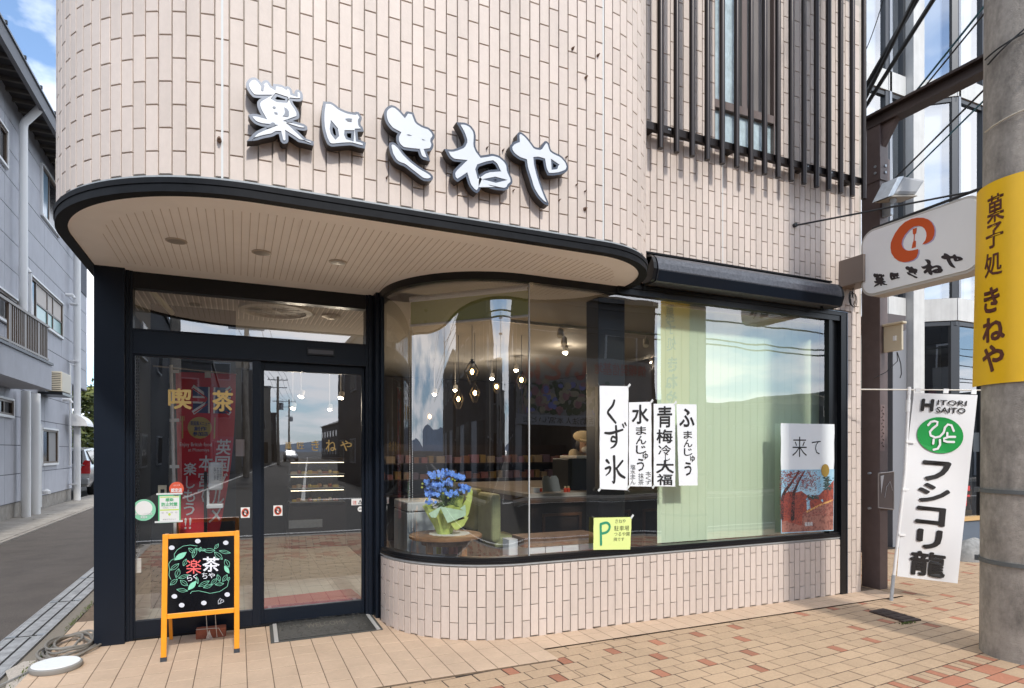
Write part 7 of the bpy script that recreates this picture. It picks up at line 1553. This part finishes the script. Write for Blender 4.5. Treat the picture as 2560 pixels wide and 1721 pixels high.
# ================================================================== ACROSS THE STREET (seen in the glass)
M_FA = mat('facade_dark_render', (.040, .044, .052), .85, var=.12, vscale=1.5, stain=.2); M_FB = mat('facade_cream', (.24, .23, .21), .85, var=.08, vscale=1.5, stain=.2); M_FC = mat('facade_grey', (.09, .094, .10), .85, var=.08, stain=.2); M_SHUT = mat('roller_shutter', (.25, .27, .30), .5, metal=.3)
def far_building(name, label, x0, x1, y0, y1, h, m, nf, seedn, face='n', group=None, roof=None):
    """y0 is the face towards the shop (larger y); windows on that face and on the street-side faces"""
    t = thing(name, label, 'building', ((x0+x1)/2, (y0+y1)/2, 0), group); rg = random.Random(seedn)
    mk('wall', MB().box(x0, x1, y1, y0, -.03, h), m, t); mk('parapet', MB().box(x0-.08, x1+.08, y1-.08, y0+.08, h, h+.18), M_FC, t)
    if roof:
        xm = (x0+x1)/2; mk('roof', MB().add([(x0-.4, y0+.4, h+.18), (x1+.4, y0+.4, h+.18), (xm, y0+.4, h+1.6), (x0-.4, y1-.4, h+.18), (x1+.4, y1-.4, h+.18), (xm, y1-.4, h+1.6)], [(0, 1, 2), (5, 4, 3), (0, 2, 5, 3), (1, 4, 5, 2), (0, 3, 4, 1)]), roof, t)
    fl = h/nf
    for k in range(nf):
        z = k*fl+.9; n = max(1, int((x1-x0)/2.2))
        for i in range(n):
            x = x0+(x1-x0)*(i+.5)/n
            if k == 0: mk('shopfront', MB().box(x-.85, x+.85, y0-.02, y0+.04, .1, 2.3), M_SHUT if rg.random() < .5 else M_DARKG, t)
            else:
                f = mk('window', MB().box(x-.62, x+.62, y0, y0+.05, z, z+1.1), M_MULL2, t); mk('pane', MB().box(x-.56, x+.56, y0+.05, y0+.06, z+.06, z+1.04), M_DARKG, f)
        for xf, s in ((x0, -1), (x1, 1)):
            n = max(1, int((y0-y1)/3.0))
            for i in range(n):
                y = y1+(y0-y1)*(i+.5)/n
                f = mk('window', MB().box(xf+min(0, s*.05), xf+max(0, s*.05), y-.6, y+.6, z, z+1.0), M_MULL2, t); mk('pane', MB().box(xf+min(s*.05, s*.06), xf+max(s*.05, s*.06), y-.54, y+.54, z+.06, z+.94), M_DARKG, f)
    return t
MB1 = far_building('mural_building', 'two storey building straight across the street with a flowery mural band, mirrored in the window', 4.4, 12.3, -12.0, -24, 6.0, M_FA, 2, 1)
yq = -11.93
t = thing('mural_signboard', 'wide signboard with red characters and painted flowers on the building across the street', 'sign', (8.5, yq, 2.3))
mk('panel', MB().box(5.0, 12.1, -12.0, yq, 2.15, 4.25), mat('mural_ground', (.15, .16, .17), .6, var=.1, vscale=2), t)
SF = lambda d: quad((12.1, yq+d, 4.25), (5.0, yq+d, 4.25), (5.0, yq+d, 2.15), (12.1, yq+d, 2.15))
b = MB(); row(b, '情報発信基地', SF(.01), .03, .05, .30, .22, .02); row(b, 'いどばた', SF(.01), .34, .02, .78, .34, .05); mk('red_lettering', b, mat('mural_red', (.24, .05, .045), .6), t)
b = MB(); patch(b, SF(.006), 1, 1, 0, .86, 1, 1); mk('lower_band', b, mat('mural_band', (.20, .22, .25), .6), t); b = MB(); row(b, '特定非営利活動法人 本宮いどばた会', SF(.012), .10, .885, .72, .975, .0); mk('dark_lettering', b, M_SUMI, t)
rg = random.Random(5)
for m, n in ((mat('mural_leaf', (.025, .055, .03), .7), 120), (mat('mural_pink', (.22, .11, .13), .7), 26), (mat('mural_cream', (.24, .22, .16), .7), 34), (mat('mural_blue', (.12, .14, .35), .7), 18)):
    b = MB()
    for i in range(n): disc(b, SF(.008+.001*rg.random()+(.002 if n < 100 else 0)), rg.gauss(.52, .17), rg.uniform(.38, .82), rg.uniform(.01, .022), rg.uniform(.03, .07), 8)
    mk('painted_flowers', b, m, t, kind='stuff')
far_building('low_shop', 'low flat roofed shop across the street, to the right of the mural building', 12.9, 21, -12.6, -22, 2.95, M_FC, 1, 2)
far_building('low_shop', 'long low shop farther along across the street', 21.6, 34, -12.2, -22, 3.6, M_FB, 1, 3)
far_building('low_shop', 'last low shop far down across the street', 36, 60, -13, -24, 4.4, M_FC, 1, 4)
def sx(y): return .1*(-y-12)
for i, (ya, yb_, h, m, nf, off) in enumerate(((-12.5, -24, 6.4, M_FA, 2, 0), (-24.6, -36, 5.4, M_FC, 2, .2), (-37, -47, 7.6, M_FB, 3, .3), (-48, -62, 9.2, M_FC, 3, .1), (-64, -80, 8.2, M_FB, 3, .6), (-82, -120, 6.5, M_FA, 2, .3))):
    far_building('street_house', 'building %s on the left of the street running away' % ['nearest the junction', 'second from the junction', 'third from the junction', 'fourth from the junction', 'fifth from the junction', 'last'][i], -14-i*.5, -2.6+sx(ya)+off, ya, yb_, h, m, nf, 10+i)
M_RF = mat('dark_tiled_roof', (.07, .075, .09), .6)
for i, (ya, yb_, h, nf, off) in enumerate(((-25, -33, 3.4, 1, 0), (-35, -44, 3.1, 1, 1.2), (-47, -58, 4.5, 2, .8), (-60, -75, 4.2, 1, 1.5), (-78, -110, 5.5, 2, 1.0))):
    far_building('roadside_house', 'house with a dark roof, %s on the right side of the street running away' % ['first', 'second', 'third', 'fourth', 'last'][i], 6.4+sx(ya)+off, 16+i, ya, yb_, h, M_FB if i % 2 else M_FA, nf, 30+i, roof=M_RF)
far_building('corner_house', 'grey house on the near left across the street', -26, -16, -12.5, -22, 5.6, M_FC, 2, 50)
# far ground sheets: opposite pavement, road lines
b = MB(); b.box(4.2, 60, -12.0, -10.9, -.03, .05); b.box(-60, -2.4, -12.0, -10.9, -.03, .05); struct('far_pavement', b, M_CONC, 'concrete pavement on the other side of the street', 'pavement')
b = MB()
b.add([(-60, -4.85, -.026), (60, -4.85, -.026), (60, -4.73, -.026), (-60, -4.73, -.026)], [(0, 1, 2, 3)]); b.add([(-60, -10.6, -.026), (-3, -10.6, -.026), (-3, -10.48, -.026), (-60, -10.48, -.026)], [(0, 1, 2, 3)]); b.add([(5, -10.6, -.026), (60, -10.6, -.026), (60, -10.48, -.026), (5, -10.48, -.026)], [(0, 1, 2, 3)])
for x0, w_ in ((-1.9, .14), (5.2, .14), (1.65, .12)):
    b.add([(x0+sx(-12), -12, -.026), (x0+w_+sx(-12), -12, -.026), (x0+w_+sx(-150), -150, -.026), (x0+sx(-150), -150, -.026)][::-1], [(0, 1, 2, 3)])
b.add([(1.9, -12.4, -.026), (5.1, -12.4, -.026), (5.1, -12.0, -.026), (1.9, -12.0, -.026)], [(0, 1, 2, 3)])
struct('road_markings', b, ML, 'white painted lines of the street across from the shop', 'road marking')
def far_pole(x, y, h, label):
    t = thing('far_utility_pole', label, 'pole', (x, y, 0), 'utility poles along the far street'); mk('shaft', MB().cyl((x, y, -.03), (x, y, h), .17, .11, 10), M_POLE, t, smooth=True)
    for z, w_ in ((h-.4, 1.0), (h-1.2, .9), (h-2.6, .5)): mk('crossarm', MB().box(x-w_, x+w_, y-.05, y+.05, z, z+.09), M_MULL2, t)
    mk('transformer', MB().cyl((x+.35, y, h-3.4), (x+.35, y, h-2.7), .22, n=12), M_MULL2, t)
    b = MB(); [b.cyl((x+k, y, h-.3), (x+k, y, h-.1), .04, n=6) for k in (-.9, -.4, .4, .9)]; mk('insulators', b, M_WHITE, t)
P = [(-1.7+sx(-13), -13, 9.5), (-1.4+sx(-30), -30, 9.2), (-1.2+sx(-62), -62, 9.2), (-1+sx(-95), -95, 9.5), (13.0, -11.3, 9.5), (40, -11.3, 9.5), (-22, -11.3, 9.5)]
for i, (x, y, h) in enumerate(P): far_pole(x, y, h, 'far utility pole %s' % ['at the junction', 'second along the side street', 'third along the side street', 'fourth along the side street', 'beside the low shop', 'farther along the main street', 'left along the main street'][i])
def farwire(a, c, r, sag, lb): tag(mk('street_wire', MB().tube([Vector(a).lerp(Vector(c), i/12)-Vector((0, 0, sag*4*(i/12)*(1-i/12))) for i in range(13)], r, 5), M_CABLE, smooth=True), lb, 'cable', 'wires over the street')
for i in range(3):
    a, c = P[i], P[i+1]
    for k in (-.9, -.4, .4, .9): farwire((a[0]+k, a[1], a[2]-.1), (c[0]+k, c[1], c[2]-.1), .014, .5, 'wire strung along the side street between far poles')
for (i, j) in ((0, 4), (4, 5), (6, 0)):
    for k in (0, .35, 1.0, 2.4): farwire((P[i][0], P[i][1], P[i][2]-.3-k), (P[j][0], P[j][1], P[j][2]-.3-k), .016, .5, 'wire strung along the main street opposite the shop')
for yy, zz in ((-9.0, 7.2), (-9.3, 7.9), (-10.3, 4.75), (-10.35, 4.92), (-10.3, 5.5), (-10.2, 5.95)): farwire((-40, yy, zz+.3), (60, yy-.3, zz), .024, .25, 'wire strung along the main street opposite the shop')
farwire((P[0][0], P[0][1], 8.8), (XR+.1, .3, 6.3), .014, .4, 'service wire crossing the street to the shop')
make_car(sx(-82)-.5, -84, 'distant silver car parked on the street running away from the shop', MATS['silver_car_paint'])
# mountains
rg = random.Random(3); b = MB(); v = []; n = 160
for i in range(n+1):
    a = R(180+i*360/n); rr = 1700; hgt = 52+34*math.sin(i*.11)+20*math.sin(i*.29+1)+9*math.sin(i*.73)+rg.uniform(-2, 2)
    v += [(rr*math.cos(a), rr*math.sin(a), -2), (rr*1.15*math.cos(a), rr*1.15*math.sin(a), hgt)]
b.add(v, [(2*i, 2*i+1, 2*i+3, 2*i+2) for i in range(n)]); struct('hills', b, mat('far_hills', (.10, .14, .20), .95, var=.15, vscale=.01), 'distant bluish wooded hills round the town', 'hills')
print('script done', len(bpy.data.objects))

for o in bpy.data.objects:
    l = o.get('label')
    if l and not 4 <= len(l.split()) <= 16: print('LONG', len(l.split()), l)
    if o.parent is None and not l and o.type in ('MESH', 'EMPTY'): print('NOLABEL', o.name)
